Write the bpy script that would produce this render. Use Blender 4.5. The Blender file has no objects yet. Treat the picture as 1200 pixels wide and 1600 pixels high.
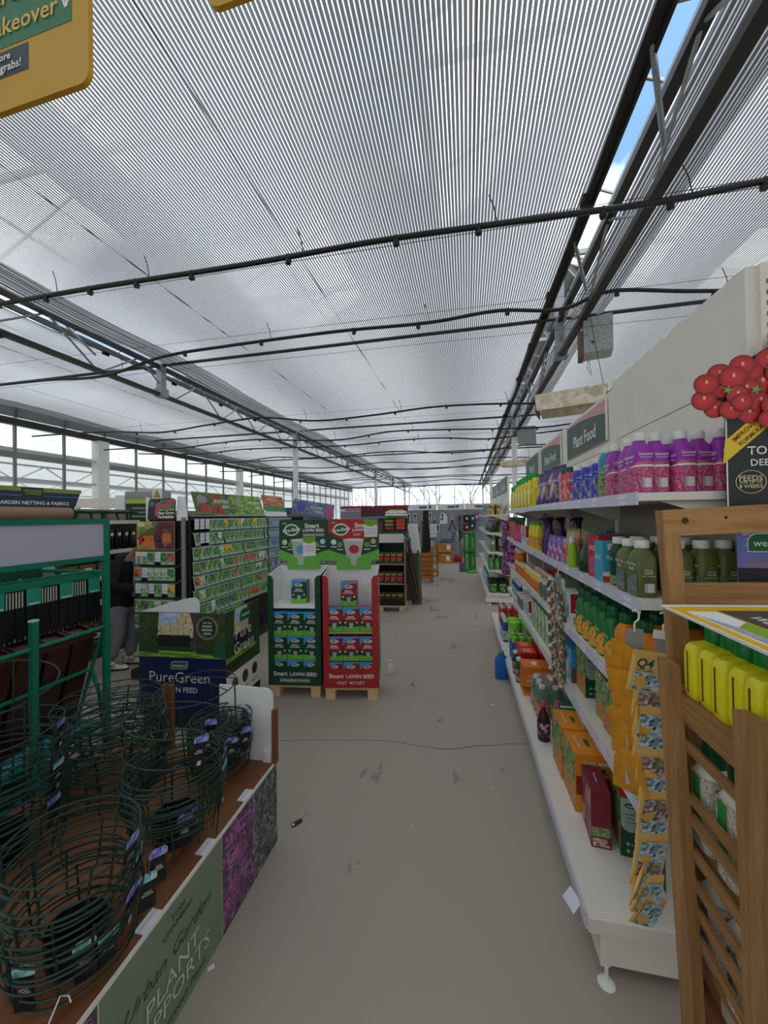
import bpy, bmesh, math, random
from math import sin, cos, pi, radians, atan
from mathutils import Matrix, Vector
random.seed(7)
SC = bpy.context.scene
COL = SC.collection

# ------------------------------------------------------------------ camera
EYE = 1.6
cam_d = bpy.data.cameras.new('camera')
cam_d.sensor_fit = 'HORIZONTAL'
cam_d.sensor_width = 36.0
cam_d.lens = 36.0 * 590.0 / 1200.0
cam_d.clip_start = 0.05
cam_d.clip_end = 400
cam = bpy.data.objects.new('camera', cam_d)
COL.objects.link(cam)
cam.location = (0, 0, EYE)
cam.rotation_euler = (Matrix.Rotation(atan(119 / 590), 3, 'Z') @ Matrix.Rotation(pi / 2 + atan(6.8 / 590), 3, 'X') @ Matrix.Rotation(-0.015, 3, 'Z')).to_euler()
SC.camera = cam

# ------------------------------------------------------------------ view + sky
SC.view_settings.view_transform = 'Standard'
SC.view_settings.look = 'None'
SC.view_settings.gamma = 1.0
SC.view_settings.use_curve_mapping = False
SC.view_settings.exposure = 1.4
world = bpy.data.worlds.new('overcast_sky')
SC.world = world
world.use_nodes = True
wn, wl = world.node_tree.nodes, world.node_tree.links
wn.clear()
w_out = wn.new('ShaderNodeOutputWorld')
w_bg = wn.new('ShaderNodeBackground')
w_tc = wn.new('ShaderNodeTexCoord')
w_no = wn.new('ShaderNodeTexNoise')
w_no.inputs['Scale'].default_value = 2.3
w_no.inputs['Detail'].default_value = 6
w_no.inputs['Roughness'].default_value = 0.55
w_rp = wn.new('ShaderNodeValToRGB')
w_rp.color_ramp.elements[0].position = 0.43
w_rp.color_ramp.elements[0].color = (0.075, 0.135, 0.245, 1)
w_rp.color_ramp.elements[1].position = 0.57
w_rp.color_ramp.elements[1].color = (1.0, 0.98, 0.935, 1)
w_mp = wn.new('ShaderNodeMapping')
w_mp.inputs['Location'].default_value = (3.37 * 1.7, 6.93, 2.7)
wl.new(w_tc.outputs['Generated'], w_mp.inputs['Vector'])
wl.new(w_mp.outputs['Vector'], w_no.inputs['Vector'])
wl.new(w_no.outputs['Fac'], w_rp.inputs['Fac'])
w_hz = wn.new('ShaderNodeMapRange')          # haze whitens the sky towards the horizon
w_hz.inputs[1].default_value = 0.05
w_hz.inputs[2].default_value = 0.40
w_hz.inputs[3].default_value = 0.85
w_hz.inputs[4].default_value = 0.0
w_s2 = wn.new('ShaderNodeSeparateXYZ')
wl.new(w_tc.outputs['Generated'], w_s2.inputs[0])
wl.new(w_s2.outputs[2], w_hz.inputs[0])
w_mx = wn.new('ShaderNodeMix')
w_mx.data_type = 'RGBA'
w_mx.inputs[7].default_value = (0.80, 0.86, 0.90, 1)
wl.new(w_hz.outputs[0], w_mx.inputs[0])
wl.new(w_rp.outputs['Color'], w_mx.inputs[6])
wl.new(w_mx.outputs[2], w_bg.inputs['Color'])
w_sp = wn.new('ShaderNodeSeparateXYZ')
wl.new(w_tc.outputs['Generated'], w_sp.inputs[0])
w_mr = wn.new('ShaderNodeMapRange')
w_mr.inputs[1].default_value = 0.0
w_mr.inputs[2].default_value = 1.0
w_mr.inputs[3].default_value = 0.85
w_mr.inputs[4].default_value = 2.3
wl.new(w_sp.outputs[2], w_mr.inputs[0])
wl.new(w_mr.outputs[0], w_bg.inputs['Strength'])
wl.new(w_bg.outputs['Background'], w_out.inputs['Surface'])


# ------------------------------------------------------------------ materials
def lin(c):
    if isinstance(c, str):
        c = c.lstrip('#')
        c = [int(c[i:i + 2], 16) / 255 for i in (0, 2, 4)]
        c = [x / 12.92 if x <= 0.04045 else ((x + 0.055) / 1.055) ** 2.4 for x in c]
    g = min(1.3, 0.86 / max(1e-6, max(c[:3])))
    return tuple(x * g for x in c[:3]) + (1.0,)   # all base colours lifted to make up for dim interior light


MATS = {}


def new_mat(name):
    m = bpy.data.materials.new(name)
    m.use_nodes = True
    nt = m.node_tree
    b = nt.nodes.get('Principled BSDF')
    return m, nt, b


def N(nt, t, **kw):
    n = nt.nodes.new(t)
    for k, v in kw.items():
        if hasattr(n, k):
            setattr(n, k, v)
        else:
            n.inputs[k.replace('_', ' ')].default_value = v
    return n


def ramp(nt, fac, stops, interp='LINEAR'):
    r = nt.nodes.new('ShaderNodeValToRGB')
    r.color_ramp.interpolation = interp
    el = r.color_ramp.elements
    while len(el) < len(stops):
        el.new(0.5)
    for e, (p, c) in zip(el, stops):
        e.position = p
        e.color = lin(c)
    nt.links.new(fac, r.inputs['Fac'])
    return r.outputs['Color']


def flat(c, rough=0.5, metal=0.0, var=0.06, name=None, spec=0.4, scale=9.0):
    """plain paint or plastic with a little unevenness of tone"""
    key = ('flat', str(c), rough, metal, var)
    if key in MATS:
        return MATS[key]
    m, nt, b = new_mat(name or 'paint')
    b.inputs['Roughness'].default_value = rough
    b.inputs['Metallic'].default_value = metal
    b.inputs['Specular IOR Level'].default_value = spec
    col = lin(c)
    if var > 0:
        tc = N(nt, 'ShaderNodeTexCoord')
        no = N(nt, 'ShaderNodeTexNoise', Scale=scale, Detail=4.0)
        nt.links.new(tc.outputs['Object'], no.inputs['Vector'])
        mx = N(nt, 'ShaderNodeMix', data_type='RGBA')
        mx.inputs[6].default_value = tuple(x * (1 - var * 2) for x in col[:3]) + (1,)
        mx.inputs[7].default_value = tuple(min(1, x * (1 + var)) for x in col[:3]) + (1,)
        nt.links.new(no.outputs['Fac'], mx.inputs[0])
        nt.links.new(mx.outputs[2], b.inputs['Base Color'])
    else:
        b.inputs['Base Color'].default_value = col
    MATS[key] = m
    return m


def mottle(stops, scale=12.0, rough=0.45, stretch=(1, 1, 1), coord='Generated', kind='voronoi', name='printed_picture', detail=2.0):
    """a printed picture of leaves, petals and the like"""
    key = ('mottle', str(stops), scale, stretch, coord, kind)
    if key in MATS:
        return MATS[key]
    m, nt, b = new_mat(name)
    b.inputs['Roughness'].default_value = rough
    tc = N(nt, 'ShaderNodeTexCoord')
    mp = N(nt, 'ShaderNodeMapping')
    mp.inputs['Scale'].default_value = stretch
    nt.links.new(tc.outputs[coord], mp.inputs['Vector'])
    if kind == 'voronoi':
        no = N(nt, 'ShaderNodeTexNoise', Scale=scale * 0.7, Detail=3.0)
        nt.links.new(mp.outputs[0], no.inputs['Vector'])
        mxv = N(nt, 'ShaderNodeMix', data_type='RGBA')
        mxv.inputs[0].default_value = 0.12
        nt.links.new(mp.outputs[0], mxv.inputs[6])
        nt.links.new(no.outputs['Color'], mxv.inputs[7])
        v = N(nt, 'ShaderNodeTexVoronoi', Scale=scale)
        nt.links.new(mxv.outputs[2], v.inputs['Vector'])
        sp = N(nt, 'ShaderNodeSeparateColor')
        nt.links.new(v.outputs['Color'], sp.inputs[0])
        fac = sp.outputs[0]
    else:
        no = N(nt, 'ShaderNodeTexNoise', Scale=scale, Detail=detail)
        nt.links.new(mp.outputs[0], no.inputs['Vector'])
        mr = N(nt, 'ShaderNodeMapRange')
        mr.inputs[1].default_value = 0.3
        mr.inputs[2].default_value = 0.7
        nt.links.new(no.outputs['Fac'], mr.inputs[0])
        fac = mr.outputs[0]
    nt.links.new(ramp(nt, fac, stops), b.inputs['Base Color'])
    MATS[key] = m
    return m


def banded(stops, axis=2, wob=0.0, wscale=6.0, rough=0.45, coord='Generated', interp='CONSTANT', name='printed_bands', slant=0.0, saxis=0):
    """flat print in bands along one axis of the piece, with wavy edges if asked"""
    key = ('band', str(stops), axis, wob, wscale, interp, slant, saxis, rough)
    if key in MATS:
        return MATS[key]
    m, nt, b = new_mat(name)
    b.inputs['Roughness'].default_value = rough
    tc = N(nt, 'ShaderNodeTexCoord')
    sp = N(nt, 'ShaderNodeSeparateXYZ')
    nt.links.new(tc.outputs[coord], sp.inputs[0])
    fac = sp.outputs[axis]
    if slant:
        ma = N(nt, 'ShaderNodeMath', operation='MULTIPLY_ADD')
        nt.links.new(sp.outputs[saxis], ma.inputs[0])
        ma.inputs[1].default_value = slant
        nt.links.new(fac, ma.inputs[2])
        fac = ma.outputs[0]
    if wob:
        no = N(nt, 'ShaderNodeTexNoise', Scale=wscale, Detail=3.0)
        nt.links.new(tc.outputs[coord], no.inputs['Vector'])
        ma = N(nt, 'ShaderNodeMath', operation='MULTIPLY_ADD')
        su = N(nt, 'ShaderNodeMath', operation='SUBTRACT')
        nt.links.new(no.outputs['Fac'], su.inputs[0])
        su.inputs[1].default_value = 0.5
        nt.links.new(su.outputs[0], ma.inputs[0])
        ma.inputs[1].default_value = wob
        nt.links.new(fac, ma.inputs[2])
        fac = ma.outputs[0]
    nt.links.new(ramp(nt, fac, stops, interp), b.inputs['Base Color'])
    MATS[key] = m
    return m


def stripes(c1, c2, n, axis=0, duty=0.5, rough=0.5, name='printed_stripes', irregular=True):
    key = ('str', str(c1), str(c2), n, axis, duty)
    if key in MATS:
        return MATS[key]
    m, nt, b = new_mat(name)
    b.inputs['Roughness'].default_value = rough
    tc = N(nt, 'ShaderNodeTexCoord')
    sp = N(nt, 'ShaderNodeSeparateXYZ')
    nt.links.new(tc.outputs['Generated'], sp.inputs[0])
    cb = N(nt, 'ShaderNodeCombineXYZ')
    nt.links.new(sp.outputs[axis], cb.inputs[0])
    if irregular:
        no = N(nt, 'ShaderNodeTexWhiteNoise', noise_dimensions='1D')
        mu = N(nt, 'ShaderNodeMath', operation='MULTIPLY')
        mu.inputs[1].default_value = n * 2
        nt.links.new(sp.outputs[axis], mu.inputs[0])
        fl = N(nt, 'ShaderNodeMath', operation='FLOOR')
        nt.links.new(mu.outputs[0], fl.inputs[0])
        nt.links.new(fl.outputs[0], no.inputs['W'])
        fac = no.outputs['Value']
    else:
        mu = N(nt, 'ShaderNodeMath', operation='MULTIPLY')
        mu.inputs[1].default_value = n
        nt.links.new(sp.outputs[axis], mu.inputs[0])
        fr = N(nt, 'ShaderNodeMath', operation='FRACT')
        nt.links.new(mu.outputs[0], fr.inputs[0])
        fac = fr.outputs[0]
    nt.links.new(ramp(nt, fac, [(0, c1), (duty, c2)], 'CONSTANT'), b.inputs['Base Color'])
    MATS[key] = m
    return m


def wood(c1, c2, rough=0.6, stretch=(12, 12, 1.2), name='wood_grain'):
    key = ('wood', c1, c2, stretch)
    if key in MATS:
        return MATS[key]
    m, nt, b = new_mat(name)
    b.inputs['Roughness'].default_value = rough
    b.inputs['Specular IOR Level'].default_value = 0.25
    tc = N(nt, 'ShaderNodeTexCoord')
    oi = N(nt, 'ShaderNodeObjectInfo')
    mp = N(nt, 'ShaderNodeMapping')
    mp.inputs['Scale'].default_value = stretch
    nt.links.new(tc.outputs['Object'], mp.inputs['Vector'])
    cb = N(nt, 'ShaderNodeCombineXYZ')
    mu = N(nt, 'ShaderNodeMath', operation='MULTIPLY')
    mu.inputs[1].default_value = 37.0
    nt.links.new(oi.outputs['Random'], mu.inputs[0])
    for i in range(3):
        nt.links.new(mu.outputs[0], cb.inputs[i])
    nt.links.new(cb.outputs[0], mp.inputs['Location'])
    no = N(nt, 'ShaderNodeTexNoise', Scale=3.2, Detail=6.0, Distortion=0.8)
    nt.links.new(mp.outputs[0], no.inputs['Vector'])
    nt.links.new(ramp(nt, no.outputs['Fac'], [(0.3, c1), (0.7, c2)]), b.inputs['Base Color'])
    bp = N(nt, 'ShaderNodeBump')
    bp.inputs['Strength'].default_value = 0.15
    nt.links.new(no.outputs['Fac'], bp.inputs['Height'])
    nt.links.new(bp.outputs[0], b.inputs['Normal'])
    MATS[key] = m
    return m


def plastic_clear(c, rough=0.15, alpha=0.35, name='clear_plastic'):
    key = ('clr', c, alpha)
    if key in MATS:
        return MATS[key]
    m, nt, b = new_mat(name)
    b.inputs['Base Color'].default_value = lin(c)
    b.inputs['Roughness'].default_value = rough
    b.inputs['Alpha'].default_value = alpha
    MATS[key] = m
    return m


# ------------------------------------------------------------------ mesh building
class MB:
    def __init__(s):
        s.v, s.f, s.mi = [], [], []

    def add(s, vs, fs, mi=0):
        o = len(s.v)
        s.v += [tuple(p) for p in vs]
        for f in fs:
            s.f.append(tuple(i + o for i in f))
            s.mi.append(mi)
        return s

    def box(s, x0, x1, y0, y1, z0, z1, mi=0, M=None):
        vs = [Vector(p) for p in ((x0, y0, z0), (x1, y0, z0), (x1, y1, z0), (x0, y1, z0), (x0, y0, z1), (x1, y0, z1), (x1, y1, z1), (x0, y1, z1))]
        if M is not None:
            vs = [M @ p for p in vs]
        m6 = mi if isinstance(mi, (list, tuple)) else [mi] * 6   # bottom, top, front(-y), right(+x), back, left
        for f, k in zip(((3, 2, 1, 0), (4, 5, 6, 7), (0, 1, 5, 4), (1, 2, 6, 5), (2, 3, 7, 6), (3, 0, 4, 7)), m6):
            s.add([], [], 0)
        o = len(s.v)
        s.v += [tuple(p) for p in vs]
        for f, k in zip(((3, 2, 1, 0), (4, 5, 6, 7), (0, 1, 5, 4), (1, 2, 6, 5), (2, 3, 7, 6), (3, 0, 4, 7)), m6):
            s.f.append(tuple(i + o for i in f))
            s.mi.append(k)
        return s

    def bar(s, p, q, w, h=None, mi=0, up=(0, 0, 1)):
        """box beam from p to q, w across, h along up"""
        h = h or w
        p, q = Vector(p), Vector(q)
        d = (q - p).normalized()
        u = Vector(up)
        if abs(d.dot(u)) > 0.98:
            u = Vector((0, 1, 0))
        r = d.cross(u).normalized()
        u = r.cross(d).normalized()
        vs = []
        for e in (p, q):
            for a, c in ((-1, -1), (1, -1), (1, 1), (-1, 1)):
                vs.append(e + r * (a * w / 2) + u * (c * h / 2))
        return s.add(vs, [(0, 1, 2, 3), (7, 6, 5, 4), (0, 4, 5, 1), (1, 5, 6, 2), (2, 6, 7, 3), (3, 7, 4, 0)], mi)

    def loft(s, rings, mi=0, cap=(True, True), band_mi=None):
        n = len(rings[0])
        o = len(s.v)
        for r in rings:
            s.v += [tuple(p) for p in r]
        for k in range(len(rings) - 1):
            for i in range(n):
                j = (i + 1) % n
                s.f.append((o + k * n + i, o + k * n + j, o + (k + 1) * n + j, o + (k + 1) * n + i))
                s.mi.append(band_mi[k] if band_mi else mi)
        if cap[0]:
            s.f.append(tuple(o + i for i in reversed(range(n))))
            s.mi.append(band_mi[0] if band_mi else mi)
        if cap[1]:
            s.f.append(tuple(o + (len(rings) - 1) * n + i for i in range(n)))
            s.mi.append(band_mi[-1] if band_mi else mi)
        return s

    def tube(s, pts, r, n=6, mi=0, closed=False, cap=True):
        pts = [Vector(p) for p in pts]
        rings = []
        m = len(pts)
        prev = None
        for i, p in enumerate(pts):
            a = pts[(i - 1) % m] if (closed or i > 0) else p
            b = pts[(i + 1) % m] if (closed or i < m - 1) else p
            d = (b - a)
            d = d.normalized() if d.length > 1e-9 else Vector((0, 0, 1))
            if prev is None:
                u = Vector((0, 0, 1)) if abs(d.z) < 0.9 else Vector((1, 0, 0))
            else:
                u = prev
            x = d.cross(u)
            if x.length < 1e-6:
                x = d.cross(Vector((0, 1, 0)))
            x.normalize()
            y = x.cross(d).normalized()
            prev = y
            rr = r[i] if isinstance(r, (list, tuple)) else r
            rings.append([p + x * (rr * cos(2 * pi * k / n)) + y * (rr * sin(2 * pi * k / n)) for k in range(n)])
        if closed:
            rings.append(rings[0])
            return s.loft(rings, mi, (False, False))
        return s.loft(rings, mi, (cap, cap))

    def lathe(s, prof, n=14, mi=0, c=(0, 0, 0), band_mi=None, cap=(True, True)):
        return s.loft([[(c[0] + r * cos(2 * pi * k / n), c[1] + r * sin(2 * pi * k / n), c[2] + z) for k in range(n)] for r, z in prof], mi, cap, band_mi)

    def super(s, prof, n=20, mi=0, p=4.0, band_mi=None, cap=(True, True), M=None):
        """loft of rounded-rectangle sections: prof = (z, half x, half y[, exponent[, dx, dy]])"""
        rings = []
        for q in prof:
            z, hx, hy = q[:3]
            e = q[3] if len(q) > 3 else p
            dx, dy = (q[4], q[5]) if len(q) > 5 else (0, 0)
            ring = []
            for k in range(n):
                t = 2 * pi * (k + 0.5) / n
                cx, sx = cos(t), sin(t)
                v = Vector((dx + hx * math.copysign(abs(cx) ** (2 / e), cx), dy + hy * math.copysign(abs(sx) ** (2 / e), sx), z))
                ring.append(M @ v if M is not None else v)
            rings.append(ring)
        return s.loft(rings, mi, cap, band_mi)

    def quad(s, a, b, c, d, mi=0):
        return s.add([a, b, c, d], [(0, 1, 2, 3)], mi)

    def prism(s, outline, t, M, mi=0, side_mi=None):
        """flat outline (x, y) given thickness t, laid out by M (thickness goes along -z of M)"""
        n = len(outline)
        a = [M @ Vector((x, y, 0)) for x, y in outline]
        b = [M @ Vector((x, y, -t)) for x, y in outline]
        o = len(s.v)
        s.v += [tuple(p) for p in a + b]
        s.f.append(tuple(o + i for i in range(n)))
        s.mi.append(mi)
        s.f.append(tuple(o + n + i for i in reversed(range(n))))
        s.mi.append(side_mi if side_mi is not None else mi)
        for i in range(n):
            j = (i + 1) % n
            s.f.append((o + j, o + i, o + n + i, o + n + j))
            s.mi.append(side_mi if side_mi is not None else mi)
        return s

    def mesh(s, name, mats, smooth=False):
        me = bpy.data.meshes.new(name)
        me.from_pydata(s.v, [], s.f)
        for m in (mats if isinstance(mats, (list, tuple)) else [mats]):
            me.materials.append(m)
        if any(s.mi):
            me.polygons.foreach_set('material_index', s.mi)
        if smooth:
            me.polygons.foreach_set('use_smooth', [True] * len(s.f))
            try:
                me.set_sharp_from_angle(angle=radians(38))
            except Exception:
                pass
        me.update()
        return me

    def build(s, name, mats, parent=None, smooth=False, loc=None, rz=None, rot=None):
        return link(name, s.mesh(name, mats, smooth), parent, loc, rz, rot)


def link(name, data, parent=None, loc=None, rz=None, rot=None):
    o = bpy.data.objects.new(name, data)
    COL.objects.link(o)
    if parent is not None:
        o.parent = parent
    if loc is not None:
        o.location = loc
    if rz is not None:
        o.rotation_euler = (0, 0, rz)
    if rot is not None:
        o.rotation_euler = rot
    return o


def tag(o, label=None, cat=None, group=None, kind=None):
    if label:
        o['label'] = label
    if cat:
        o['category'] = cat
    if group:
        o['group'] = group
    if kind:
        o['kind'] = kind
    return o


def thing(name, label, cat, loc=(0, 0, 0), rz=0.0, group=None, rot=None):
    o = link(name, None, None, loc, rz, rot)
    o.empty_display_size = 0.05
    return tag(o, label, cat, group)


KIDS = {}


def kids(o):
    return list(o.children)


def copy_tree(o, parent=None):
    c = o.copy()
    COL.objects.link(c)
    if parent is not None:
        c.parent = parent
    for ch in kids(o):
        copy_tree(ch, c)
    return c


class Proto:
    """first placement moves the prototype itself, later ones copy it with its parts"""

    def __init__(s, root):
        s.root, s.used = root, False
        s.base = root.rotation_euler.copy()

    def put(s, loc, rz, label, group=None, rot=None, scale=None):
        o = copy_tree(s.root) if s.used else s.root
        s.used = True
        o.location = loc
        o.rotation_euler = rot if rot is not None else (0, 0, rz)
        if scale is not None:
            o.scale = (scale,) * 3 if not isinstance(scale, tuple) else scale
        o['label'] = label
        if group:
            o['group'] = group
        return o


def FR(face, p):
    """frame on a face: F front(-y) R right(+x) L left(-x) B back(+y) T top(+z)"""
    ax = {'F': ((1, 0, 0), (0, 0, 1)), 'R': ((0, 1, 0), (0, 0, 1)), 'L': ((0, -1, 0), (0, 0, 1)), 'B': ((-1, 0, 0), (0, 0, 1)), 'T': ((1, 0, 0), (0, 1, 0)), 'TL': ((0, -1, 0), (1, 0, 0)), 'U': ((0, 0, 1), (-1, 0, 0))}[face]
    x, y = Vector(ax[0]), Vector(ax[1])
    z = x.cross(y)
    M = Matrix((x, y, z)).transposed().to_4x4()
    M.translation = Vector(p)
    return M


TXT = {}
SHEAR = 0.0


def text_data(s, mat, shear=0.0, bold=0.0, spacing=1.0, ext=0.0):
    key = (s, mat.name, shear, bold, spacing)
    if key in TXT:
        return TXT[key]
    cu = bpy.data.curves.new('lettering', 'FONT')
    cu.body = s
    cu.align_x = 'CENTER'
    cu.align_y = 'CENTER'
    cu.resolution_u = 2
    cu.shear = shear
    cu.offset = bold
    cu.space_character = spacing
    cu.space_line = 0.85
    ob = bpy.data.objects.new('lettering', cu)
    COL.objects.link(ob)
    dg = bpy.context.evaluated_depsgraph_get()
    me = bpy.data.meshes.new_from_object(ob.evaluated_get(dg))
    bpy.data.objects.remove(ob)
    bpy.data.curves.remove(cu)
    me.name = 'lettering'
    me.materials.clear()
    me.materials.append(mat)
    xs = [v.co.x for v in me.vertices] or [0]
    ys = [v.co.y for v in me.vertices] or [0]
    cx, cy = (min(xs) + max(xs)) / 2, (min(ys) + max(ys)) / 2
    for v in me.vertices:
        v.co.x -= cx
        v.co.y -= cy
    TXT[key] = (me, max(xs) - min(xs) or 1, max(ys) - min(ys) or 1)
    return TXT[key]


def text(s, M, mat, parent=None, w=None, h=None, name='lettering', shear=0.0, bold=0.012, rot=0.0, spacing=1.0, stretch=False):
    """flat lettering fitted to width w and/or height h on frame M (in the parent's space)"""
    me, tw, th = text_data(s, mat, shear, bold, spacing)
    if w and h and stretch:
        sx, sy = w / tw, h / th
    else:
        sx = sy = min([q for q in ((w / tw) if w else None, (h / th) if h else None) if q])
    o = link(name, me, parent)
    o.matrix_local = M @ Matrix.Rotation(rot, 4, 'Z') @ Matrix.Translation((0, 0, 0.0012)) @ Matrix.Diagonal((sx, sy, 1, 1))
    return o


def panel(M, x0, x1, y0, y1, mat, parent, name='printed_panel', t=0.0015, lift=0.0006):
    """thin printed sheet on frame M"""
    mb = MB()
    mb.prism([(x0, y0), (x1, y0), (x1, y1), (x0, y1)], t, Matrix.Translation((0, 0, lift)), 0)
    o = mb.build(name, mat, parent)
    o.matrix_local = M
    return o


def disc_outline(cx, cy, rx, ry=None, n=18, a0=0.0, a1=2 * pi):
    ry = ry or rx
    return [(cx + rx * cos(a0 + (a1 - a0) * i / n), cy + ry * sin(a0 + (a1 - a0) * i / n)) for i in range(n)]


def round_rect(x0, x1, y0, y1, r, corners=(1, 1, 1, 1), n=5):
    """corners: bl, br, tr, tl"""
    pts = []
    for (cx, cy, a, on, px, py) in ((x0 + r, y0 + r, pi, corners[0], x0, y0), (x1 - r, y0 + r, 1.5 * pi, corners[1], x1, y0), (x1 - r, y1 - r, 0, corners[2], x1, y1), (x0 + r, y1 - r, pi / 2, corners[3], x0, y1)):
        if on:
            pts += [(cx + r * cos(a + pi / 2 * i / n), cy + r * sin(a + pi / 2 * i / n)) for i in range(n + 1)]
        else:
            pts.append((px, py))
    return pts


def patch(outline, M, mat, parent, name='printed_patch', t=0.001, lift=0.0008, smooth=False):
    mb = MB()
    mb.prism(outline, t, Matrix.Translation((0, 0, lift)), 0)
    o = mb.build(name, mat, parent)
    o.matrix_local = M
    return o


ORD = ['first', 'second', 'third', 'fourth', 'fifth', 'sixth', 'seventh', 'eighth', 'ninth', 'tenth', 'eleventh', 'twelfth', 'thirteenth', 'fourteenth', 'fifteenth', 'sixteenth', 'seventeenth', 'eighteenth', 'nineteenth', 'twentieth']

WHITE = flat('#e9e7e2', 0.5)
CREAM = flat('#e4ded2', 0.55, var=0.04, name='cream_enamel')
INK = flat('#1b1c1d', 0.5)
PAPER = flat('#efeeee', 0.6)
BARCODE = stripes('#f2f2f2', '#222222', 26, 0, 0.55)
CAPW = flat('#eceae6', 0.35)
CAPG = flat('#0d5a33', 0.35)
# ================================================================== the building
ROOF = -radians(1.0)                 # the greenhouse stands a little skew to the aisle
RM = Matrix.Rotation(ROOF, 4, 'Z')
YB, YE = -4.0, 31.0                   # extent of the house along the aisle
XR = 7.70                             # outer gutters
XL2 = -9.6
TX = (1.19, -4.77)                    # trusses over the sales floor
Z_SCREEN, Z_LOW, Z_UP = 4.12, 3.60, 4.04


def struct(o, **kw):
    return tag(o, kind='structure', **kw)


# --- floor: brushed, stained concrete
m, nt, b = new_mat('concrete')
tc = N(nt, 'ShaderNodeTexCoord')
n1 = N(nt, 'ShaderNodeTexNoise', Scale=0.9, Detail=6.0, Roughness=0.6)
n2 = N(nt, 'ShaderNodeTexNoise', Scale=7.0, Detail=8.0, Roughness=0.7)
n3 = N(nt, 'ShaderNodeTexNoise', Scale=140.0, Detail=2.0)
mp = N(nt, 'ShaderNodeMapping')
mp.inputs['Scale'].default_value = (1.0, 0.35, 1.0)
nt.links.new(tc.outputs['Object'], mp.inputs[0])
for q in (n1, n3):
    nt.links.new(tc.outputs['Object'], q.inputs['Vector'])
nt.links.new(mp.outputs[0], n2.inputs['Vector'])
a1 = N(nt, 'ShaderNodeMath', operation='MULTIPLY_ADD')
nt.links.new(n1.outputs['Fac'], a1.inputs[0])
a1.inputs[1].default_value = 1.3
nt.links.new(n2.outputs['Fac'], a1.inputs[2])
a2 = N(nt, 'ShaderNodeMath', operation='MULTIPLY_ADD')
nt.links.new(n3.outputs['Fac'], a2.inputs[0])
a2.inputs[1].default_value = 0.10
nt.links.new(a1.outputs[0], a2.inputs[2])
nt.links.new(ramp(nt, a2.outputs[0], [(0.92, '#766d62'), (1.20, '#867d72'), (1.50, '#968d81')]), b.inputs['Base Color'])
b.inputs['Roughness'].default_value = 0.72
bp = N(nt, 'ShaderNodeBump')
bp.inputs['Strength'].default_value = 0.04
nt.links.new(n2.outputs['Fac'], bp.inputs['Height'])
nt.links.new(bp.outputs[0], b.inputs['Normal'])
CONCRETE = m
# slabs parted by fine joints
slab_y = [YB, 0.9, 5.63, 10.4, 15.0, 22.0, 33.0]
fl = link('floor', None)
struct(fl)
MB().box(-19, 12, YB - 1, 33, -0.12, -0.03).build('slab_bed', flat('#2e2b27', 0.9), fl)
for y0, y1 in zip(slab_y, slab_y[1:]):
    MB().box(-19, 12, y0 + 0.004, y1 - 0.004, -0.06, 0).build('slab', CONCRETE, fl)
# the hairline crack that crosses the aisle
mb = MB()
pts = []
rnd = random.Random(3)
line = [(-1.328, 2.514), (-1.016, 2.584), (-0.741, 2.625), (-0.514, 2.657), (-0.329, 2.636), (-0.152, 2.63), (-0.066, 2.638), (0.064, 2.698), (0.283, 2.759), (0.48, 2.801)]
for (xa, ya), (xb, yb) in zip(line, line[1:]):
    for k in range(5):
        pts.append((xa + (xb - xa) * k / 5, ya + (yb - ya) * k / 5 + rnd.uniform(-0.006, 0.006), 0))
for p, q in zip(pts, pts[1:]):
    w = 0.0025
    mb.quad((p[0], p[1] - w, 0.0006), (q[0], q[1] - w, 0.0006), (q[0], q[1] + w, 0.0006), (p[0], p[1] + w, 0.0006))
mb.build('crack', flat('#3c3731', 0.9), fl)

# --- ground outside
gm = mottle([(0.2, '#4c5138'), (0.6, '#6a6a50'), (0.9, '#7c7663')], 0.4, 0.9, coord='Object', kind='noise')
struct(MB().box(-90, 90, -40, 150, -0.3, -0.13).build('ground', gm))

# --- glass and metal
GALV = flat('#8d9092', 0.45, 0.55, 0.16, name='galvanised_steel', scale=30)
DARKSTEEL = flat('#3a3836', 0.5, 0.5, 0.12, name='weathered_steel')
ALU = flat('#a6a8a8', 0.4, 0.6, 0.05, name='aluminium')
POSTW = flat('#dcdcd8', 0.5)
m, nt, b = new_mat('horticultural_glass')
nt.nodes.remove(b)
tr = N(nt, 'ShaderNodeBsdfTransparent')
tr.inputs[0].default_value = (0.93, 0.96, 0.97, 1)
gl = N(nt, 'ShaderNodeBsdfGlossy')
gl.inputs['Roughness'].default_value = 0.05
fr = N(nt, 'ShaderNodeFresnel')
fr.inputs[0].default_value = 1.2
mx = N(nt, 'ShaderNodeMixShader')
nt.links.new(fr.outputs[0], mx.inputs[0])
nt.links.new(tr.outputs[0], mx.inputs[1])
nt.links.new(gl.outputs[0], mx.inputs[2])
nt.links.new(mx.outputs[0], nt.nodes['Material Output'].inputs[0])
GLASS = m
m, nt, b = new_mat('diffusing_sheet')      # whitewashed side glazing
nt.nodes.remove(b)
tl = N(nt, 'ShaderNodeBsdfTranslucent')
tl.inputs[0].default_value = (0.66, 0.67, 0.66, 1)
df = N(nt, 'ShaderNodeBsdfDiffuse')
df.inputs[0].default_value = (0.62, 0.62, 0.60, 1)
mx = N(nt, 'ShaderNodeMixShader')
mx.inputs[0].default_value = 0.35
nt.links.new(tl.outputs[0], mx.inputs[1])
nt.links.new(df.outputs[0], mx.inputs[2])
nt.links.new(mx.outputs[0], nt.nodes['Material Output'].inputs[0])
SHEET = m

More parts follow.
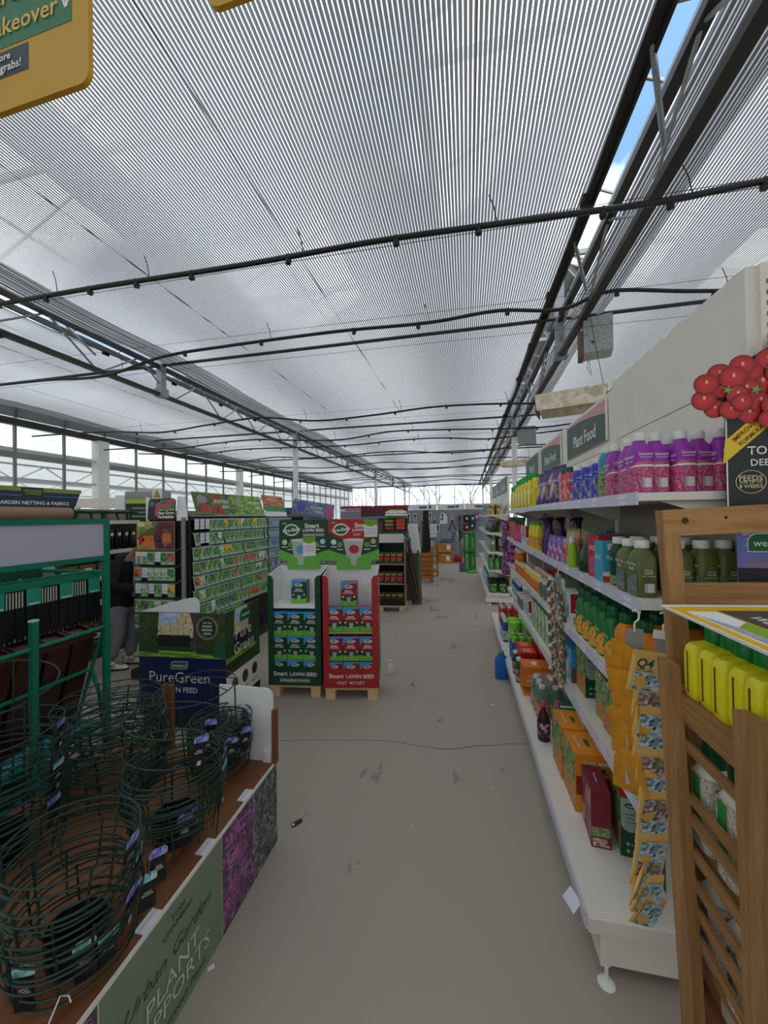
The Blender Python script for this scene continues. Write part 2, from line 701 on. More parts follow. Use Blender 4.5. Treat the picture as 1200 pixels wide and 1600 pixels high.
# shade screen: opaque-ish woven strips with clear strips between, running down the house
m, nt, b = new_mat('shade_screen')
nt.nodes.remove(b)
tc = N(nt, 'ShaderNodeTexCoord')
sp = N(nt, 'ShaderNodeSeparateXYZ')
nt.links.new(tc.outputs['Object'], sp.inputs[0])
mu = N(nt, 'ShaderNodeMath', operation='MULTIPLY')
mu.inputs[1].default_value = 1 / 0.0262
nt.links.new(sp.outputs[0], mu.inputs[0])
fr = N(nt, 'ShaderNodeMath', operation='FRACT')
nt.links.new(mu.outputs[0], fr.inputs[0])
gt = N(nt, 'ShaderNodeMath', operation='GREATER_THAN')
gt.inputs[1].default_value = 0.71
nt.links.new(fr.outputs[0], gt.inputs[0])
tl = N(nt, 'ShaderNodeBsdfTranslucent')
tl.inputs[0].default_value = (0.125, 0.125, 0.127, 1)
df = N(nt, 'ShaderNodeBsdfDiffuse')
df.inputs[0].default_value = (0.22, 0.22, 0.217, 1)
m1 = N(nt, 'ShaderNodeMixShader')
m1.inputs[0].default_value = 0.25
nt.links.new(tl.outputs[0], m1.inputs[1])
nt.links.new(df.outputs[0], m1.inputs[2])
tp = N(nt, 'ShaderNodeBsdfTransparent')
tp.inputs[0].default_value = (0.9, 0.9, 0.9, 1)
tw = N(nt, 'ShaderNodeBsdfTranslucent')
tw.inputs[0].default_value = (0.9, 0.9, 0.9, 1)
m2 = N(nt, 'ShaderNodeMixShader')
m2.inputs[0].default_value = 0.72
nt.links.new(tp.outputs[0], m2.inputs[1])
nt.links.new(tw.outputs[0], m2.inputs[2])
m3 = N(nt, 'ShaderNodeMixShader')
nt.links.new(gt.outputs[0], m3.inputs[0])
nt.links.new(m1.outputs[0], m3.inputs[1])
nt.links.new(m2.outputs[0], m3.inputs[2])
nt.links.new(m3.outputs[0], nt.nodes['Material Output'].inputs[0])
SCREEN = m


def rbuild(mb, name, mats, parent=None, smooth=False):
    return mb.build(name, mats, parent, smooth, rz=None if parent else ROOF)


def wave(x, y, a=1.0):
    return a * (0.012 * sin(y * 2.1 + x * 0.7) + 0.008 * sin(x * 3.3 + y * 0.9) + 0.03 * sin(y * pi / 2.35))


# --- the shade screen, bay by bay
bays = [(XL2 + 0.05, -4.77 - 0.42), (-4.77 + 0.06, 1.19 - 0.20), (1.19 + 0.06, XR)]
for i, (x0, x1) in enumerate(bays):
    mb = MB()
    nx, ny = 20, 90
    vs = []
    for a in range(ny + 1):
        y = YB + (YE - YB) * a / ny
        for c in range(nx + 1):
            x = x0 + (x1 - x0) * c / nx
            vs.append((x, y, Z_SCREEN + wave(x, y)))
    fs = [(a * (nx + 1) + c, a * (nx + 1) + c + 1, (a + 1) * (nx + 1) + c + 1, (a + 1) * (nx + 1) + c) for a in range(ny) for c in range(nx)]
    mb.add(vs, fs)
    ce = rbuild(mb, 'ceiling', SCREEN, smooth=True)
    struct(ce)
    # gathered fabric beside the truss, at the screen's closed edge
    mb = MB()
    rows = []
    for a in range(121):
        y = YB + (YE - YB) * a / 120
        row = []
        for c in range(13):
            u = c / 12
            row.append((x0 + 0.02 + 0.42 * u, y, Z_SCREEN - 0.035 - 0.05 * abs(sin(u * pi * 3 + 0.5 * sin(y * 0.8))) * (1 - 0.5 * u) + wave(x0, y)))
        rows.append(row)
    vs = [p for r in rows for p in r]
    fs = [(a * 13 + c, a * 13 + c + 1, (a + 1) * 13 + c + 1, (a + 1) * 13 + c) for a in range(120) for c in range(12)]
    mb.add(vs, fs)
    mb.build('gathered_fabric', SCREEN, ce, True)
    # leading-edge bar that draws the screen
    if i < 2:
        mb = MB()
        mb.bar((x1, YB, Z_SCREEN + 0.01), (x1, YE, Z_SCREEN + 0.01), 0.07, 0.05)
        mb.bar((x1 + 0.045, YB, Z_SCREEN - 0.01), (x1 + 0.045, YE, Z_SCREEN - 0.01), 0.02, 0.06)
        mb.build('leading_bar', DARKSTEEL, ce)
        clip = MB().box(-0.03, 0.0, -0.05, 0.05, -0.04, 0.02).mesh('clip', INK)
        for k in range(12):
            link('clip', clip, ce, (x1 - 0.03, 1.9 + 1.35 * k, Z_SCREEN - 0.01))
    # wires that carry the screen
    for wx in ([x0 + 1.6 * k for k in range(1, 4)]):
        MB().bar((wx, YB, Z_SCREEN - 0.05), (wx, YE, Z_SCREEN - 0.05), 0.004).build('support_wire', DARKSTEEL, ce)

# --- trusses
for tx in TX:
    tr_ = link('roof_truss', None, rz=ROOF)
    struct(tr_)
    MB().bar((tx, YB, Z_LOW), (tx, YE, Z_LOW), 0.075, 0.05).build('lower_chord', DARKSTEEL, tr_)
    MB().bar((tx, YB, Z_UP), (tx, YE, Z_UP), 0.07, 0.05).build('upper_chord', DARKSTEEL, tr_)
    MB().bar((tx - 0.02, YB, Z_UP + 0.045), (tx - 0.02, YE, Z_UP + 0.045), 0.03, 0.03).build('upper_rail', GALV, tr_)
    st = 0.62
    k = 0
    y = 0.25
    wb = {}
    while y < 30:
        up = k % 2 == 0
        if up not in wb:
            wb[up] = MB().tube([(0, 0, 0 if up else Z_UP - Z_LOW), (0, st, Z_UP - Z_LOW if up else 0)], 0.013, 6).mesh('web_bar', GALV)
        link('web_bar', wb[up], tr_, (tx, y, Z_LOW))
        y += st + (0.05 if k % 2 else 0.0)
        k += 1
    # hangers and posts under the gutter
    py = 5.15
    k = 0
    while py < 30:
        if k % 2 == 0:
            MB().box(tx - 0.05, tx + 0.05, py - 0.05, py + 0.05, Z_LOW - 0.02, Z_UP + 0.8).build('hanger_stub', GALV, tr_)
            MB().box(tx - 0.075, tx + 0.075, py - 0.07, py + 0.07, Z_LOW - 0.03, Z_LOW + 0.1).build('clamp_plate', GALV, tr_)
        else:
            MB().box(tx - 0.055, tx + 0.055, py - 0.055, py + 0.055, 0, Z_LOW).build('post', POSTW, tr_)
            MB().box(tx - 0.05, tx + 0.05, py - 0.05, py + 0.05, Z_LOW, Z_UP + 0.8).build('post_head', GALV, tr_)
            MB().box(tx - 0.09, tx + 0.09, py - 0.09, py + 0.09, 0, 0.015).build('base_plate', GALV, tr_)
        py += 4.85
        k += 1
    # cross brace bars from truss to screen bar
    for yy in (2.55, 4.05, 7.4, 10.9):
        MB().tube([(tx, yy, Z_UP - 0.25), (tx - 0.22, yy - 0.35, Z_UP + 0.16)], 0.016, 6).build('brace', GALV, tr_)

# tie pipes between the hangers
for py in (5.15, 10.0, 14.85, 19.7, 24.5):
    o = rbuild(MB().tube([(-11.7, py, 4.08), (7.6, py, 4.08)], 0.024, 8), 'tie_pipe', DARKSTEEL)
    struct(o)

# --- glass roof above: four ridges
rz0, rz1 = 5.0, 5.75
gut = [-10.73, -7.75, -4.77 - 0.0, -1.79, 1.19, 4.17, 7.15, 10.13]
gut = [g + 1.49 for g in gut]
gut = [gut[0] - 2.98] + gut[:-1]
for gx in gut:
    o = rbuild(MB().box(gx - 0.05, gx + 0.05, YB, YE, rz0 - 0.06, rz0), 'roof_gutter', ALU)
    struct(o)
for ga, gb in zip(gut, gut[1:]):
    gm_ = (ga + gb) / 2
    rf = link('glass_roof', None, rz=ROOF)
    struct(rf)
    MB().box(gm_ - 0.04, gm_ + 0.04, YB, YE, rz1 - 0.04, rz1 + 0.04).build('ridge', ALU, rf)
    for xa, xb in ((ga, gm_), (gm_, gb)):
        za, zb = (rz0, rz1) if xa == ga else (rz1, rz0)
        MB().quad((xa, YB, za), (xb, YB, zb), (xb, YE, zb), (xa, YE, za)).build('pane', GLASS, rf)
        bar = MB().bar((xa, 0, za), (xb, 0, zb), 0.022, 0.03).mesh('glazing_bar', ALU)
        y = YB + 0.6
        while y < YE:
            link('glazing_bar', bar, rf, (0, y, 0))
            y += 1.2
    MB().bar(((ga + gm_) / 2, YB, (rz0 + rz1) / 2 - 0.05), ((ga + gm_) / 2, YE, (rz0 + rz1) / 2 - 0.05), 0.03).build('purlin', ALU, rf)
# roof cross beams over each post line
py = 0.3
while py < 30:
    o = rbuild(MB().box(XL2, XR, py - 0.02, py + 0.02, 4.86, 4.92), 'roof_beam', ALU)
    struct(o)
    py += 2.425


# --- glazed walls
def glazed_wall(name, p, q, z0, z1, step, sheet, rails=(0.9, 2.2, 3.2), post_w=0.05, dwarf=0.45, zb=None):
    zb = zb or z1
    """p, q: ends (x, y) in the house's own axes"""
    w = link(name, None, rz=ROOF)
    struct(w)
    p, q = Vector((p[0], p[1], 0)), Vector((q[0], q[1], 0))
    L = (q - p).length
    d = (q - p).normalized()
    nrm = Vector((0, 0, 1)).cross(d)
    n = max(1, round(L / step))
    MB().bar(p + Vector((0, 0, dwarf / 2)), q + Vector((0, 0, dwarf / 2)), 0.12, dwarf).build('dwarf_wall', flat('#a8a49a', 0.8), w)
    MB().bar(p + Vector((0, 0, zb)), q + Vector((0, 0, zb)), 0.12, 0.14).build('head_beam', DARKSTEEL, w)
    mull = MB().box(-post_w / 2, post_w / 2, -post_w / 2, post_w / 2, dwarf, z1).mesh('mullion', flat('#77797a', 0.5, 0.3))
    pan = MB().quad(Vector((0, 0, dwarf)), d * (L / n) + Vector((0, 0, dwarf)), d * (L / n) + Vector((0, 0, z1)), Vector((0, 0, z1))).mesh('pane', sheet)
    for i in range(n + 1):
        link('mullion', mull, w, p + d * (L * i / n))
        if i < n:
            link('pane', pan, w, p + d * (L * i / n) + nrm * 0.01)
    for rz_ in rails:
        MB().bar(p + Vector((0, 0, rz_)), q + Vector((0, 0, rz_)), 0.03, 0.04).build('rail', ALU, w)
    return w


glazed_wall('wall_far', (XL2, YE), (XR, YE), 0, 4.1, 1.24, GLASS, rails=(2.3,))
glazed_wall('wall_left', (XL2, YB), (XL2, YE), 0, 4.25, 1.02, GLASS, rails=(2.0, 2.55, 3.15), zb=3.78)
cu_ = rbuild(MB().quad((XL2 + 0.03, YB, 3.80), (XL2 + 0.03, YE, 3.80), (XL2 + 0.06, YE, 4.14), (XL2 + 0.06, YB, 4.14)), 'ceiling', SCREEN)
struct(cu_)
nb = link('neighbour_span', None, rz=ROOF)
struct(nb)
MB().quad((XL2 - 9, YB, 0), (XL2 - 9, YE, 0), (XL2 - 9, YE, 4.6), (XL2 - 9, YB, 4.6)).build('pale_far_side', SHEET, nb)
MB().quad((XL2 - 9, YB, 4.4), (XL2 - 9, YE, 4.4), (XL2 - 0.1, YE, 4.3), (XL2 - 0.1, YB, 4.3)).build('pale_roof', SHEET, nb)
MB().quad((XL2 - 9, YE, 0), (XL2 - 0.1, YE, 0), (XL2 - 0.1, YE, 4.3), (XL2 - 9, YE, 4.4)).build('pale_end', SHEET, nb)
o = rbuild(MB().tube([(XL2 - 0.30, YB, 3.15), (XL2 - 0.30, YE - 0.5, 3.15)], 0.12, 12), 'trim_1', flat('#8d8e8c', 0.5), smooth=True)
struct(o)
o = rbuild(MB().box(XL2 - 0.12, XL2 + 0.12, 8.12, 8.42, 0, 3.72), 'wall_pier', POSTW)
struct(o)
o = rbuild(MB().box(XL2 - 0.10, XL2 + 0.10, 14.5, 14.75, 0, 3.72), 'wall_pier', POSTW)
struct(o)
glazed_wall('wall_right', (XR, YB), (XR, YE), 0, 4.4, 2.4, SHEET, rails=(2.2,))
glazed_wall('wall_back', (XL2, YB), (XR, YB), 0, 4.25, 1.62, SHEET, rails=(2.2,))
# ================================================================== product prototypes
S1, S2, S3, S4, SB = 1.668, 1.295, 0.945, 0.58, 0.205
XF, XB = 0.60, 0.93                    # shelf fronts and back panel of the run on the aisle
FLOWER_PINK = mottle([(0, '#7d1a4a'), (0.3, '#b53a72'), (0.5, '#d0709a'), (0.65, '#5a5a3a'), (0.75, '#a51f58'), (1, '#c4507f')], 16)
LEAFY = mottle([(0, '#1d3a22'), (0.35, '#3f6b35'), (0.6, '#7f9b4f'), (0.8, '#b3b88a'), (1, '#26452a')], 20)
SLATE_PIC = mottle([(0, '#2b3030'), (0.4, '#55605c'), (0.7, '#8f9a92'), (1, '#3b413f')], 22)
SUNNY = mottle([(0, '#f0b51f'), (0.4, '#e7922a'), (0.6, '#f6d65a'), (0.8, '#7a3a1a'), (1, '#c64a1c')], 12)
TOMATO_PIC = mottle([(0, '#a81c1c'), (0.4, '#d23b2a'), (0.6, '#e8a23a'), (0.8, '#3d6b2c'), (1, '#f0c23b')], 14)
BULB_PIC = mottle([(0, '#7fa9bd'), (0.25, '#cfdfe2'), (0.45, '#3d6f86'), (0.6, '#e8ecea'), (0.8, '#2c4a52'), (1, '#9dbac4')], 8)
BULB_PIC2 = mottle([(0, '#2b2a2a'), (0.25, '#b5a0a6'), (0.45, '#5c4b58'), (0.6, '#d8c9c0'), (0.8, '#3c5a3a'), (1, '#c79a3a')], 8)
PRINTW = flat('#f4f2ee', 0.5, var=0)
PRINTK = flat('#17181a', 0.5, var=0)
PRINTY = flat('#e8c832', 0.5, var=0)
PRINTG = flat('#14603a', 0.5, var=0)


def ring_label(hx, hy, z0, z1, mat, parent, slant=0.0, p=4.0, n=20, name='label', eps=0.0012):
    rings = []
    for z, k in ((z0, 0), (z1, slant)):
        r = []
        for i in range(n):
            t = 2 * pi * (i + 0.5) / n
            cx, sx = cos(t), sin(t)
            x = (hx + eps) * math.copysign(abs(cx) ** (2 / p), cx)
            y = (hy + eps) * math.copysign(abs(sx) ** (2 / p), sx)
            r.append((x, y, z + k * x / hx))
        rings.append(r)
    return MB().loft(rings, 0, (False, False)).build(name, mat, parent, True)


def cap_mesh(r, h, mat, n=16, flute=True):
    mb = MB()
    mb.lathe([(r * 0.97, 0), (r, h * 0.08), (r, h * 0.82), (r * 0.9, h)], n)
    return mb.mesh('cap', mat, True)


def bottle(name, cat, w, d, h, body, cap, caph=0.028, capr=0.022, shoulder=0.8, p=4.0, label=None, words=(), bar=True, group=None, taper=1.0, nosew=None):
    """label: (z0, z1, material, slant) as fractions; words: (face, text, z fraction, width fraction, material)"""
    t = thing(name, '', cat, group=group)
    hx, hy = w / 2, d / 2
    hb = h - caph
    zs = hb * shoulder
    mb = MB()
    mb.super([(0, hx * 0.92, hy * 0.92, p), (0.006, hx, hy, p), (zs * 0.5, hx, hy, p), (zs, hx * taper, hy * taper, p), (zs + (hb - zs) * 0.45, (hx * 0.55 + capr * 0.45) * taper, (hy * 0.55 + capr * 0.45) * taper, 3.0), (zs + (hb - zs) * 0.8, capr * 0.98, capr * 0.98, 2.0), (hb, capr * 0.9, capr * 0.9, 2.0)])
    mb.build('bottle_body', body, t, True)
    link('cap', cap_mesh(capr, caph, cap), t, (0, 0, hb - 0.001))
    if label:
        ring_label(hx, hy, label[0] * h, label[1] * h, label[2], t, label[3] if len(label) > 3 else 0.0, p)
    for wd in words:
        face, s, zf, wf, mt = wd[:5]
        if face in 'FB':
            M = FR(face, (0, -hy - 0.0016 if face == 'F' else hy + 0.0016, zf * h))
            text(s, M, mt, t, w=w * wf)
        else:
            M = FR(face, (hx + 0.0016 if face == 'R' else -hx - 0.0016, 0, zf * h))
            text(s, M, mt, t, w=d * wf)
    if bar:
        panel(FR('R', (hx + 0.0016, 0, h * 0.17)), -d * 0.22, d * 0.28, -h * 0.075, h * 0.075, BARCODE, t, 'barcode')
    return t


def carton(name, cat, w, d, h, mats, front=None, words=(), group=None, panels=()):
    """mats: one or (bottom, top, front, right, back, left) materials"""
    t = thing(name, '', cat, group=group)
    if not isinstance(mats, (list, tuple)):
        mats = [mats]
    idx = list(range(6)) if len(mats) == 6 else 0
    MB().box(-w / 2, w / 2, -d / 2, d / 2, 0, h, idx).build('carton_body', list(mats), t)
    pos = {'F': (0, -d / 2, 0), 'R': (w / 2, 0, 0), 'T': (0, 0, h), 'L': (-w / 2, 0, 0), 'TL': (0, 0, h)}
    for face, a0, a1, b0, b1, mt, nm in panels:
        base = Vector(pos[face])
        W = {'F': w, 'T': w, 'R': d, 'L': d, 'TL': d}[face]
        H = {'F': h, 'R': h, 'L': h, 'T': d, 'TL': w}[face]
        M = FR(face, base)
        if face in ('T', 'TL'):
            panel(M, (a0 - 0.5) * W, (a1 - 0.5) * W, (b0 - 0.5) * H, (b1 - 0.5) * H, mt, t, nm)
        else:
            panel(M, (a0 - 0.5) * W, (a1 - 0.5) * W, b0 * H, b1 * H, mt, t, nm)
    for wd in words:
        face, s, a, bb, wf, mt = wd[:6]
        base = Vector(pos[face])
        W = {'F': w, 'T': w, 'R': d, 'L': d, 'TL': d}[face]
        H = {'F': h, 'R': h, 'L': h, 'T': d, 'TL': w}[face]
        M = FR(face, base)
        M = M @ Matrix.Translation(((a - 0.5) * W, (bb - 0.5) * H if face in ('T', 'TL') else bb * H, 0.0012))
        text(s, M, mt, t, w=W * wf, rot=wd[6] if len(wd) > 6 else 0.0)
    return t


def pouch(name, cat, w, d, h, body, seal=None, group=None, panels=(), words=(), tilt=0.0, zip_=True):
    t = thing(name, '', cat, group=group)
    mb = MB()
    hx, hy = w / 2, d / 2
    mb.super([(0, hx * 0.96, hy * 0.9, 3), (h * 0.03, hx, hy, 3), (h * 0.25, hx * 1.0, hy * 0.95, 2.6), (h * 0.55, hx * 0.97, hy * 0.7, 2.4, 0, tilt * 0.3), (h * 0.82, hx * 0.95, hy * 0.3, 2.2, 0, tilt * 0.7), (h * 0.92, hx * 0.95, 0.004, 3, 0, tilt)], 22)
    mb.build('pouch_body', body, t, True)
    mb = MB()
    mb.super([(h * 0.915, hx * 0.95, 0.003, 6, 0, tilt), (h * 0.955, hx * 0.95, 0.0025, 6, 0, tilt * 1.03), (h, hx * 0.93, 0.0025, 6, 0, tilt * 1.08)], 16)
    mb.build('top_seal', seal or body, t, True)
    for s, zf, wf, mt in words:
        text(s, FR('F', (0, -hy * (1.0 if zf < 0.35 else 0.92) - 0.004, h * zf)), mt, t, w=w * wf)
    for x0, x1, z0, z1, mt, nm in panels:
        o = panel(FR('F', (0, -hy * 0.97 - 0.002, 0)), x0 * w, x1 * w, z0 * h, z1 * h, mt, t, nm)
    return t


def trigger(name, cat, w, d, h, body, head, label=None, group=None, lever=None):
    t = thing(name, '', cat, group=group)
    hx, hy = w / 2, d / 2
    MB().super([(0, hx * 0.92, hy * 0.92, 3), (0.006, hx, hy, 3), (h * 0.35, hx, hy, 3), (h * 0.55, hx * 0.78, hy * 0.78, 2.6), (h * 0.68, hx * 0.4, hy * 0.5, 2.2), (h * 0.74, 0.014, 0.014, 2)], 18).build('bottle_body', body, t, True)
    MB().lathe([(0.017, h * 0.73), (0.017, h * 0.81), (0.012, h * 0.83)], 12).build('collar', head, t, True)
    mb = MB()
    mb.super([(h * 0.82, 0.012, 0.016, 3), (h * 0.88, 0.013, 0.022, 3, 0, -0.002), (h * 0.95, 0.014, 0.036, 4, 0, -0.008), (h, 0.011, 0.03, 4, 0, -0.006)], 14)
    mb.box(-0.007, 0.007, -0.056, -0.042, h * 0.91, h * 0.965)
    mb.build('spray_head', head, t, True)
    MB().tube([(0, -0.026, h * 0.89), (0, -0.035, h * 0.83), (0, -0.031, h * 0.77)], 0.004, 6).build('trigger', lever or head, t, True)
    if label:
        ring_label(hx, hy, h * 0.06, h * 0.35, label, t, 0, 3)
    return t


def tub(name, cat, r, h, body, lid, label=None, group=None, words=(), lidh=0.02):
    t = thing(name, '', cat, group=group)
    MB().lathe([(r * 0.9, 0), (r * 0.95, 0.004), (r, h - lidh)], 18).build('tub_body', body, t, True)
    MB().lathe([(r * 1.05, h - lidh), (r * 1.05, h - 0.003), (r * 0.96, h)], 18).build('lid', lid, t, True)
    if label:
        MB().lathe([(r * 0.955, h * 0.1), (r * 0.995, h * 0.78)], 18, cap=(False, False)).build('label', label, t, True).scale = (1.015, 1.015, 1)
    return t


def jug(name, cat, w, d, h, body, cap, label, group=None, words=()):
    """flat can with a see-through handle at one side of the neck; broad faces F and B"""
    t = thing(name, '', cat, group=group)
    hb = h * 0.80
    hy = d / 2
    mb = MB()
    mb.super([(0, w * 0.46, hy * 0.9, 5), (0.008, w / 2, hy, 5), (hb * 0.62, w / 2, hy, 5), (hb * 0.64, w * 0.5, hy, 5)], 20)
    # solid shoulder on the neck side and the handle loop on the other
    mb.super([(hb * 0.63, w * 0.29, hy, 4, -w * 0.21, 0), (hb * 0.85, w * 0.27, hy * 0.95, 4, -w * 0.2, 0), (hb * 0.97, w * 0.17, hy * 0.8, 3, -w * 0.17, 0), (hb, w * 0.14, hy * 0.7, 2, -w * 0.15, 0)], 18)
    mb.tube([(w * 0.40, 0, hb * 0.60), (w * 0.445, 0, hb * 0.75), (w * 0.41, 0, hb * 0.89), (w * 0.27, 0, hb * 0.95), (w * 0.0, 0, hb * 0.93)], hy * 0.62, 8)
    mb.build('can_body', body, t, True)
    MB().lathe([(w * 0.20, hb - 0.012), (w * 0.22, hb + 0.004), (w * 0.22, h - 0.006), (w * 0.19, h)], 16, c=(-w * 0.15, 0, 0)).build('cap', cap, t, True)
    panel(FR('F', (0, -hy - 0.0008, 0)), -w * 0.42, w * 0.42, hb * 0.08, hb * 0.5, label, t, 'label')
    return t


# -- the bottles on the top shelves
PURPLE = flat('#8d2f9a', 0.35, name='purple_plastic')
P_purple = Proto(bottle('feed_bottle', 'bottle', 0.078, 0.066, 0.222, PURPLE, CAPW, 0.03, 0.021, 0.78, label=(0.03, 0.42, FLOWER_PINK, 0.02),
                        words=[('F', 'Seaweed', 0.60, 0.8, PRINTW), ('R', 'Seaweed', 0.63, 0.7, PRINTW), ('F', 'Liquid Feed', 0.52, 0.6, PRINTW), ('R', 'Seaweed feed', 0.58, 0.6, PRINTW)]))
ring_label(0.039, 0.033, 0.0945, 0.0957, PRINTW, P_purple.root, 0.006, name='white_line', eps=0.0018)
BLUE = flat('#3a3fa8', 0.35, name='blue_plastic')
P_blue = Proto(bottle('feed_bottle', 'bottle', 0.060, 0.056, 0.192, BLUE, CAPW, 0.022, 0.021, 0.88, p=2.6, label=(0.05, 0.40, mottle([(0, '#3a3fa8'), (0.5, '#3a3fa8'), (0.62, '#6c8bc9'), (0.8, '#e39ab0'), (1, '#3d6b45')], 6), 0.03),
                      words=[('R', 'Plant Food', 0.66, 0.75, PRINTW), ('R', 'Hydrangea', 0.56, 0.7, PRINTW), ('F', 'Food', 0.62, 0.7, PRINTW)]))
P_teal = Proto(bottle('feed_bottle', 'bottle', 0.064, 0.06, 0.225, flat('#2c7fa0', 0.35), CAPW, 0.026, 0.021, 0.84, label=(0.05, 0.5, LEAFY, 0.02)))
P_red = Proto(bottle('feed_bottle', 'bottle', 0.07, 0.06, 0.215, flat('#c2485a', 0.35), CAPG, 0.03, 0.022, 0.78, label=(0.06, 0.55, mottle([(0, '#c2485a'), (0.5, '#b8324a'), (0.75, '#e9c7c0'), (1, '#8a1f33')], 8), 0.02), words=[('R', 'Rose', 0.62, 0.6, PRINTW)]))
OLIVE = flat('#586130', 0.3, name='olive_plastic')
P_olive = Proto(bottle('feed_bottle', 'bottle', 0.080, 0.070, 0.205, OLIVE, CAPW, 0.028, 0.024, 0.80, p=5.0,
                       words=[('F', 'Olive Tree', 0.58, 0.8, PRINTW), ('F', 'Feed', 0.50, 0.4, PRINTW), ('R', 'Citrus', 0.48, 0.35, PRINTW), ('R', 'Liquid', 0.43, 0.4, PRINTW), ('R', 'Olive Tree Feed', 0.38, 0.62, PRINTW)]))
panel(FR('F', (0, -0.0352, 0)), -0.034, 0.034, 0.01, 0.085, SLATE_PIC, P_olive.root, 'picture')
P_green = Proto(bottle('feed_bottle', 'bottle', 0.072, 0.062, 0.205, flat('#0e3a2a', 0.3), CAPW, 0.028, 0.024, 0.8, label=(0.04, 0.22, LEAFY, 0.0), words=[('R', 'Plant', 0.57, 0.5, PRINTW), ('R', 'Feed', 0.52, 0.45, PRINTW), ('F', 'Tonic', 0.55, 0.6, PRINTW)]))
P_grow = Proto(bottle('feed_bottle', 'bottle', 0.080, 0.070, 0.25, flat('#1f6e36', 0.3), CAPG, 0.05, 0.026, 0.80, label=(0.05, 0.34, SUNNY, 0.03), words=[('F', 'Growmore', 0.48, 0.8, PRINTW)]))
P_orange = Proto(bottle('feed_bottle', 'bottle', 0.085, 0.078, 0.25, flat('#d9821c', 0.35), CAPG, 0.04, 0.027, 0.80, words=[('F', 'Tomato', 0.5, 0.7, PRINTK)], label=(0.03, 0.10, flat('#c36f14', 0.4), 0)))
panel(FR('R', (0.0441, 0, 0.1)), -0.024, 0.024, 0, 0.045, PRINTK, P_orange.root, 'back_label')
P_lime = Proto(bottle('feed_bottle', 'bottle', 0.05, 0.045, 0.17, flat('#8cb52a', 0.35), CAPW, 0.028, 0.016, 0.82, p=2.4, bar=False))
P_bottle_bl = Proto(bottle('feed_bottle', 'bottle', 0.06, 0.05, 0.18, flat('#27407f', 0.35), CAPW, 0.024, 0.018, 0.82, p=3, label=(0.1, 0.5, BULB_PIC, 0)))
P_plum = Proto(bottle('feed_bottle', 'bottle', 0.075, 0.075, 0.235, flat('#3d1626', 0.25), flat('#c23a4a', 0.4), 0.03, 0.014, 0.55, p=2.2, label=(0.12, 0.48, mottle([(0, '#3d1626'), (0.6, '#4b1c30'), (0.75, '#c99aa0'), (0.9, '#2b0f18'), (1, '#e5d8cc')], 5), 0), bar=False))
P_dark = Proto(bottle('feed_bottle', 'bottle', 0.07, 0.06, 0.2, flat('#14402c', 0.3), CAPW, 0.026, 0.02, 0.8, label=(0.08, 0.55, mottle([(0, '#e9e5da'), (0.4, '#14402c'), (0.7, '#c64a3a'), (1, '#1f5a3a')], 6), 0)))
P_lidded = Proto(bottle('feed_bottle', 'bottle', 0.075, 0.06, 0.23, flat('#1d4a96', 0.3), flat('#7ac231', 0.4), 0.05, 0.026, 0.78, p=3, label=(0.1, 0.5, mottle([(0, '#1d4a96'), (0.6, '#2a62b5'), (0.8, '#e8eef2'), (1, '#5fa03a')], 5), 0)))
P_limetub = Proto(tub('feed_tub', 'tub', 0.055, 0.15, flat('#9aa392', 0.4), flat('#7fc62f', 0.4), label=mottle([(0, '#d5dccb'), (0.5, '#8d9b80'), (0.8, '#4d6a3a'), (1, '#e3e6da')], 7), lidh=0.06))
P_yellowtub = Proto(tub('feed_tub', 'tub', 0.05, 0.13, flat('#d8a72a', 0.4), flat('#c7c3b0', 0.4), label=TOMATO_PIC))
P_redbottle = Proto(bottle('feed_bottle', 'bottle', 0.07, 0.055, 0.24, flat('#b91f2e', 0.35), CAPW, 0.02, 0.02, 0.86, label=(0.1, 0.7, TOMATO_PIC, 0), bar=False))
P_seedfeed = Proto(bottle('feed_bottle', 'bottle', 0.065, 0.06, 0.15, flat('#e2b02f', 0.35), CAPW, 0.02, 0.02, 0.78, label=(0.08, 0.6, TOMATO_PIC, 0)))
P_greytub = Proto(tub('feed_tub', 'tub', 0.045, 0.14, flat('#6d6f6b', 0.35), flat('#c5c3bb', 0.4), label=SLATE_PIC))
YELLOW = flat('#e3cf1e', 0.35, name='yellow_plastic')
JUG_LAB = banded([(0, '#e3cf1e'), (0.12, '#36506e'), (0.42, '#c4392c'), (0.72, '#e3cf1e'), (1, '#e3cf1e')], 2, 0.06)
P_yjug = Proto(jug('weedkiller_jug', 'jug', 0.19, 0.10, 0.30, YELLOW, flat('#1f9a3a', 0.35), JUG_LAB))
P_ybottle = Proto(bottle('feed_bottle', 'bottle', 0.07, 0.06, 0.24, YELLOW, flat('#2f9a3a', 0.4), 0.03, 0.02, 0.72, label=(0.08, 0.45, SUNNY, 0), bar=False))
PURPLE_BAG = mottle([(0, '#3d1a5e'), (0.55, '#4c2472'), (0.72, '#8d6db3'), (0.86, '#b9b36a'), (1, '#2b1146')], 5)
P_ppouch = Proto(pouch('feed_pouch', 'pouch', 0.19, 0.10, 0.26, PURPLE_BAG, flat('#3d1a5e', 0.4), words=[('Top Rose', 0.6, 0.6, PRINTW)]))
P_gpouch = Proto(pouch('foil_pouch', 'pouch', 0.15, 0.09, 0.22, flat('#1d3a2b', 0.22, 0.3, 0.2), flat('#2b4a38', 0.25, 0.3), tilt=0.03))
P_spouch = Proto(pouch('foil_pouch', 'pouch', 0.17, 0.10, 0.20, flat('#8f938d', 0.25, 0.4, 0.2), flat('#2f4d35', 0.3, 0.2), tilt=0.02))
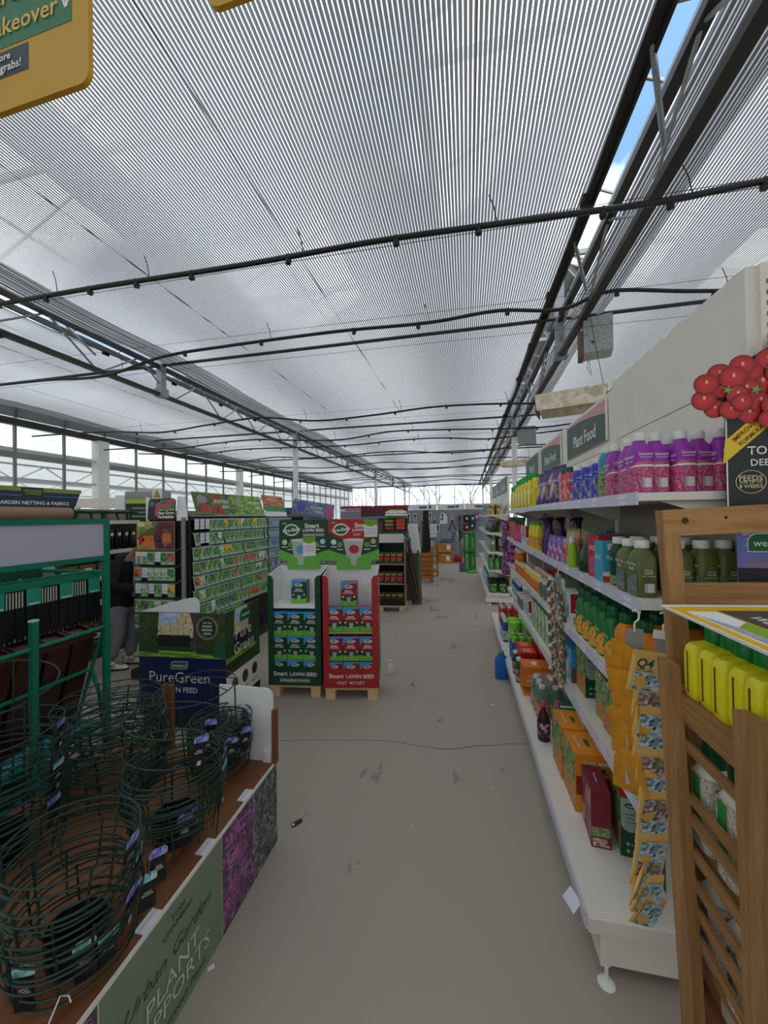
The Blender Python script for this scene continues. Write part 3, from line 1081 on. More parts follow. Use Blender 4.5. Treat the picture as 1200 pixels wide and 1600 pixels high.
P_bpouch = Proto(pouch('compost_pouch', 'pouch', 0.14, 0.08, 0.215, mottle([(0, '#8d8a63'), (0.5, '#9a9670'), (0.7, '#5d6b3f'), (0.85, '#c64a2c'), (1, '#b5b08d')], 5), flat('#77754f', 0.4)))
P_mpouch = Proto(pouch('feed_pouch', 'pouch', 0.10, 0.06, 0.16, mottle([(0, '#6a4a9a'), (0.3, '#c56ba0'), (0.5, '#e5dbe8'), (0.7, '#3f5aa0'), (1, '#8a2a5a')], 6), flat('#5a3f8a', 0.4)))
P_pspray = Proto(trigger('trigger_spray', 'spray bottle', 0.085, 0.07, 0.27, flat('#b52a5e', 0.3), flat('#1d5a3c', 0.4), FLOWER_PINK))
P_vspray = Proto(trigger('trigger_spray', 'spray bottle', 0.085, 0.07, 0.28, flat('#3a1a55', 0.3), flat('#2a143d', 0.4), flat('#4a2470', 0.4)))
RED = flat('#a81e26', 0.45)


def bar_on(root, w, d, h):
    panel(FR('R', (w / 2, 0, h * 0.14)), -d * 0.3, d * 0.3, -h * 0.07, h * 0.07, BARCODE, root, 'barcode')


FISH_GREY = flat('#8d9a94', 0.45)
FISH_GREEN = flat('#173f2d', 0.45)
def fish_carton(h, top, words_top):
    w, d = 0.17, 0.075
    t = carton('fertiliser_carton', 'carton', w, d, h, [FISH_GREEN, top, LEAFY, FISH_GREEN, FISH_GREEN, FISH_GREEN],
               words=[('R', 'Fish, Blood', 0.5, 0.72, 0.62, PRINTK), ('R', '& Bone', 0.5, 0.66, 0.4, PRINTK), ('R', 'Plant Food', 0.5, 0.59, 0.45, PRINTK)] + words_top,
               panels=[('F', 0.06, 0.94, 0.05, 0.4, flat('#b0763a', 0.5), 'front_panel')])
    M = FR('R', (w / 2, 0, 0))
    patch(disc_outline(0, h * 0.56, d * 0.48, h * 0.14, 20, pi, 2 * pi) + [(d * 0.48, h * 0.98), (-d * 0.48, h * 0.98)], M, FISH_GREY, t, 'grey_label', lift=0.0002, t=0.0006)
    patch(disc_outline(0, h * 0.86, d * 0.3, h * 0.045, 14), M, PRINTG, t, 'logo', lift=0.001)
    text('westland', M @ Matrix.Translation((0, h * 0.86, 0.0012)), PRINTW, t, w=d * 0.42)
    for k in range(2):
        patch(disc_outline(-d * 0.15, h * (0.1 + 0.12 * k), d * 0.08, d * 0.08, 10), M, flat('#9fb49a', 0.5), t, 'dot')
        text('Organic' if k else 'Natural', M @ Matrix.Translation((d * 0.15, h * (0.1 + 0.12 * k), 0.0006)), PRINTW, t, w=d * 0.3)
    return t


P_fish = Proto(fish_carton(0.24, flat('#1f5a3a', 0.45), []))
P_fishlow = Proto(fish_carton(0.24, flat('#b3202c', 0.45), [('TL', 'FISH, BLOOD & BONE', 0.5, 0.5, 0.8, PRINTW, pi / 2)]))
P_fishbr = Proto(fish_carton(0.23, flat('#a0703c', 0.5), []))
MAROON = flat('#6e1a2a', 0.45)
t = carton('fertiliser_carton', 'carton', 0.17, 0.075, 0.235, [MAROON, MAROON, mottle([(0, '#6e1a2a'), (0.5, '#7a2a34'), (0.7, '#b59a90'), (0.85, '#5a6a3a'), (1, '#5a1522')], 6), MAROON, MAROON, MAROON], words=[('TL', 'Dried Blood', 0.5, 0.5, 0.8, PRINTW, pi / 2)],
           panels=[('R', 0.04, 0.96, 0.2, 0.36, LEAFY, 'picture'), ('R', 0.08, 0.92, 0.03, 0.17, mottle([(0, '#6e1a2a'), (0.5, '#c9b9a8'), (0.7, '#6e1a2a'), (1, '#3b3b2a')], 4), 'back_panel')])
P_blood = Proto(t)
ORANGE = flat('#cf7f1e', 0.45)
t = carton('fertiliser_carton', 'carton', 0.2, 0.19, 0.27, [ORANGE, ORANGE, LEAFY, ORANGE, ORANGE, ORANGE],
           words=[('TL', 'BONE MEAL', 0.35, 0.5, 0.75, PRINTW, pi / 2), ('TL', 'PLANT FOOD', 0.8, 0.5, 0.5, PRINTW, pi / 2), ('R', 'BONE MEAL', 0.5, 0.86, 0.6, PRINTW)],
           panels=[('R', 0.03, 0.97, 0.3, 0.62, flat('#8a2a1f', 0.5), 'red_panel'), ('F', 0.05, 0.95, 0.02, 0.45, flat('#b0763a', 0.5), 'front_panel'), ('TL', 0.52, 0.62, 0.35, 0.65, PRINTG, 'logo'), ('R', 0.3, 0.7, 0.7, 0.78, PRINTG, 'logo')])
P_bone = Proto(t)
t = carton('clay_breaker_carton', 'carton', 0.17, 0.14, 0.22, [flat('#5a3a20', 0.6), flat('#d9741f', 0.45), flat('#b5651f', 0.5), flat('#d9741f', 0.45), ORANGE, ORANGE],
           words=[('R', 'Clay', 0.5, 0.66, 0.4, PRINTW), ('R', 'Breaker', 0.5, 0.52, 0.6, PRINTW), ('T', 'Clay', 0.5, 0.5, 0.35, PRINTW, pi / 2)], panels=[('R', 0.1, 0.9, 0.1, 0.22, flat('#b5561a', 0.5), 'strip'), ('TL', 0.2, 0.45, 0.3, 0.7, PRINTW, 'panel'), ('R', 0.0, 1.0, 0.22, 0.3, flat('#6a3a1a', 0.5), 'band')])
P_clay = Proto(t)
REDO = flat('#c8341f', 0.45)
t = carton('fertiliser_carton', 'carton', 0.14, 0.13, 0.12, [RED, REDO, RED, RED, RED, RED], panels=[('R', 0.1, 0.9, 0.15, 0.6, flat('#3a1a14', 0.5), 'back_panel'), ('TL', 0.25, 0.75, 0.2, 0.8, mottle([(0, '#c8341f'), (0.5, '#e8a23a'), (0.8, '#f0d9b0'), (1, '#c8341f')], 5), 'picture')])
P_redbox = Proto(t)
GRN = flat('#17693a', 0.45)
t = carton('lawn_feed_carton', 'carton', 0.2, 0.11, 0.21, [GRN, GRN, mottle([(0, '#3f86b8'), (0.4, '#bcd6dd'), (0.6, '#2f7a3a'), (1, '#174a26')], 4), flat('#1b1f1c', 0.45), GRN, GRN], panels=[('R', 0.12, 0.88, 0.1, 0.5, flat('#9aa8a0', 0.5), 'back_panel'), ('R', 0.2, 0.8, 0.6, 0.9, TOMATO_PIC, 'logo'), ('TL', 0.15, 0.85, 0.3, 0.4, PRINTW, 'strip')])
P_lawnbox = Proto(t)
t = carton('feed_carton', 'carton', 0.12, 0.08, 0.2, [RED, RED, flat('#b02a33', 0.4), banded([(0, '#8c1f2a'), (0.12, '#d9d5cc'), (0.55, '#d9d5cc'), (0.58, '#3f86b8'), (0.72, '#a81e2c'), (1, '#a81e2c')], 2), RED, RED], words=[('F', 'ROSE', 0.5, 0.7, 0.6, PRINTW)], panels=[('F', 0.08, 0.92, 0.08, 0.5, FLOWER_PINK, 'picture')])
P_rosebox = Proto(t)
t = carton('feed_carton', 'carton', 0.09, 0.07, 0.18, [flat('#3a9ab5', 0.4)] * 2 + [flat('#3a9ab5', 0.4), banded([(0, '#b8322f'), (0.15, '#e8e4da'), (0.25, '#3a9ab5'), (1, '#4aa8c0')], 2, 0.1)] + [flat('#3a9ab5', 0.4)] * 2, words=[('R', 'BUD', 0.5, 0.62, 0.6, PRINTW), ('F', 'BUG', 0.5, 0.6, 0.6, PRINTW)], panels=[('R', 0.3, 0.7, 0.78, 0.94, PRINTW, 'logo')])
P_bluebox = Proto(t)
t = carton('feed_carton', 'carton', 0.1, 0.07, 0.19, [WHITE, WHITE, mottle([(0, '#e9e7e2'), (0.5, '#9fc1c9'), (0.8, '#4d7a8a'), (1, '#e9e7e2')], 4), banded([(0, '#d8d6d0'), (0.4, '#d8d6d0'), (0.42, '#a11c2c'), (1, '#a11c2c')], 2), WHITE, WHITE], panels=[('R', 0.2, 0.8, 0.08, 0.3, BARCODE, 'barcode')])
P_whitebox = Proto(t)
t = carton('feed_carton', 'carton', 0.12, 0.09, 0.24, [flat('#7c8a5a', 0.5)] * 2 + [mottle([(0, '#8fa36a'), (0.4, '#c5cfa8'), (0.7, '#6fa0a8'), (1, '#5a7040')], 5), flat('#6d7260', 0.5)] + [flat('#6d7260', 0.5)] * 2, panels=[('R', 0.2, 0.8, 0.55, 0.8, BARCODE, 'barcode')])
P_palebox = Proto(t)
t = carton('feed_carton', 'carton', 0.12, 0.1, 0.2, [flat('#2d7fa8', 0.45)] * 2 + [mottle([(0, '#2d7fa8'), (0.5, '#5fb0cf'), (0.75, '#d8e6e8'), (1, '#1d5a7a')], 4), flat('#2f86b0', 0.45)] + [flat('#2d7fa8', 0.45)] * 2, panels=[('R', 0.0, 1.0, 0.0, 0.45, flat('#6b4a3a', 0.5), 'lower_panel')])
P_blbox = Proto(t)
t = carton('feed_carton', 'carton', 0.14, 0.1, 0.09, [flat('#5d2a6a', 0.45)] * 2 + [banded([(0, '#c2418a'), (0.3, '#3a1f5e'), (0.6, '#b05aa8'), (1, '#5d2a6a')], 2), banded([(0, '#a8407a'), (0.3, '#3a1f5e'), (0.6, '#c06aa0'), (1, '#4d2a6a')], 2)] + [flat('#5d2a6a', 0.45)] * 2)
P_purplebox = Proto(t)
t = carton('feed_carton', 'carton', 0.1, 0.08, 0.22, [RED, RED, TOMATO_PIC, mottle([(0, '#a81e26'), (0.5, '#8a1f2a'), (0.8, '#d9b0a8'), (1, '#5a1a1f')], 4), RED, RED])
P_tallred = Proto(t)
BROWNBOX = flat('#7a6246', 0.7)
t = carton('cardboard_box', 'box', 0.18, 0.12, 0.16, BROWNBOX, panels=[('F', 0.25, 0.75, 0.3, 0.75, PAPER, 'paper_label')])
P_brown = Proto(t)
t = carton('seed_feed_bag', 'pouch', 0.09, 0.08, 0.2, [INK, INK, mottle([(0, '#1a1a1a'), (0.4, '#e3b72a'), (0.6, '#6a8a3a'), (0.8, '#d9782a'), (1, '#1a1a1a')], 4), mottle([(0, '#e3b72a'), (0.4, '#1a1a1a'), (0.6, '#d8d0b8'), (1, '#8a6a2a')], 4), INK, INK])
P_ybox = Proto(t)


def row(proto, fmt, pts, rz=-pi / 2, group=None, jit=0.0, scale=None, start=0, names=None):
    out = []
    for i, p in enumerate(pts):
        r = rz + random.uniform(-jit, jit)
        out.append(proto.put(p, r, fmt.format(names[i] if names else ORD[i + start]), group, scale=scale))
    return out
# ================================================================== shelving on the right of the aisle
SHELFW = flat('#cfcac0', 0.5, var=0.04, name='shelf_enamel')
RAILC = flat('#b9b9c6', 0.35, var=0.03, name='ticket_strip')
TICKET = banded([(0, '#e9e9f2'), (0.35, '#a9b3d6'), (0.55, '#e6e6ee'), (1, '#dcdce8')], 2)
BACK_SHADE = flat('#8d877c', 0.6)  # darker than the cream above; shade behind the goods put into the colour


def off(root):
    return tuple(-c for c in root.location)


def gondola_bay(label, y0, y1, shelves, xf=XF, xb=XB, xbase=0.41, header=2.36, base_h=SB, end=False, tickets=4, first_no_upright=False):
    g = thing('shelving_bay', label, 'shelving', (xb, (y0 + y1) / 2, 0), group='shelving bays beside the aisle')
    L = off(g)

    def P(mb, name, mats, parent=g, smooth=False):
        o = mb.build(name, mats, parent, smooth)
        o.location = L if parent is g else (0, 0, 0)
        return o
    P(MB().box(xb, xb + 0.03, y0, y1, 0.1, shelves[-1]), 'back_panel', BACK_SHADE)
    P(MB().box(xb, xb + 0.03, y0, y1, shelves[-1] + 0.001, header - 0.36), 'upper_back_panel', CREAM)
    P(MB().box(xb - 0.002, xb + 0.03, y0 + 0.002, y1 - 0.002, header - 0.357, header), 'header_panel', CREAM)
    b_ = P(MB().box(xbase, xb + 0.02, y0, y1, base_h - 0.05, base_h), 'base_shelf', SHELFW)
    P(MB().box(xbase + 0.04, xbase + 0.07, y0, y1, 0.035, base_h - 0.05), 'kick_plate', SHELFW)
    r = P(MB().box(xbase - 0.006, xbase, y0 + 0.003, y1 - 0.003, base_h - 0.055, base_h + 0.004).box(xbase - 0.008, xbase - 0.006, y0 + 0.003, y1 - 0.003, base_h - 0.01, base_h + 0.004), 'ticket_strip', RAILC)
    if end:
        P(MB().box(xbase + 0.0, xb, y0 - 0.012, y0, base_h - 0.05, base_h - 0.003), 'end_lip', SHELFW)
        for k in range(3):
            P(MB().lathe([(0.006, 0), (0.005, 0.002)], 8), 'rivet', SHELFW).matrix_local = Matrix.Translation((xbase + 0.08 + 0.17 * k + L[0], y0 - 0.012 + L[1], base_h - 0.03)) @ Matrix.Rotation(pi / 2, 4, 'X')
        mb = MB()
        mb.super([(0.045, 0.006, 0.24, 8), (base_h - 0.06, 0.006, 0.24, 8)], 16, M=Matrix.Translation(((xbase + xb) / 2 + 0.02, y0 + 0.004, 0)) @ Matrix.Rotation(pi / 2, 4, 'Z'))
        P(mb, 'end_kick', SHELFW, smooth=True)
        P(MB().lathe([(0.026, 0), (0.028, 0.004), (0.02, 0.012), (0.006, 0.02), (0.006, 0.06)], 16, c=(xbase + 0.05, y0 - 0.02, 0)), 'levelling_foot', WHITE, smooth=True)
    for z in shelves:
        s = P(MB().box(xf, xb, y0, y1, z - 0.028, z), 'shelf', SHELFW)
        t = MB().box(xf - 0.006, xf, y0 + 0.003, y1 - 0.003, z - 0.042, z + 0.003).build('ticket_strip', RAILC, s)
        for k in range(tickets):
            yy = y0 + (y1 - y0) * (k + 0.35 + 0.25 * random.random()) / tickets
            MB().box(xf - 0.0075, xf - 0.006, yy - 0.032, yy + 0.032, z - 0.038, z - 0.002).build('price_ticket', TICKET, s)
        for yy in (y0 + 0.03, y1 - 0.03):
            MB().add([(xb, yy, z - 0.03), (xb, yy, z - 0.12), (xf + 0.08, yy, z - 0.03), (xb, yy + 0.004, z - 0.03), (xb, yy + 0.004, z - 0.12), (xf + 0.08, yy + 0.004, z - 0.03)], [(0, 1, 2), (5, 4, 3), (0, 2, 5, 3), (1, 4, 5, 2)]).build('bracket', SHELFW, s)
    # slotted upright
    up = P(MB().box(xb - 0.012, xb + 0.03, y1 - 0.02, y1 + 0.02, 0.02, header - 0.004), 'upright', CREAM)
    return g


bay_y = [1.44, 2.50, 3.56, 4.62, 5.60]
B1 = gondola_bay('cream shelving bay beside the wooden stand, tall blank header above purple bottles', 1.44, 2.50, [S4, S3, S2, S1], header=2.40, end=True)
B2 = gondola_bay('shelving bay with blue bottles under the large Plant Food sign', 2.50, 3.56, [S4, S3, S2, S1])
B3 = gondola_bay('shelving bay with yellow jugs under the second Plant Food sign', 3.56, 4.62, [S4, S3, S2, S1 - 0.005])
B4 = gondola_bay('shelving bay with a green pests sign, last before the gap', 4.62, 5.60, [S4, S3, S2, S1 - 0.015], xf=0.64)
# slotted end upright with the grey bracket, seen over the tomato poster
L = off(B1)
o = MB().box(XB + 0.03, XB + 0.075, 1.425, 1.455, 0.02, 2.40).build('end_upright', CREAM, B1)
o.location = L
for k in range(9):
    o = MB().box(XB + 0.045, XB + 0.058, 1.4235, 1.4245, 2.05 + 0.035 * k, 2.064 + 0.035 * k).build('slot', flat('#6d6a62', 0.6), B1)
    o.location = L
o = MB().box(XB + 0.075, XB + 0.4, 1.44, 1.47, 2.27, 2.40).build('grey_bracket_panel', flat('#55585c', 0.5), B1)
o.location = L
o = MB().box(XB + 0.085, XB + 0.4, 1.45, 1.47, 1.7, 2.265).build('end_panel', CREAM, B1)
o.location = L
o = MB().box(XB + 0.03, XB + 0.4, 1.46, 1.48, 0.2, 1.7).build('end_panel', CREAM, B1)
o.location = L

# ---- header signs
SIGNG = flat('#3f5450', 0.5, name='sign_green')
SIGNP = flat('#bf8d8f', 0.5, name='sign_pink')


def header_sign(label, y0, y1, z0, z1, words, pink=True):
    t = thing('category_sign', label, 'sign', (XB - 0.012, (y0 + y1) / 2, z0), group='green signs on the shelving headers')
    w, h = y1 - y0, z1 - z0
    M = FR('L', (0, 0, 0))
    patch([(-w / 2, 0), (w / 2, 0), (w / 2, h), (-w / 2, h)], M, SIGNP if pink else SIGNG, t, 'backing_board', t=0.006, lift=0.001)
    if pink:
        top = [(w / 2 - w * i / 10, h * (0.93 - 0.24 * ((i / 10 - 0.15) / 0.85) ** 2 if i > 1 else 0.93)) for i in range(11)]
        top = [(x, h * (0.94 - 0.30 * (1 - (x + w / 2) / w) ** 2.2)) for x in [w / 2 - w * i / 10 for i in range(11)]]
        top = [(-x, y) for x, y in top][::-1]
        patch([(-w / 2, 0.004), (w / 2, 0.004)] + top, M, SIGNG, t, 'green_field', lift=0.0022)
    for i, s in enumerate(words):
        text(s, M @ Matrix.Translation((0.0, h * (0.40 - 0.16 * i + 0.07 * (len(words) - 1)), 0.003)), PRINTW, t, w=w * (0.58 if len(words) == 1 else 0.42), bold=0.015, spacing=0.92)
    patch(disc_outline(0, h * 0.72, w * 0.07, h * 0.05), M, flat('#4d6661', 0.5), t, 'faint_logo', lift=0.003)
    MB().bar((0.0, -w / 2 - 0.004, 0), (0.0, -w / 2 - 0.004, h), 0.012).build('edge_strip', CREAM, t)
    MB().bar((0.0, w / 2 + 0.004, 0), (0.0, w / 2 + 0.004, h), 0.012).build('edge_strip', CREAM, t)
    return t


header_sign('large green Plant Food sign with pink arch, first from the tall blank header', 2.62, 3.50, 2.06, 2.33, ['Plant Food'])
header_sign('green Plant Food sign with pink arch, second from the tall blank header', 3.72, 4.56, 2.06, 2.33, ['Plant Food'])
header_sign('plain green pests and diseases sign beside a white post', 4.72, 5.56, 2.06, 2.33, ['Pests &', 'Diseases'], pink=False)

# ---- top shelf
row(P_purple, 'purple seaweed bottle at the shelf end, {} from the aisle edge of the top shelf', [(x, 1.53 + 0.02 * (i % 2), S1) for i, x in enumerate((0.642, 0.702, 0.775, 0.840, 0.898))], -pi / 2 + 0.10, 'purple seaweed bottles')
row(P_purple, 'purple seaweed bottle in the second rank of the top shelf, {} from the aisle edge', [(x, 1.64, S1) for x in (0.655, 0.725, 0.795, 0.865)], -pi / 2, 'purple seaweed bottles')
row(P_purple, 'smaller looking purple bottle beside the teal bottle on the top shelf', [(0.645, 1.755, S1)], -pi / 2, 'purple seaweed bottles')
row(P_teal, 'teal bottle between purple and blue bottles on the top shelf, {} from the aisle edge', [(0.645, 1.85, S1), (0.72, 1.86, S1)], group='teal bottles')
row(P_blue, 'blue plant food bottle with white cap, {} from the purple bottles on the top shelf', [(0.645, 1.97, S1), (0.645, 2.12, S1), (0.645, 2.27, S1)], group='blue plant food bottles')
row(P_blue, 'blue plant food bottle standing behind the front blue bottles, {} from the purple end', [(0.72, 2.0, S1), (0.72, 2.12, S1), (0.72, 2.24, S1)], group='blue plant food bottles')
row(P_red, 'rose red bottle with green cap on the top shelf, {} from the blue bottles', [(0.655, 2.47, S1), (0.655, 2.58, S1), (0.74, 2.42, S1)], group='rose red bottles')
row(P_grow, 'green capped bottle behind the blue bottles on the top shelf, {} from the purple end', [(0.80, 2.10, S1), (0.80, 2.3, S1), (0.82, 2.75, S1)], group='green capped bottles at the back')
row(P_ppouch, 'dark purple rose food pouch on the top shelf, {} from the rose red bottles', [(0.67, 2.77, S1), (0.66, 3.0, S1), (0.67, 3.24, S1)], -pi / 2 + 0.25, 'purple pouches')
row(P_yjug, 'yellow jug with green lid on the top shelf, {} from the purple pouches', [(0.655, 3.56 + 0.2 * k, S1) for k in range(5)], -pi / 2, 'yellow jugs on the top shelf')
row(P_yjug, 'yellow jug with green lid on the last top shelf before the gap, {} of three', [(0.70, 4.73 + 0.2 * k, S1 - 0.015) for k in range(3)], -pi / 2, 'yellow jugs on the top shelf')

# ---- second shelf
row(P_olive, 'olive green citrus feed bottle on the second shelf, {} from the aisle edge', [(x, y, S2) for x, y in ((0.650, 1.545), (0.646, 1.64))], -pi / 2 + 0.06, 'olive feed bottles')
row(P_olive, 'olive green bottle framed by the wooden stand rails, {} from the stand post', [(x, 1.53, S2) for x in (0.755, 0.832, 0.900)], -pi / 2 + 0.16, 'olive feed bottles')
row(P_olive, 'olive green bottle in the rear rank of the second shelf, {} from the aisle edge', [(x, 1.70, S2) for x in (0.71, 0.79, 0.87)], -pi / 2, 'olive feed bottles')
row(P_green, 'dark green tonic bottle with white cap on the second shelf, {} from the aisle edge', [(0.655, 1.76, S2), (0.735, 1.79, S2), (0.815, 1.8, S2)], group='dark green tonic bottles')
row(P_bluebox, 'small blue bud feed carton beside the dark green tonic bottle', [(0.645, 1.87, S2)], -pi / 2 + 0.05)
row(P_rosebox, 'red and blue feed carton beside the small blue carton on the second shelf', [(0.66, 1.97, S2)], -pi / 2 + 0.1)
row(P_spouch, 'crumpled silver foil pouch behind the red and blue carton, {} from the tonic bottles', [(0.78, 1.98, S2), (0.77, 2.12, S2)], -pi / 2 + 0.3, 'silver foil pouches')
row(P_gpouch, 'dark green foil pouch slumping over the second shelf edge, {} of the two', [(0.665, 2.13, S2), (0.76, 2.30, S2)], -pi / 2 + 0.35, 'green foil pouches')
row(P_lime, 'small lime bottle with white cap between foil pouches on the second shelf', [(0.625, 2.33, S2)])
row(P_bpouch, 'beige green compost pouch on the second shelf, {} from the lime bottle', [(0.66, 2.43, S2), (0.75, 2.46, S2)], -pi / 2 + 0.3, 'beige pouches')
row(P_mpouch, 'small violet and pink pouch on the second shelf, {} from the beige pouch', [(0.64, 2.60, S2), (0.64, 2.74, S2), (0.64, 2.87, S2), (0.73, 2.66, S2), (0.74, 2.82, S2)], -pi / 2 + 0.2, 'violet pouches')
row(P_vspray, 'dark purple trigger spray on the second shelf, {} from the beige pouch', [(0.65, 2.99, S2), (0.66, 3.14, S2), (0.75, 3.06, S2), (0.78, 2.75, S2)], -pi / 2 + 0.2, 'purple trigger sprays')
row(P_ybottle, 'slim yellow bottle with green cap on the second shelf, {} from the purple sprays', [(0.645, 3.36, S2), (0.645, 3.52, S2), (0.645, 3.66, S2)], group='slim yellow bottles')
row(P_whitebox, 'white and red carton on the second shelf, {} from the slim yellow bottles', [(0.645, 3.86, S2), (0.645, 4.02, S2)], group='white cartons on the second shelf')
row(P_pspray, 'pink trigger spray with green head on the second shelf, {} from the white cartons', [(0.65, 4.2, S2), (0.65, 4.36, S2), (0.65, 4.52, S2), (0.65, 4.67, S2)], group='pink trigger sprays')
row(P_tallred, 'tall red carton on the second shelf, {} from the pink sprays', [(0.70, 4.85 + 0.13 * k, S2) for k in range(5)], group='tall red cartons')
row(P_brown, 'plain brown cardboard box at the back of the second shelf, {} from the pouches', [(0.85, 2.62 + 0.21 * k, S2) for k in range(7)], group='brown boxes at the back')

# ---- third shelf
row(P_orange, 'orange tomato feed bottle with green cap on the third shelf, {} from the aisle edge', [(0.655, 1.70, S3), (0.675, 1.585, S3), (0.765, 1.70, S3), (0.78, 1.58, S3), (0.865, 1.66, S3)], -pi / 2 + 0.05, 'orange tomato feed bottles')
row(P_grow, 'green sunflower bottle in the front rank of the third shelf, {} from the orange bottles', [(0.652, 1.82 + 0.105 * k, S3) for k in range(5)], group='green sunflower feed bottles')
row(P_grow, 'green sunflower bottle in the middle rank of the third shelf, {} from the orange bottles', [(0.742, 1.83 + 0.105 * k, S3) for k in range(5)], group='green sunflower feed bottles')
row(P_grow, 'green sunflower bottle in the rear rank of the third shelf, {} from the orange bottles', [(0.832, 1.84 + 0.105 * k, S3) for k in range(4)], group='green sunflower feed bottles')
row(P_whitebox, 'white and red carton on the third shelf, {} from the green sunflower feed bottles', [(0.65, 2.40, S3), (0.65, 2.49, S3), (0.74, 2.42, S3)], group='white cartons on the third shelf')
row(P_palebox, 'pale green bag shaped carton on the third shelf, {} from the sunflower feed bottles', [(0.68, 2.60, S3), (0.68, 2.73, S3), (0.80, 2.58, S3)], group='pale green cartons')
row(P_dark, 'dark green bottle with white cap on the third shelf, {} from the pale green cartons', [(0.645, 2.84, S3), (0.645, 2.95, S3), (0.73, 2.88, S3)], group='dark green bottles')
row(P_greytub, 'grey tub on the third shelf, {} from the dark green bottles', [(0.65, 3.06, S3), (0.65, 3.18, S3)], group='grey tubs')
row(P_seedfeed, 'small tomato feed bottle, front rank of the third shelf, {} from the grey tubs', [(0.64, 3.28 + 0.075 * k, S3) for k in range(9)], group='small tomato feed bottles')
row(P_seedfeed, 'small tomato feed bottle, rear rank of the third shelf, {} from the grey tubs', [(0.72, 3.28 + 0.075 * k, S3) for k in range(9)], group='small tomato feed bottles')
row(P_redbox, 'red and orange carton on the third shelf behind the tomato feed, {} of four', [(0.84, 3.35 + 0.16 * k, S3) for k in range(4)], group='red cartons behind the tomato feed')
row(P_yellowtub, 'yellow tub on the third shelf past the small tomato bottles, {}', [(0.655, 4.05, S3), (0.655, 4.2, S3), (0.655, 4.36, S3), (0.655, 4.36, S3 + 0.13), (0.655, 4.52, S3), (0.655, 4.52, S3 + 0.13)], names=['first alone', 'second alone', 'lower of third', 'upper of third', 'lower of fourth', 'upper of fourth'], group='yellow tubs')
row(P_redbottle, 'tall red bottle on the third shelf, {} from the yellow tubs', [(0.69, 4.74, S3), (0.69, 4.86, S3), (0.69, 4.98, S3)], group='tall red bottles')
row(P_purplebox, 'purple and pink striped box stacked on the third shelf near the gap, {} counted upward', [(0.705, 5.35, S3 + 0.09 * k) for k in range(3)], group='purple striped boxes')
row(P_purplebox, 'purple and pink striped box stacked on the second shelf near the gap, {} counted upward', [(0.705, 5.5, S2 + 0.09 * k) for k in range(3)], group='purple striped boxes')

# ---- fourth shelf
row(P_fish, 'grey labelled fish blood carton on the fourth shelf, {} from the near end', [(0.69, 1.90, S4), (0.70, 2.36, S4), (0.78, 1.92, S4), (0.80, 2.35, S4)], group='fish blood and bone cartons')
row(P_fishbr, 'brown topped fertiliser carton on the fourth shelf beside the near fish blood carton', [(0.70, 2.03, S4)])
row(P_orange, 'orange feed bottle low on the fourth shelf behind the orange sachets', [(0.70, 1.70, S4)])
row(P_blbox, 'light blue carton on the fourth shelf, {} from the fish blood cartons', [(0.69, 2.52, S4), (0.69, 2.66, S4), (0.82, 2.6, S4)], group='light blue cartons')
row(P_fish, 'fish blood carton beyond the light blue cartons on the fourth shelf, {} in line', [(0.69, 2.95, S4), (0.80, 2.95, S4)], group='fish blood and bone cartons')
row(P_palebox, 'pale green carton on the fourth shelf past the picture strip, {} from the strip', [(0.68, 3.10 + 0.14 * k, S4) for k in range(5)], group='pale green cartons')
row(P_whitebox, 'white and red carton on the fourth shelf past the pale cartons, {} in line', [(0.66, 3.86 + 0.12 * k, S4) for k in range(3)], group='white cartons on the fourth shelf')
row(P_greytub, 'grey tub on the fourth shelf past the white cartons, {} in line', [(0.66, 4.25 + 0.12 * k, S4) for k in range(3)], group='grey tubs')
row(P_bottle_bl, 'small dark blue bottle at the end of the fourth shelf, {} from the grey tubs', [(0.69, 4.75 + 0.11 * k, S4) for k in range(6)], group='small dark blue bottles')

# ---- base shelf
row(P_blood, 'maroon dried blood carton standing on the white base shelf', [(0.560, 1.815, SB)], -pi / 2 - 0.09)
row(P_fishlow, 'red topped fish blood and bone carton beside the maroon carton on the base shelf', [(0.668, 1.79, SB)], -pi / 2 - 0.14)
row(P_fishlow, 'red fertiliser carton behind the hanging sachets on the base shelf, the {} one', [(0.80, 1.60, SB), (0.80, 1.80, SB)], 0.0, names=['nearer', 'farther'], group='red cartons behind the sachets')
row(P_bone, 'orange bone meal carton on the base shelf, {} from the maroon carton', [(0.60, 2.02, SB), (0.595, 2.235, SB)], group='orange bone meal cartons')
row(P_lawnbox, 'dark green lawn feed carton on the base shelf beyond the orange cartons', [(0.62, 2.47, SB)])
row(P_lawnbox, 'second dark green lawn feed carton at the back of the base shelf', [(0.76, 2.47, SB)])
row(P_plum, 'dark plum bottle with red cap on the base shelf, {} from the aisle edge', [(0.485, 2.50, SB), (0.575, 2.52, SB)], group='plum bottles')
row(P_clay, 'orange clay breaker carton on the base shelf, {} from the aisle edge', [(0.525, 3.16, SB), (0.67, 3.16, SB)], group='clay breaker cartons')
row(P_redbox, 'red carton stacked on the base shelf past the clay breaker, {}', [(0.54, 3.40, SB + 0.12), (0.69, 3.40, SB + 0.12), (0.54, 3.55, SB + 0.12), (0.69, 3.55, SB + 0.12), (0.54, 3.40, SB), (0.69, 3.40, SB), (0.54, 3.55, SB), (0.69, 3.55, SB)], names=[u + v + w for u in ('upper ', 'lower ') for v in ('near ', 'far ') for w in ('aisle side', 'wall side')], group='red cartons stacked on the base')
row(P_dark, 'dark green bottle standing at the edge of the base shelf, {} past the clay breaker', [(0.46, 3.33, SB), (0.46, 3.5, SB)], group='dark green bottles')
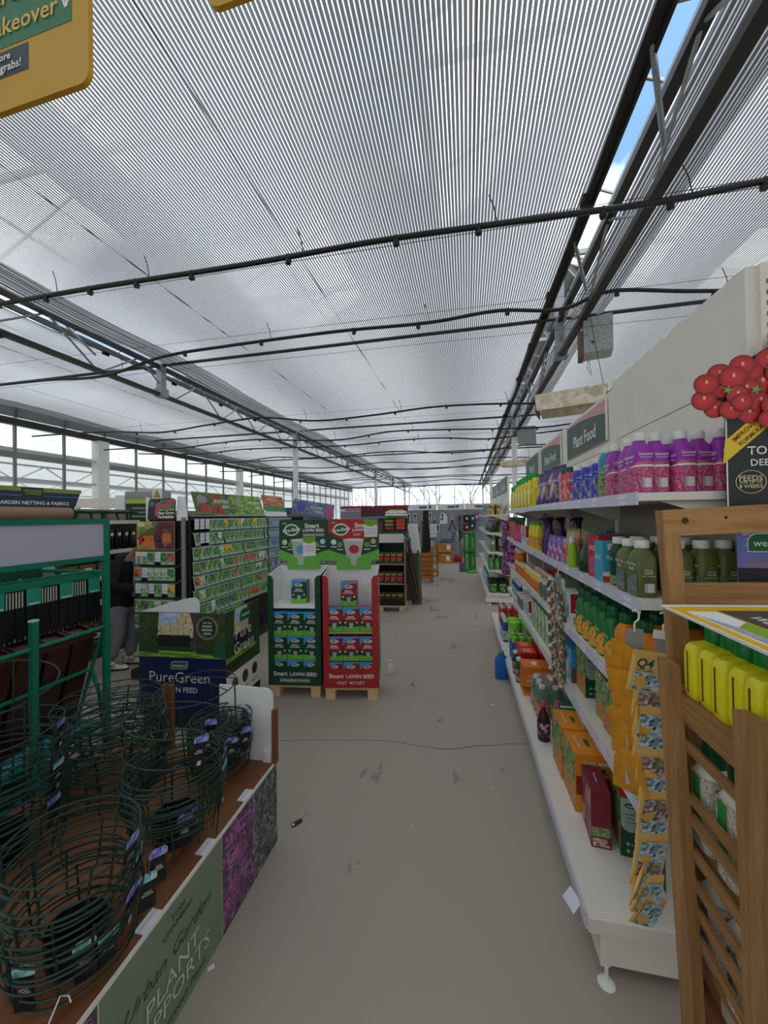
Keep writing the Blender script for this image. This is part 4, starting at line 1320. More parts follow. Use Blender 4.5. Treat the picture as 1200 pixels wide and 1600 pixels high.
row(P_lidded, 'blue bottle with lime cap on the base shelf, {} of its block', [(0.485, 3.78, SB), (0.56, 3.78, SB), (0.485, 3.9, SB), (0.56, 3.9, SB), (0.635, 3.8, SB), (0.71, 3.8, SB)], names=['near aisle corner', 'near second', 'far aisle corner', 'far second', 'near third', 'near wall corner'], group='blue bottles with lime caps')
row(P_limetub, 'grey tub with lime lid on the base shelf, {} of its block', [(0.53, 4.06, SB), (0.65, 4.06, SB), (0.53, 4.19, SB), (0.65, 4.19, SB), (0.53, 4.06, SB + 0.15), (0.65, 4.06, SB + 0.15), (0.53, 4.19, SB + 0.15), (0.65, 4.19, SB + 0.15)], names=[u + v + w for u in ('lower ', 'upper ') for v in ('near ', 'far ') for w in ('aisle side', 'wall side')], group='lime lidded tubs')
row(P_bottle_bl, 'small dark blue bottle on the base shelf past the lime tubs, {} in line', [(0.47, 4.36 + 0.09 * k, SB) for k in range(4)], group='small dark blue bottles', scale=1.35)
row(P_redbottle, 'red bottle grouped at the far end of the base shelf, {}', [(x, y, SB) for y in (4.95, 5.06, 5.17) for x in (0.50, 0.58, 0.66)], names=[u + v for u in ('near rank ', 'middle rank ', 'far rank ') for v in ('aisle side', 'centre', 'wall side')], group='red bottles in the tray')
# shrink wrapped pack of tins
t = thing('wrapped_bottle_pack', 'shrink wrapped pack of green bottles on the base shelf behind the plum bottles', 'pack', (0.62, 2.86, SB), 0)
bm_ = MB().lathe([(0.04, 0), (0.042, 0.006), (0.042, 0.13), (0.03, 0.17), (0.018, 0.18), (0.018, 0.2), (0.014, 0.202)], 12).mesh('bottle', flat('#1d5a3a', 0.3), True)
cm_ = MB().lathe([(0.021, 0.195), (0.021, 0.215), (0.018, 0.218)], 10).mesh('cap', flat('#c4c6c2', 0.35), True)
lm_ = MB().lathe([(0.0432, 0.02), (0.0432, 0.1)], 12, cap=(False, False)).mesh('label', TOMATO_PIC, True)
for ix in range(3):
    for iy in range(3):
        b_ = link('bottle', bm_, t, ((ix - 1) * 0.088, (iy - 1) * 0.088, 0))
        link('cap', cm_, b_)
        link('label', lm_, b_)
MB().super([(0.0, 0.137, 0.137, 8), (0.17, 0.137, 0.137, 8), (0.222, 0.125, 0.125, 5), (0.226, 0.1, 0.1, 4)], 24, cap=(False, True)).build('shrink_wrap', plastic_clear('#dfe6e4', 0.12, 0.16), t, True)

# blue bottle on the floor
t = bottle('large_bottle', 'bottle', 0.13, 0.085, 0.27, flat('#1f5fae', 0.3), flat('#3b8a5a', 0.4), 0.02, 0.024, 0.74, p=3, bar=False)
t.location = (0.372, 3.86, 0)
t.rotation_euler = (0, 0, 0.15)
t['label'] = 'large blue bottle with green cap standing on the concrete floor'
MB().tube([(0.05, -0.02, 0.09), (0.068, -0.02, 0.13), (0.06, -0.02, 0.18), (0.03, -0.02, 0.205)], 0.011, 8).build('grip', flat('#1f5fae', 0.3), t, True)

# ---- the second run beyond the gap
C1 = gondola_bay('shelving bay beyond the gap with black tubs on its base shelf', 6.97, 8.0, [0.62, 0.94, 1.28, 1.60], xf=0.475, xb=0.83, xbase=0.44, header=2.3, end=True, tickets=3)
C2 = gondola_bay('shelving bay beyond the gap, second from the near end', 8.0, 9.05, [0.62, 0.94, 1.28, 1.60], xf=0.475, xb=0.83, xbase=0.44, header=2.3, tickets=3)
C3 = gondola_bay('shelving bay beyond the gap, third from the near end', 9.05, 10.1, [0.62, 0.94, 1.28, 1.60], xf=0.475, xb=0.83, xbase=0.44, header=2.3, tickets=3)
for k, c in enumerate((C1, C2, C3)):
    y0 = 6.97 + 1.04 * k
    t = thing('category_sign', 'small plain green sign above the shelving beyond the gap, {} in line'.format(ORD[k]), 'sign', (0.82, y0 + 0.52, 2.0), group='green signs on the shelving headers')
    patch([(-0.42, 0), (0.42, 0), (0.42, 0.29), (-0.42, 0.29)], FR('L', (0, 0, 0)), SIGNG, t, 'sign_board', t=0.008, lift=0.001)
    text('Weed Control' if k else 'Slug Killer', FR('L', (-0.002, 0, 0.1)), PRINTW, t, w=0.5)
    text('PESTS', FR('L', (-0.002, 0, 0.2)), flat('#8fa19c', 0.5), t, w=0.16)
P_btub = Proto(tub('planter_tub', 'tub', 0.075, 0.20, INK, flat('#2b2b2e', 0.4), label=mottle([(0, '#1a1a1a'), (0.4, '#2f7a3a'), (0.7, '#8fb05a'), (1, '#1a1a1a')], 4)))
row(P_btub, 'black tub with green label on the base shelf beyond the gap, {}', [(x, y, SB) for y in (7.08, 7.27, 7.46) for x in (0.56, 0.73)], names=[u + v for u in ('near rank ', 'middle rank ', 'far rank ') for v in ('aisle side', 'wall side')], group='black tubs')
P_gbottle2 = Proto(bottle('weed_spray_bottle', 'bottle', 0.09, 0.08, 0.24, flat('#1f8a4a', 0.3), INK, 0.03, 0.02, 0.75, label=(0.1, 0.5, LEAFY, 0), bar=False))
row(P_gbottle2, 'green bottle with black cap on the lower shelf beyond the gap, {}', [(0.53 + 0.1 * (k % 3), 7.04 + 0.12 * (k // 3), 0.62) for k in range(9)], names=[u + v for u in ('near rank ', 'middle rank ', 'far rank ') for v in ('aisle side', 'centre', 'wall side')], group='green bottles beyond the gap')
P_bbottle2 = Proto(bottle('weed_spray_bottle', 'bottle', 0.10, 0.09, 0.26, flat('#7fa8bf', 0.3), flat('#2f6f9a', 0.4), 0.03, 0.02, 0.75, label=(0.1, 0.5, BULB_PIC, 0), bar=False))
row(P_bbottle2, 'pale blue bottle along the base shelf beyond the gap, {} in line', [(0.51, 7.75 + 0.14 * k, SB) for k in range(8)], group='pale blue bottles beyond the gap')
row(P_palebox, 'pale green carton on the middle shelf beyond the gap, {} in line', [(0.56, 7.06 + 0.15 * k, 0.94) for k in range(9)], group='pale green cartons')
row(P_fish, 'dark green carton at the back of the middle shelf beyond the gap, {} in line', [(0.70, 7.06 + 0.2 * k, 0.94) for k in range(4)], group='dark green cartons beyond the gap')
row(P_gpouch, 'green foil pouch on the upper shelf beyond the gap, {} in line', [(0.57, 7.08 + 0.19 * k, 1.28) for k in range(8)], group='green foil pouches')
row(P_bpouch, 'beige compost pouch on the upper shelf beyond the gap, {} in line', [(0.72, 7.08 + 0.19 * k, 1.28) for k in range(5)], group='beige pouches')
row(P_ybox, 'yellow and black packet on the top shelf beyond the gap, {} in line', [(0.55, 7.06 + 0.12 * k, 1.60) for k in range(9)], group='yellow packets beyond the gap')
row(P_ybox, 'yellow and black packet in the rear beyond the gap, top shelf, {} in line', [(0.68, 7.06 + 0.12 * k, 1.60) for k in range(5)], group='yellow packets beyond the gap')
row(P_bluebox, 'tall blue carton past the yellow packets beyond the gap, {} in line', [(0.53, 8.2 + 0.12 * k, 1.60) for k in range(6)], group='blue cartons beyond the gap', scale=1.2)
row(P_whitebox, 'white and red carton on the lower shelf beyond the green bottles, {} in line', [(0.54, 7.5 + 0.13 * k, 0.62) for k in range(9)], group='white cartons beyond the gap')


# ---- tomato poster on the shelf end
TOMATO = None
m, nt, b = new_mat('tomato_print')
b.inputs['Roughness'].default_value = 0.4
tc = N(nt, 'ShaderNodeTexCoord')
mp = N(nt, 'ShaderNodeMapping')
mp.inputs['Location'].default_value = (-0.5, -0.5, 0)
nt.links.new(tc.outputs['Generated'], mp.inputs[0])
sp = N(nt, 'ShaderNodeSeparateXYZ')
nt.links.new(mp.outputs[0], sp.inputs[0])


def mth(op, a, c=None):
    n_ = N(nt, 'ShaderNodeMath', operation=op)
    for i, q in enumerate((a, c)):
        if q is None:
            continue
        if isinstance(q, (int, float)):
            n_.inputs[i].default_value = q
        else:
            nt.links.new(q, n_.inputs[i])
    return n_.outputs[0]


r2 = mth('SQRT', mth('ADD', mth('POWER', sp.outputs[0], 2), mth('POWER', sp.outputs[1], 2)))
hx_ = mth('SUBTRACT', sp.outputs[0], 0.02)
hy_ = mth('SUBTRACT', sp.outputs[1], 0.10)
h2_ = mth('SQRT', mth('ADD', mth('POWER', mth('MULTIPLY', hx_, 1.6), 2), mth('POWER', hy_, 2)))
base_c = ramp(nt, r2, [(0.0, '#c4282c'), (0.33, '#b01e22'), (0.44, '#8c1418'), (0.5, '#6d0d12')])
glint = ramp(nt, h2_, [(0.06, '#f0c8b0'), (0.11, '#000000')])
mx = N(nt, 'ShaderNodeMix', data_type='RGBA', blend_type='LIGHTEN')
mx.inputs[0].default_value = 0.9
nt.links.new(base_c, mx.inputs[6])
nt.links.new(glint, mx.inputs[7])
nt.links.new(mx.outputs[2], b.inputs['Base Color'])
TOMATO = m

POSTK = flat('#26282b', 0.45, var=0.02)
t = thing('tomato_feed_poster', 'black tomato feed poster with a cut-out bunch of red tomatoes on its top', 'poster', (0.84, 1.405, 1.585), -0.04)
M = FR('F', (0, 0, 0))
patch([(0, 0), (0.5, 0), (0.5, 0.36), (0.0, 0.36)], M, POSTK, t, 'black_board', t=0.005, lift=0)
patch([(0.0, 0.0), (0.004, 0), (0.004, 0.36), (0, 0.36)], M, WHITE, t, 'white_edge', lift=0.001)
tom = [(-0.055, 0.425, .036), (-0.062, 0.375, .036), (-0.03, 0.345, .031), (0.012, 0.338, .033), (0.065, 0.325, .035), (0.02, 0.44, .040), (0.055, 0.40, .041), (0.03, 0.385, .033), (0.07, 0.455, .032),
       (-0.015, 0.455, .036), (-0.01, 0.41, .033), (0.045, 0.475, .037), (0.10, 0.42, .040), (0.095, 0.36, .037), (0.125, 0.345, .035), (0.145, 0.45, .042), (0.15, 0.395, .038), (0.19, 0.43, .04), (0.115, 0.49, .036),
       (0.17, 0.50, .038), (0.155, 0.315, .034), (0.20, 0.35, .038), (0.22, 0.48, .04), (0.25, 0.41, .04), (0.15, 0.54, .036), (0.22, 0.54, .038), (0.27, 0.36, .038), (0.29, 0.46, .04), (0.31, 0.41, .04), (0.33, 0.36, .04), (0.36, 0.44, .04), (0.11, 0.30, .03), (0.04, 0.36, .03)]
patch([(-0.05, 0.35), (0.05, 0.31), (0.2, 0.30), (0.42, 0.32), (0.42, 0.5), (0.25, 0.57), (0.12, 0.53), (0.02, 0.47), (-0.04, 0.44)], M, flat('#35160f', 0.5), t, 'cut_out_backing', t=0.004, lift=0.0012)
random.Random(5).shuffle(tom)
for i, (x, y, r) in enumerate(tom):
    patch(disc_outline(x, y, r, r * 0.95, 20), M, TOMATO, t, 'printed_tomato', t=0.0006, lift=0.0022 + 0.0004 * i)
for (x, y) in ((0.075, 0.395), (0.14, 0.375), (0.0, 0.40), (0.115, 0.455)):
    star = []
    for k in range(10):
        rr = 0.016 if k % 2 == 0 else 0.005
        star.append((x + rr * cos(k * pi / 5), y + rr * sin(k * pi / 5)))
    patch(star, M, flat('#5fae4a', 0.5), t, 'printed_calyx', lift=0.0165)
ang = radians(43)
Ms = M @ Matrix.Translation((0.062, 0.262, 0.0)) @ Matrix.Rotation(ang, 4, 'Z')
patch([(-0.118, -0.022), (0.05, -0.022), (0.10, 0.028), (-0.062, 0.028)], Ms, flat('#d9bd2a', 0.45), t, 'yellow_band', lift=0.002)
MAR = flat('#7a1f1c', 0.5, var=0)
text('IMPROVED', Ms @ Matrix.Translation((0.0, 0.013, 0.0024)), MAR, t, w=0.092)
text('FORMULA', Ms @ Matrix.Translation((0.0, -0.009, 0.0024)), MAR, t, w=0.085)
text('TOMATO', M @ Matrix.Translation((0.136, 0.206, 0.001)), PRINTW, t, h=0.027)
text('DEEP FEED', M @ Matrix.Translation((0.134, 0.168, 0.001)), PRINTW, t, h=0.021)
GOLD = flat('#cfc29a', 0.45, var=0)
for cx_, a_, b_, c_ in ((0.064, 'FEEDS', 'FOR UP TO', '8 WEEKS'), (0.185, 'RICH', 'IN', 'POTASH')):
    mb = MB()
    ring = disc_outline(cx_, 0.107, 0.040, 0.036, 28)
    mb.tube([(x, -0.002, y) for x, y in ring], 0.0011, 5, closed=True)
    mb.build('ring', GOLD, t)
    if cx_ < 0.1:
        text(a_, M @ Matrix.Translation((cx_, 0.119, 0.001)), GOLD, t, w=0.062)
        text(b_, M @ Matrix.Translation((cx_, 0.106, 0.001)), GOLD, t, w=0.060)
        text(c_, M @ Matrix.Translation((cx_, 0.093, 0.001)), GOLD, t, w=0.062)
    else:
        text('+', M @ Matrix.Translation((cx_, 0.107, 0.001)), GOLD, t, w=0.04)
text('GROWING', M @ Matrix.Translation((0.16, 0.012, 0.001)), flat('#a9b5ad', 0.5, var=0), t, h=0.014)
# lower poster behind the wooden frame
t = thing('flower_compost_poster', 'purple flower poster with a green oval logo behind the wooden rails', 'poster', (0.862, 1.40, 1.335), -0.04)
patch([(0, 0), (0.45, 0), (0.45, 0.235), (0, 0.235)], M, mottle([(0, '#4a3a7d'), (0.2, '#7d62b0'), (0.4, '#3f6fb0'), (0.55, '#b79ad0'), (0.7, '#3c3f5a'), (0.85, '#8d7fc0'), (1, '#c9b24a')], 9), t, 'flower_picture', t=0.004, lift=0)
patch([(0, 0), (0.45, 0), (0.45, 0.085), (0, 0.085)], M, flat('#27262b', 0.5), t, 'dark_band', lift=0.001)
ol = round_rect(0.025, 0.16, 0.135, 0.195, 0.028, (0, 1, 0, 1))
patch(ol, M, WHITE, t, 'logo_border', lift=0.002)
patch(round_rect(0.028, 0.157, 0.138, 0.192, 0.026, (0, 1, 0, 1)), M, PRINTG, t, 'logo', lift=0.003)
text('westland', M @ Matrix.Translation((0.094, 0.164, 0.0035)), PRINTW, t, w=0.11)
text('APRIL', M @ Matrix.Translation((0.155, 0.055, 0.002)), PRINTW, t, h=0.03)

# ---- lamp and fuse box hanging from the truss
t = thing('hanging_reflector_lamp', 'dusty cream reflector lamp hung on wires from the roof truss', 'lamp', (1.14, 4.2, 2.72), radians(-19))
CREAML = mottle([(0.2, '#b5a88f'), (0.6, '#cfc6b2'), (0.9, '#a89a80')], 6, 0.7, coord='Object', kind='noise')
mb = MB()
mb.prism([(-0.33, 0.09), (0.33, 0.09), (0.33, 0.13), (-0.33, 0.13)], 0.26, FR('F', (0, -0.13, 0)))
mb.build('housing', CREAML, t)
for s in (-1, 1):
    MB().add([(-0.33, s * 0.13, 0.10), (0.33, s * 0.13, 0.10), (0.30, s * 0.20, -0.06), (-0.30, s * 0.20, -0.06), (-0.33, s * 0.135, 0.10), (0.33, s * 0.135, 0.10), (0.30, s * 0.205, -0.06), (-0.30, s * 0.205, -0.06)], [(0, 1, 2, 3), (7, 6, 5, 4), (0, 4, 5, 1), (2, 6, 7, 3), (0, 3, 7, 4), (1, 5, 6, 2)]).build('reflector_flap', CREAML, t)
for s in (-1, 1):
    MB().box(s * 0.32 - 0.004, s * 0.32 + 0.004, -0.14, 0.14, -0.08, 0.10).build('end_plate', flat('#5d4a3d', 0.6), t)
MB().tube([(-0.3, 0, 0.05), (0.3, 0, 0.05)], 0.02, 8).build('tube', WHITE, t, True)
for x in (-0.3, 0.3):
    for dx in (-0.012, 0.012):
        MB().tube([(x, dx, 0.13), (x * (0.6 if x > 0 else 0.5), dx, 0.93)], 0.0022, 4).build('wire', DARKSTEEL, t)
t = thing('galvanised_box', 'galvanised steel box bolted beside the right truss hanger', 'box', (1.30, 4.30, 3.24), radians(-14))
MB().box(0.0, 0.26, -0.12, 0.12, 0.0, 0.36).build('steel_case', mottle([(0.2, '#7d8182'), (0.5, '#a3a7a7'), (0.8, '#8b8f90')], 40, 0.45, coord='Object', kind='noise'), t)
MB().box(-0.05, 0.0, -0.10, 0.10, -0.02, 0.24).build('rusty_side', flat('#6b5648', 0.7), t)
MB().lathe([(0.012, 0), (0.012, 0.004)], 10).build('knock_out', INK, t, rot=(pi / 2, 0, 0), loc=(0.08, -0.121, 0.1))
MB().tube([(0.05, 0, 0), (0.03, 0, -0.12), (0.07, 0, -0.2), (0.05, 0, -0.02)], 0.004, 5).build('loose_cable', flat('#a09a90', 0.6), t)
# mirrored far box and lamp further down the truss
t2 = thing('hanging_reflector_lamp', 'cream reflector lamp further down the truss beyond the white post', 'lamp', (1.3, 9.2, 2.72), radians(-19))
MB().prism([(-0.33, 0.0), (0.33, 0.0), (0.33, 0.13), (-0.33, 0.13)], 0.30, FR('F', (0, -0.15, 0))).build('housing', CREAML, t2)
for x in (-0.3, 0.3):
    MB().tube([(x, 0, 0.13), (x * 0.6, 0, 0.90)], 0.003, 4).build('wire', DARKSTEEL, t2)
t2 = thing('galvanised_box', 'galvanised steel box further down the right truss beyond the post', 'box', (1.38, 9.1, 3.2), radians(-14))
MB().box(0.0, 0.34, -0.12, 0.12, 0.0, 0.38).build('steel_case', GALV, t2)
MB().box(-0.05, 0.0, -0.1, 0.1, 0.02, 0.3).build('bracket', GALV, t2)
# ================================================================== wooden stand with yellow cans
W1 = wood('#7d5a36', '#9f774c', stretch=(14, 14, 1.1))
W1H = wood('#84603a', '#a98052', stretch=(1.1, 14, 14))
W1Y = wood('#775532', '#9c7448', stretch=(14, 1.1, 14))
st = thing('wooden_display_stand', 'brown stained wooden display stand with slatted side holding yellow cans', 'stand', (0.56, 1.0, 0))
L = off(st)


def SP(mb, name, mat, smooth=False):
    o = mb.build(name, mat, st, smooth)
    o.location = L
    return o


def board(name, x0, x1, y0, y1, z0, z1, mat, lean=0.0, chamfer=0.0):
    """upright board; lean moves the foot towards the camera"""
    mb = MB()
    dy = lean * (z1 - z0)
    zt0, zt1 = z1, z1 - chamfer
    mb.add([(x0, y0 - dy, z0), (x1, y0 - dy, z0), (x1, y1 - dy, z0), (x0, y1 - dy, z0), (x0, y0, zt1), (x1, y0, zt1), (x1, y1, zt0), (x0, y1, zt0)],
           [(3, 2, 1, 0), (4, 5, 6, 7), (0, 1, 5, 4), (1, 2, 6, 5), (2, 3, 7, 6), (3, 0, 4, 7)])
    return SP(mb, name, mat)


board('post', 0.548, 0.574, 1.158, 1.224, 0.0, 1.185, W1, 0.09, 0.0)
board('post', 0.546, 0.572, 0.832, 0.915, 0.0, 1.190, W1, 0.02, -0.012)
board('post', 0.598, 0.642, 1.285, 1.325, 0.0, 1.605, W1, 0.11)
board('post', 1.10, 1.144, 1.285, 1.325, 0.0, 1.635, W1, 0.11)
board('post', 1.06, 1.09, 0.825, 0.925, 0.0, 1.19, W1, 0.02)
mb = MB()
mb.bar((0.598, 1.30, 1.566), (1.14, 1.30, 1.592), 0.045, 0.078, up=(0, 0, 1))
SP(mb, 'top_rail', W1H)
SP(MB().bar((0.64, 1.278, 1.350), (1.14, 1.278, 1.362), 0.03, 0.075), 'middle_rail', W1H)
for nm, r_, x_, z_, m_ in (('knot', 0.010, 0.655, 1.574, '#4a2a14'), ('screw', 0.004, 0.76, 1.582, '#1b1c1d')):
    o = SP(MB().lathe([(r_, 0), (r_ * 0.9, 0.002)], 12), nm, flat(m_, 0.7))
    o.location = (x_ + L[0], 1.278 + L[1], z_ + L[2])
    o.rotation_euler = (pi / 2, 0, 0)
# slats on the aisle side
for z0, z1 in ((0.968, 1.003), (0.838, 0.874), (0.785, 0.824), (0.702, 0.738), (0.628, 0.664), (0.562, 0.598), (0.496, 0.532)):
    SP(MB().box(0.574, 0.584, 0.50, 1.21, z0 + 0.002, z1 - 0.008), 'slat', W1Y)
SP(MB().box(0.570, 0.590, 0.50, 1.215, 1.045, 1.112), 'front_board', W1Y)
SP(MB().box(0.575, 1.06, 0.50, 1.23, 1.085, 1.108), 'shelf_board', W1Y)
SP(MB().box(0.60, 1.06, 0.50, 1.22, 0.700, 0.722), 'shelf_board', W1Y)
SP(MB().box(0.60, 1.06, 0.50, 1.22, 0.420, 0.442), 'shelf_board', W1Y)
SP(MB().box(0.573, 0.592, 0.50, 1.16, 0.05, 0.40), 'base_board', wood('#5a3520', '#6f4528', stretch=(14, 1.1, 14)))

# yellow cans standing side by side
YEL = flat('#ece022', 0.32, var=0.03)
can = thing('weedkiller_can', '', 'can', group='yellow cans on the wooden stand')
mb = MB()
hx, hy = 0.068, 0.0255
mb.super([(0, hx * 0.86, hy * 0.85, 5), (0.008, hx * 0.96, hy * 0.97, 5), (0.03, hx, hy, 6), (0.118, hx, hy, 6), (0.136, hx * 0.96, hy * 0.95, 5), (0.146, hx * 0.84, hy * 0.85, 4), (0.150, hx * 0.5, hy * 0.75, 3), (0.156, 0.019, 0.019, 2)], 28)
mb.build('can_body', YEL, can, True)
MB().lathe([(0.0235, 0.148), (0.0245, 0.153), (0.0245, 0.19), (0.022, 0.194), (0.0175, 0.196), (0.0175, 0.218), (0.014, 0.22)], 20).build('cap', flat('#0f7a37', 0.3), can, True)
panel(FR('L', (-hx - 0.0006, 0, 0)), -0.0022, 0.0022, 0.02, 0.125, flat('#5b4a1a', 0.5), can, 'seam_strip')
panel(FR('F', (0, -hy - 0.0006, 0)), -0.052, 0.055, 0.018, 0.118, banded([(0, '#3a3d2a'), (0.12, '#7d8a3a'), (0.30, '#2c332a'), (0.5, '#1f8a3c'), (0.85, '#17843a'), (1, '#17843a')], 2, 0.05), can, 'label')
text('WEEDKILLER', FR('F', (0.0, -hy - 0.002, 0.098)), PRINTW, can, w=0.09)
text('GLYPHOSATE FREE', FR('F', (0.0, -hy - 0.002, 0.035)), PRINTW, can, w=0.09)
P_can = Proto(can)
row(P_can, 'yellow weedkiller can with green cap on the wooden stand, {} from the tall post', [(0.648 + 0.004 * (k % 2), 1.136 - 0.0545 * k, 1.108) for k in range(10)], 0.0)
row(P_can, 'yellow weedkiller can in the inner rank of the stand, {} from the tall post', [(0.80, 1.136 - 0.0545 * k, 1.108) for k in range(9)], 0.0)

# bottles on the lower boards, seen between the slats
SPECK = mottle([(0, '#d8d2c2'), (0.3, '#8d8676'), (0.5, '#e9e4d6'), (0.7, '#a59b85'), (1, '#6d6655')], 40)
THISTLE = banded([(0, '#d8d2c2'), (0.05, '#a8327a'), (0.30, '#b84a92'), (0.36, '#d9a520'), (0.62, '#dfb02a'), (0.66, '#1d7a3c'), (1, '#1d7a3c')], 2, 0.08)
Q = Proto(bottle('weed_preventer_bottle', 'bottle', 0.085, 0.08, 0.27, flat('#cfc9ba', 0.4), flat('#0c4a2c', 0.35), 0.05, 0.028, 0.85, label=(0.02, 0.72, SPECK, 0.0), bar=False))
panel(FR('L', (-0.0445, 0, 0)), -0.016, 0.016, 0.06, 0.19, THISTLE, Q.root, 'flower_label')
row(Q, 'speckled bottle with dark green cap behind the slats, upper board, {} from the far post', [(0.640, 1.14 - 0.1 * k, 0.722) for k in range(6)], 0.0, 'bottles behind the slats')
Q2 = Proto(bottle('weed_preventer_bottle', 'bottle', 0.085, 0.08, 0.26, flat('#cfc9ba', 0.4), flat('#12281d', 0.35), 0.055, 0.03, 0.85, label=(0.02, 0.7, SPECK, 0.0), bar=False))
panel(FR('L', (-0.0445, 0, 0)), -0.016, 0.016, 0.03, 0.16, banded([(0, '#1c1c18'), (0.2, '#e2c01f'), (0.55, '#e2c01f'), (0.6, '#8d8676'), (1, '#2a2a26')], 2, 0.05), Q2.root, 'yellow_label')
row(Q2, 'speckled bottle with yellow label behind the slats, lower board, {} from the far post', [(0.640, 1.12 - 0.1 * k, 0.442) for k in range(6)], 0.0, 'bottles behind the slats')

# the printed board that lies over the caps
t = thing('offer_board', 'yellow edged offer board lying across the caps of the yellow cans', 'sign', (0.545, 0.98, 1.338), 0, rot=(0, radians(-1.5), 0))
M = FR('T', (0, 0, 0))
patch([(-0.005, -0.5), (0.33, -0.5), (0.33, 0.2), (-0.005, 0.2)], M, WHITE, t, 'board', t=0.006, lift=0.006)
patch([(0, -0.495), (0.32, -0.495), (0.32, 0.175), (0, 0.175)], M, flat('#e0b520', 0.4), t, 'yellow_print', lift=0.0065)
patch([(0.018, -0.40), (0.085, -0.40), (0.085, 0.12), (0.018, 0.12)], M, PAPER, t, 'white_panel', lift=0.0072)
patch([(0.045, -0.30), (0.085, -0.30), (0.085, 0.02), (0.045, -0.02)], M, flat('#7a9a2a', 0.5), t, 'green_flash', lift=0.008)
patch([(0.092, -0.45), (0.25, -0.45), (0.25, 0.13), (0.092, 0.13)], M, flat('#4b4234', 0.5), t, 'dark_panel', lift=0.0074)
for k, s in enumerate(('WEEDKILLER', 'SAVE', '2 for')):
    text(s, FR('TL', (0.125 + 0.04 * k, -0.06 - 0.06 * k, 0.0088)), PRINTW, t, h=0.03)
for k in range(6):
    patch([(0.023 + 0.0035 * k, -0.34 + 0.01 * k), (0.0245 + 0.0035 * k, -0.34 + 0.01 * k), (0.0245 + 0.0035 * k, 0.09 - 0.02 * k), (0.023 + 0.0035 * k, 0.09 - 0.02 * k)], M, flat('#8d8fa0', 0.5), t, 'text_line', lift=0.0078)

# ---- hanging strips of sachets at the shelf end
CLEAR = plastic_clear('#cfd3d6', 0.25, 0.45)
OCHRE = flat('#c4861f', 0.32, var=0.2, name='ochre_foil', scale=30)
SAND = flat('#d9b26a', 0.4, var=0.05, name='sand_foil')


def hook_strip(label, x, y, ztop, zbot, tilt=0.0, w=0.034, ticket=False, hookdx=0.0):
    t = thing('display_strip', label, 'display strip', (x, y, ztop), 0, rot=(0, tilt, 0))
    patch([(-w / 2, zbot - ztop), (w / 2, zbot - ztop), (w / 2, 0), (-w / 2, 0)], FR('F', (0, 0, 0)), CLEAR, t, 'clear_strip', t=0.0015)
    patch([(-w * 0.75, -0.07), (w * 0.75, -0.07), (w * 0.75, 0.0), (-w * 0.75, 0.0)], FR('F', (0, -0.001, 0)), flat('#8b8d8c', 0.4), t, 'grey_header', t=0.0015)
    MB().tube([(0, 0, -0.01), (0, 0, 0.02), (0.012, 0.0, 0.032), (0.014, 0.004, 0.05), (0.006, 0.006, 0.062), (-0.004, 0.01, 0.055)], 0.003, 6).build('white_hook', WHITE, t, True)
    if ticket:
        o = patch([(-0.03, -0.028), (0.055, -0.028), (0.055, 0.0), (-0.03, 0.0)], FR('F', (0, -0.004, 0.004)), PAPER, t, 'price_ticket')
        o.rotation_euler.y += 0.12
        text('2 FOR 5.00', FR('F', (0.03, -0.0055, -0.014)), INK, t, w=0.03)
    return t


hook_strip('clear hanging strip with ochre backed sachets, nearer the aisle', 0.560, 1.395, 1.215, 0.70, 0.04)
hook_strip('clear hanging strip with a white price ticket and bulb sachets', 0.640, 1.385, 1.212, 0.34, -0.01, ticket=True)


def sachet(w, h, pic, front, q4=False, fold=0.0):
    t = thing('bulb_sachet', '', 'sachet')
    hx = w / 2
    mb = MB()
    mb.super([(-h, hx * 0.97, 0.0012, 6), (-h * 0.95, hx, 0.0018, 6), (-h * 0.7, hx, 0.008, 2.6), (-h * 0.3, hx, 0.007, 2.6), (-h * 0.06, hx, 0.0018, 6), (0, hx * 0.98, 0.0012, 6)], 22)
    mb.build('foil_pouch', front, t, True)
    if pic is not None:
        patch(round_rect(-hx * 0.82, hx * 0.82, -h * 0.92, -h * 0.50 if q4 else -h * 0.2, 0.008), FR('F', (0, -0.0088, 0)), pic, t, 'picture')
        patch([(-hx * 0.7, -h * 0.85), (-hx * 0.1, -h * 0.85), (-hx * 0.1, -h * 0.6), (-hx * 0.7, -h * 0.6)], FR('F', (0, -0.0098, 0)), flat('#d9a94a', 0.5), t, 'name_panel')
    if q4:
        text('Q4', FR('F', (-0.012, -0.006, -h * 0.30)), flat('#1d4f58', 0.5, var=0), t, h=h * 0.27, shear=0.2, bold=0.03)
        text('FERTILISER', FR('F', (-0.012, -0.007, -h * 0.45)), flat('#2f6a4a', 0.5, var=0), t, w=w * 0.55)
    return t


P_q4 = Proto(sachet(0.105, 0.135, BULB_PIC, SAND, True))
P_q4.put((0.588, 1.355, 1.155), 0, 'sand coloured fertiliser sachet with bold teal lettering, topmost of its strip', rot=(0.08, 0.16, 0.18))
P_sa = Proto(sachet(0.105, 0.11, BULB_PIC, SAND))
P_sb = Proto(sachet(0.105, 0.11, BULB_PIC2, SAND))
P_sc = Proto(sachet(0.10, 0.13, None, OCHRE))
z = 1.045
for k, pr in enumerate((P_sb, P_sa, P_sa, P_sb, P_sa, P_sb, P_sa, P_sa, P_sb, P_sa)):
    x = 0.592 + 0.002 * k if k < 4 else 0.606 - 0.007 * (k - 4)
    pr.put((x, 1.362 - 0.004 * (k % 2), z), 0, 'sand coloured bulb sachet on the strip with a price ticket, {} below the topmost sachet'.format(ORD[k]), 'bulb sachets', rot=(0.12, 0.06 + 0.03 * (k % 3), 0.15 + 0.12 * (k > 3)))
    z -= 0.067
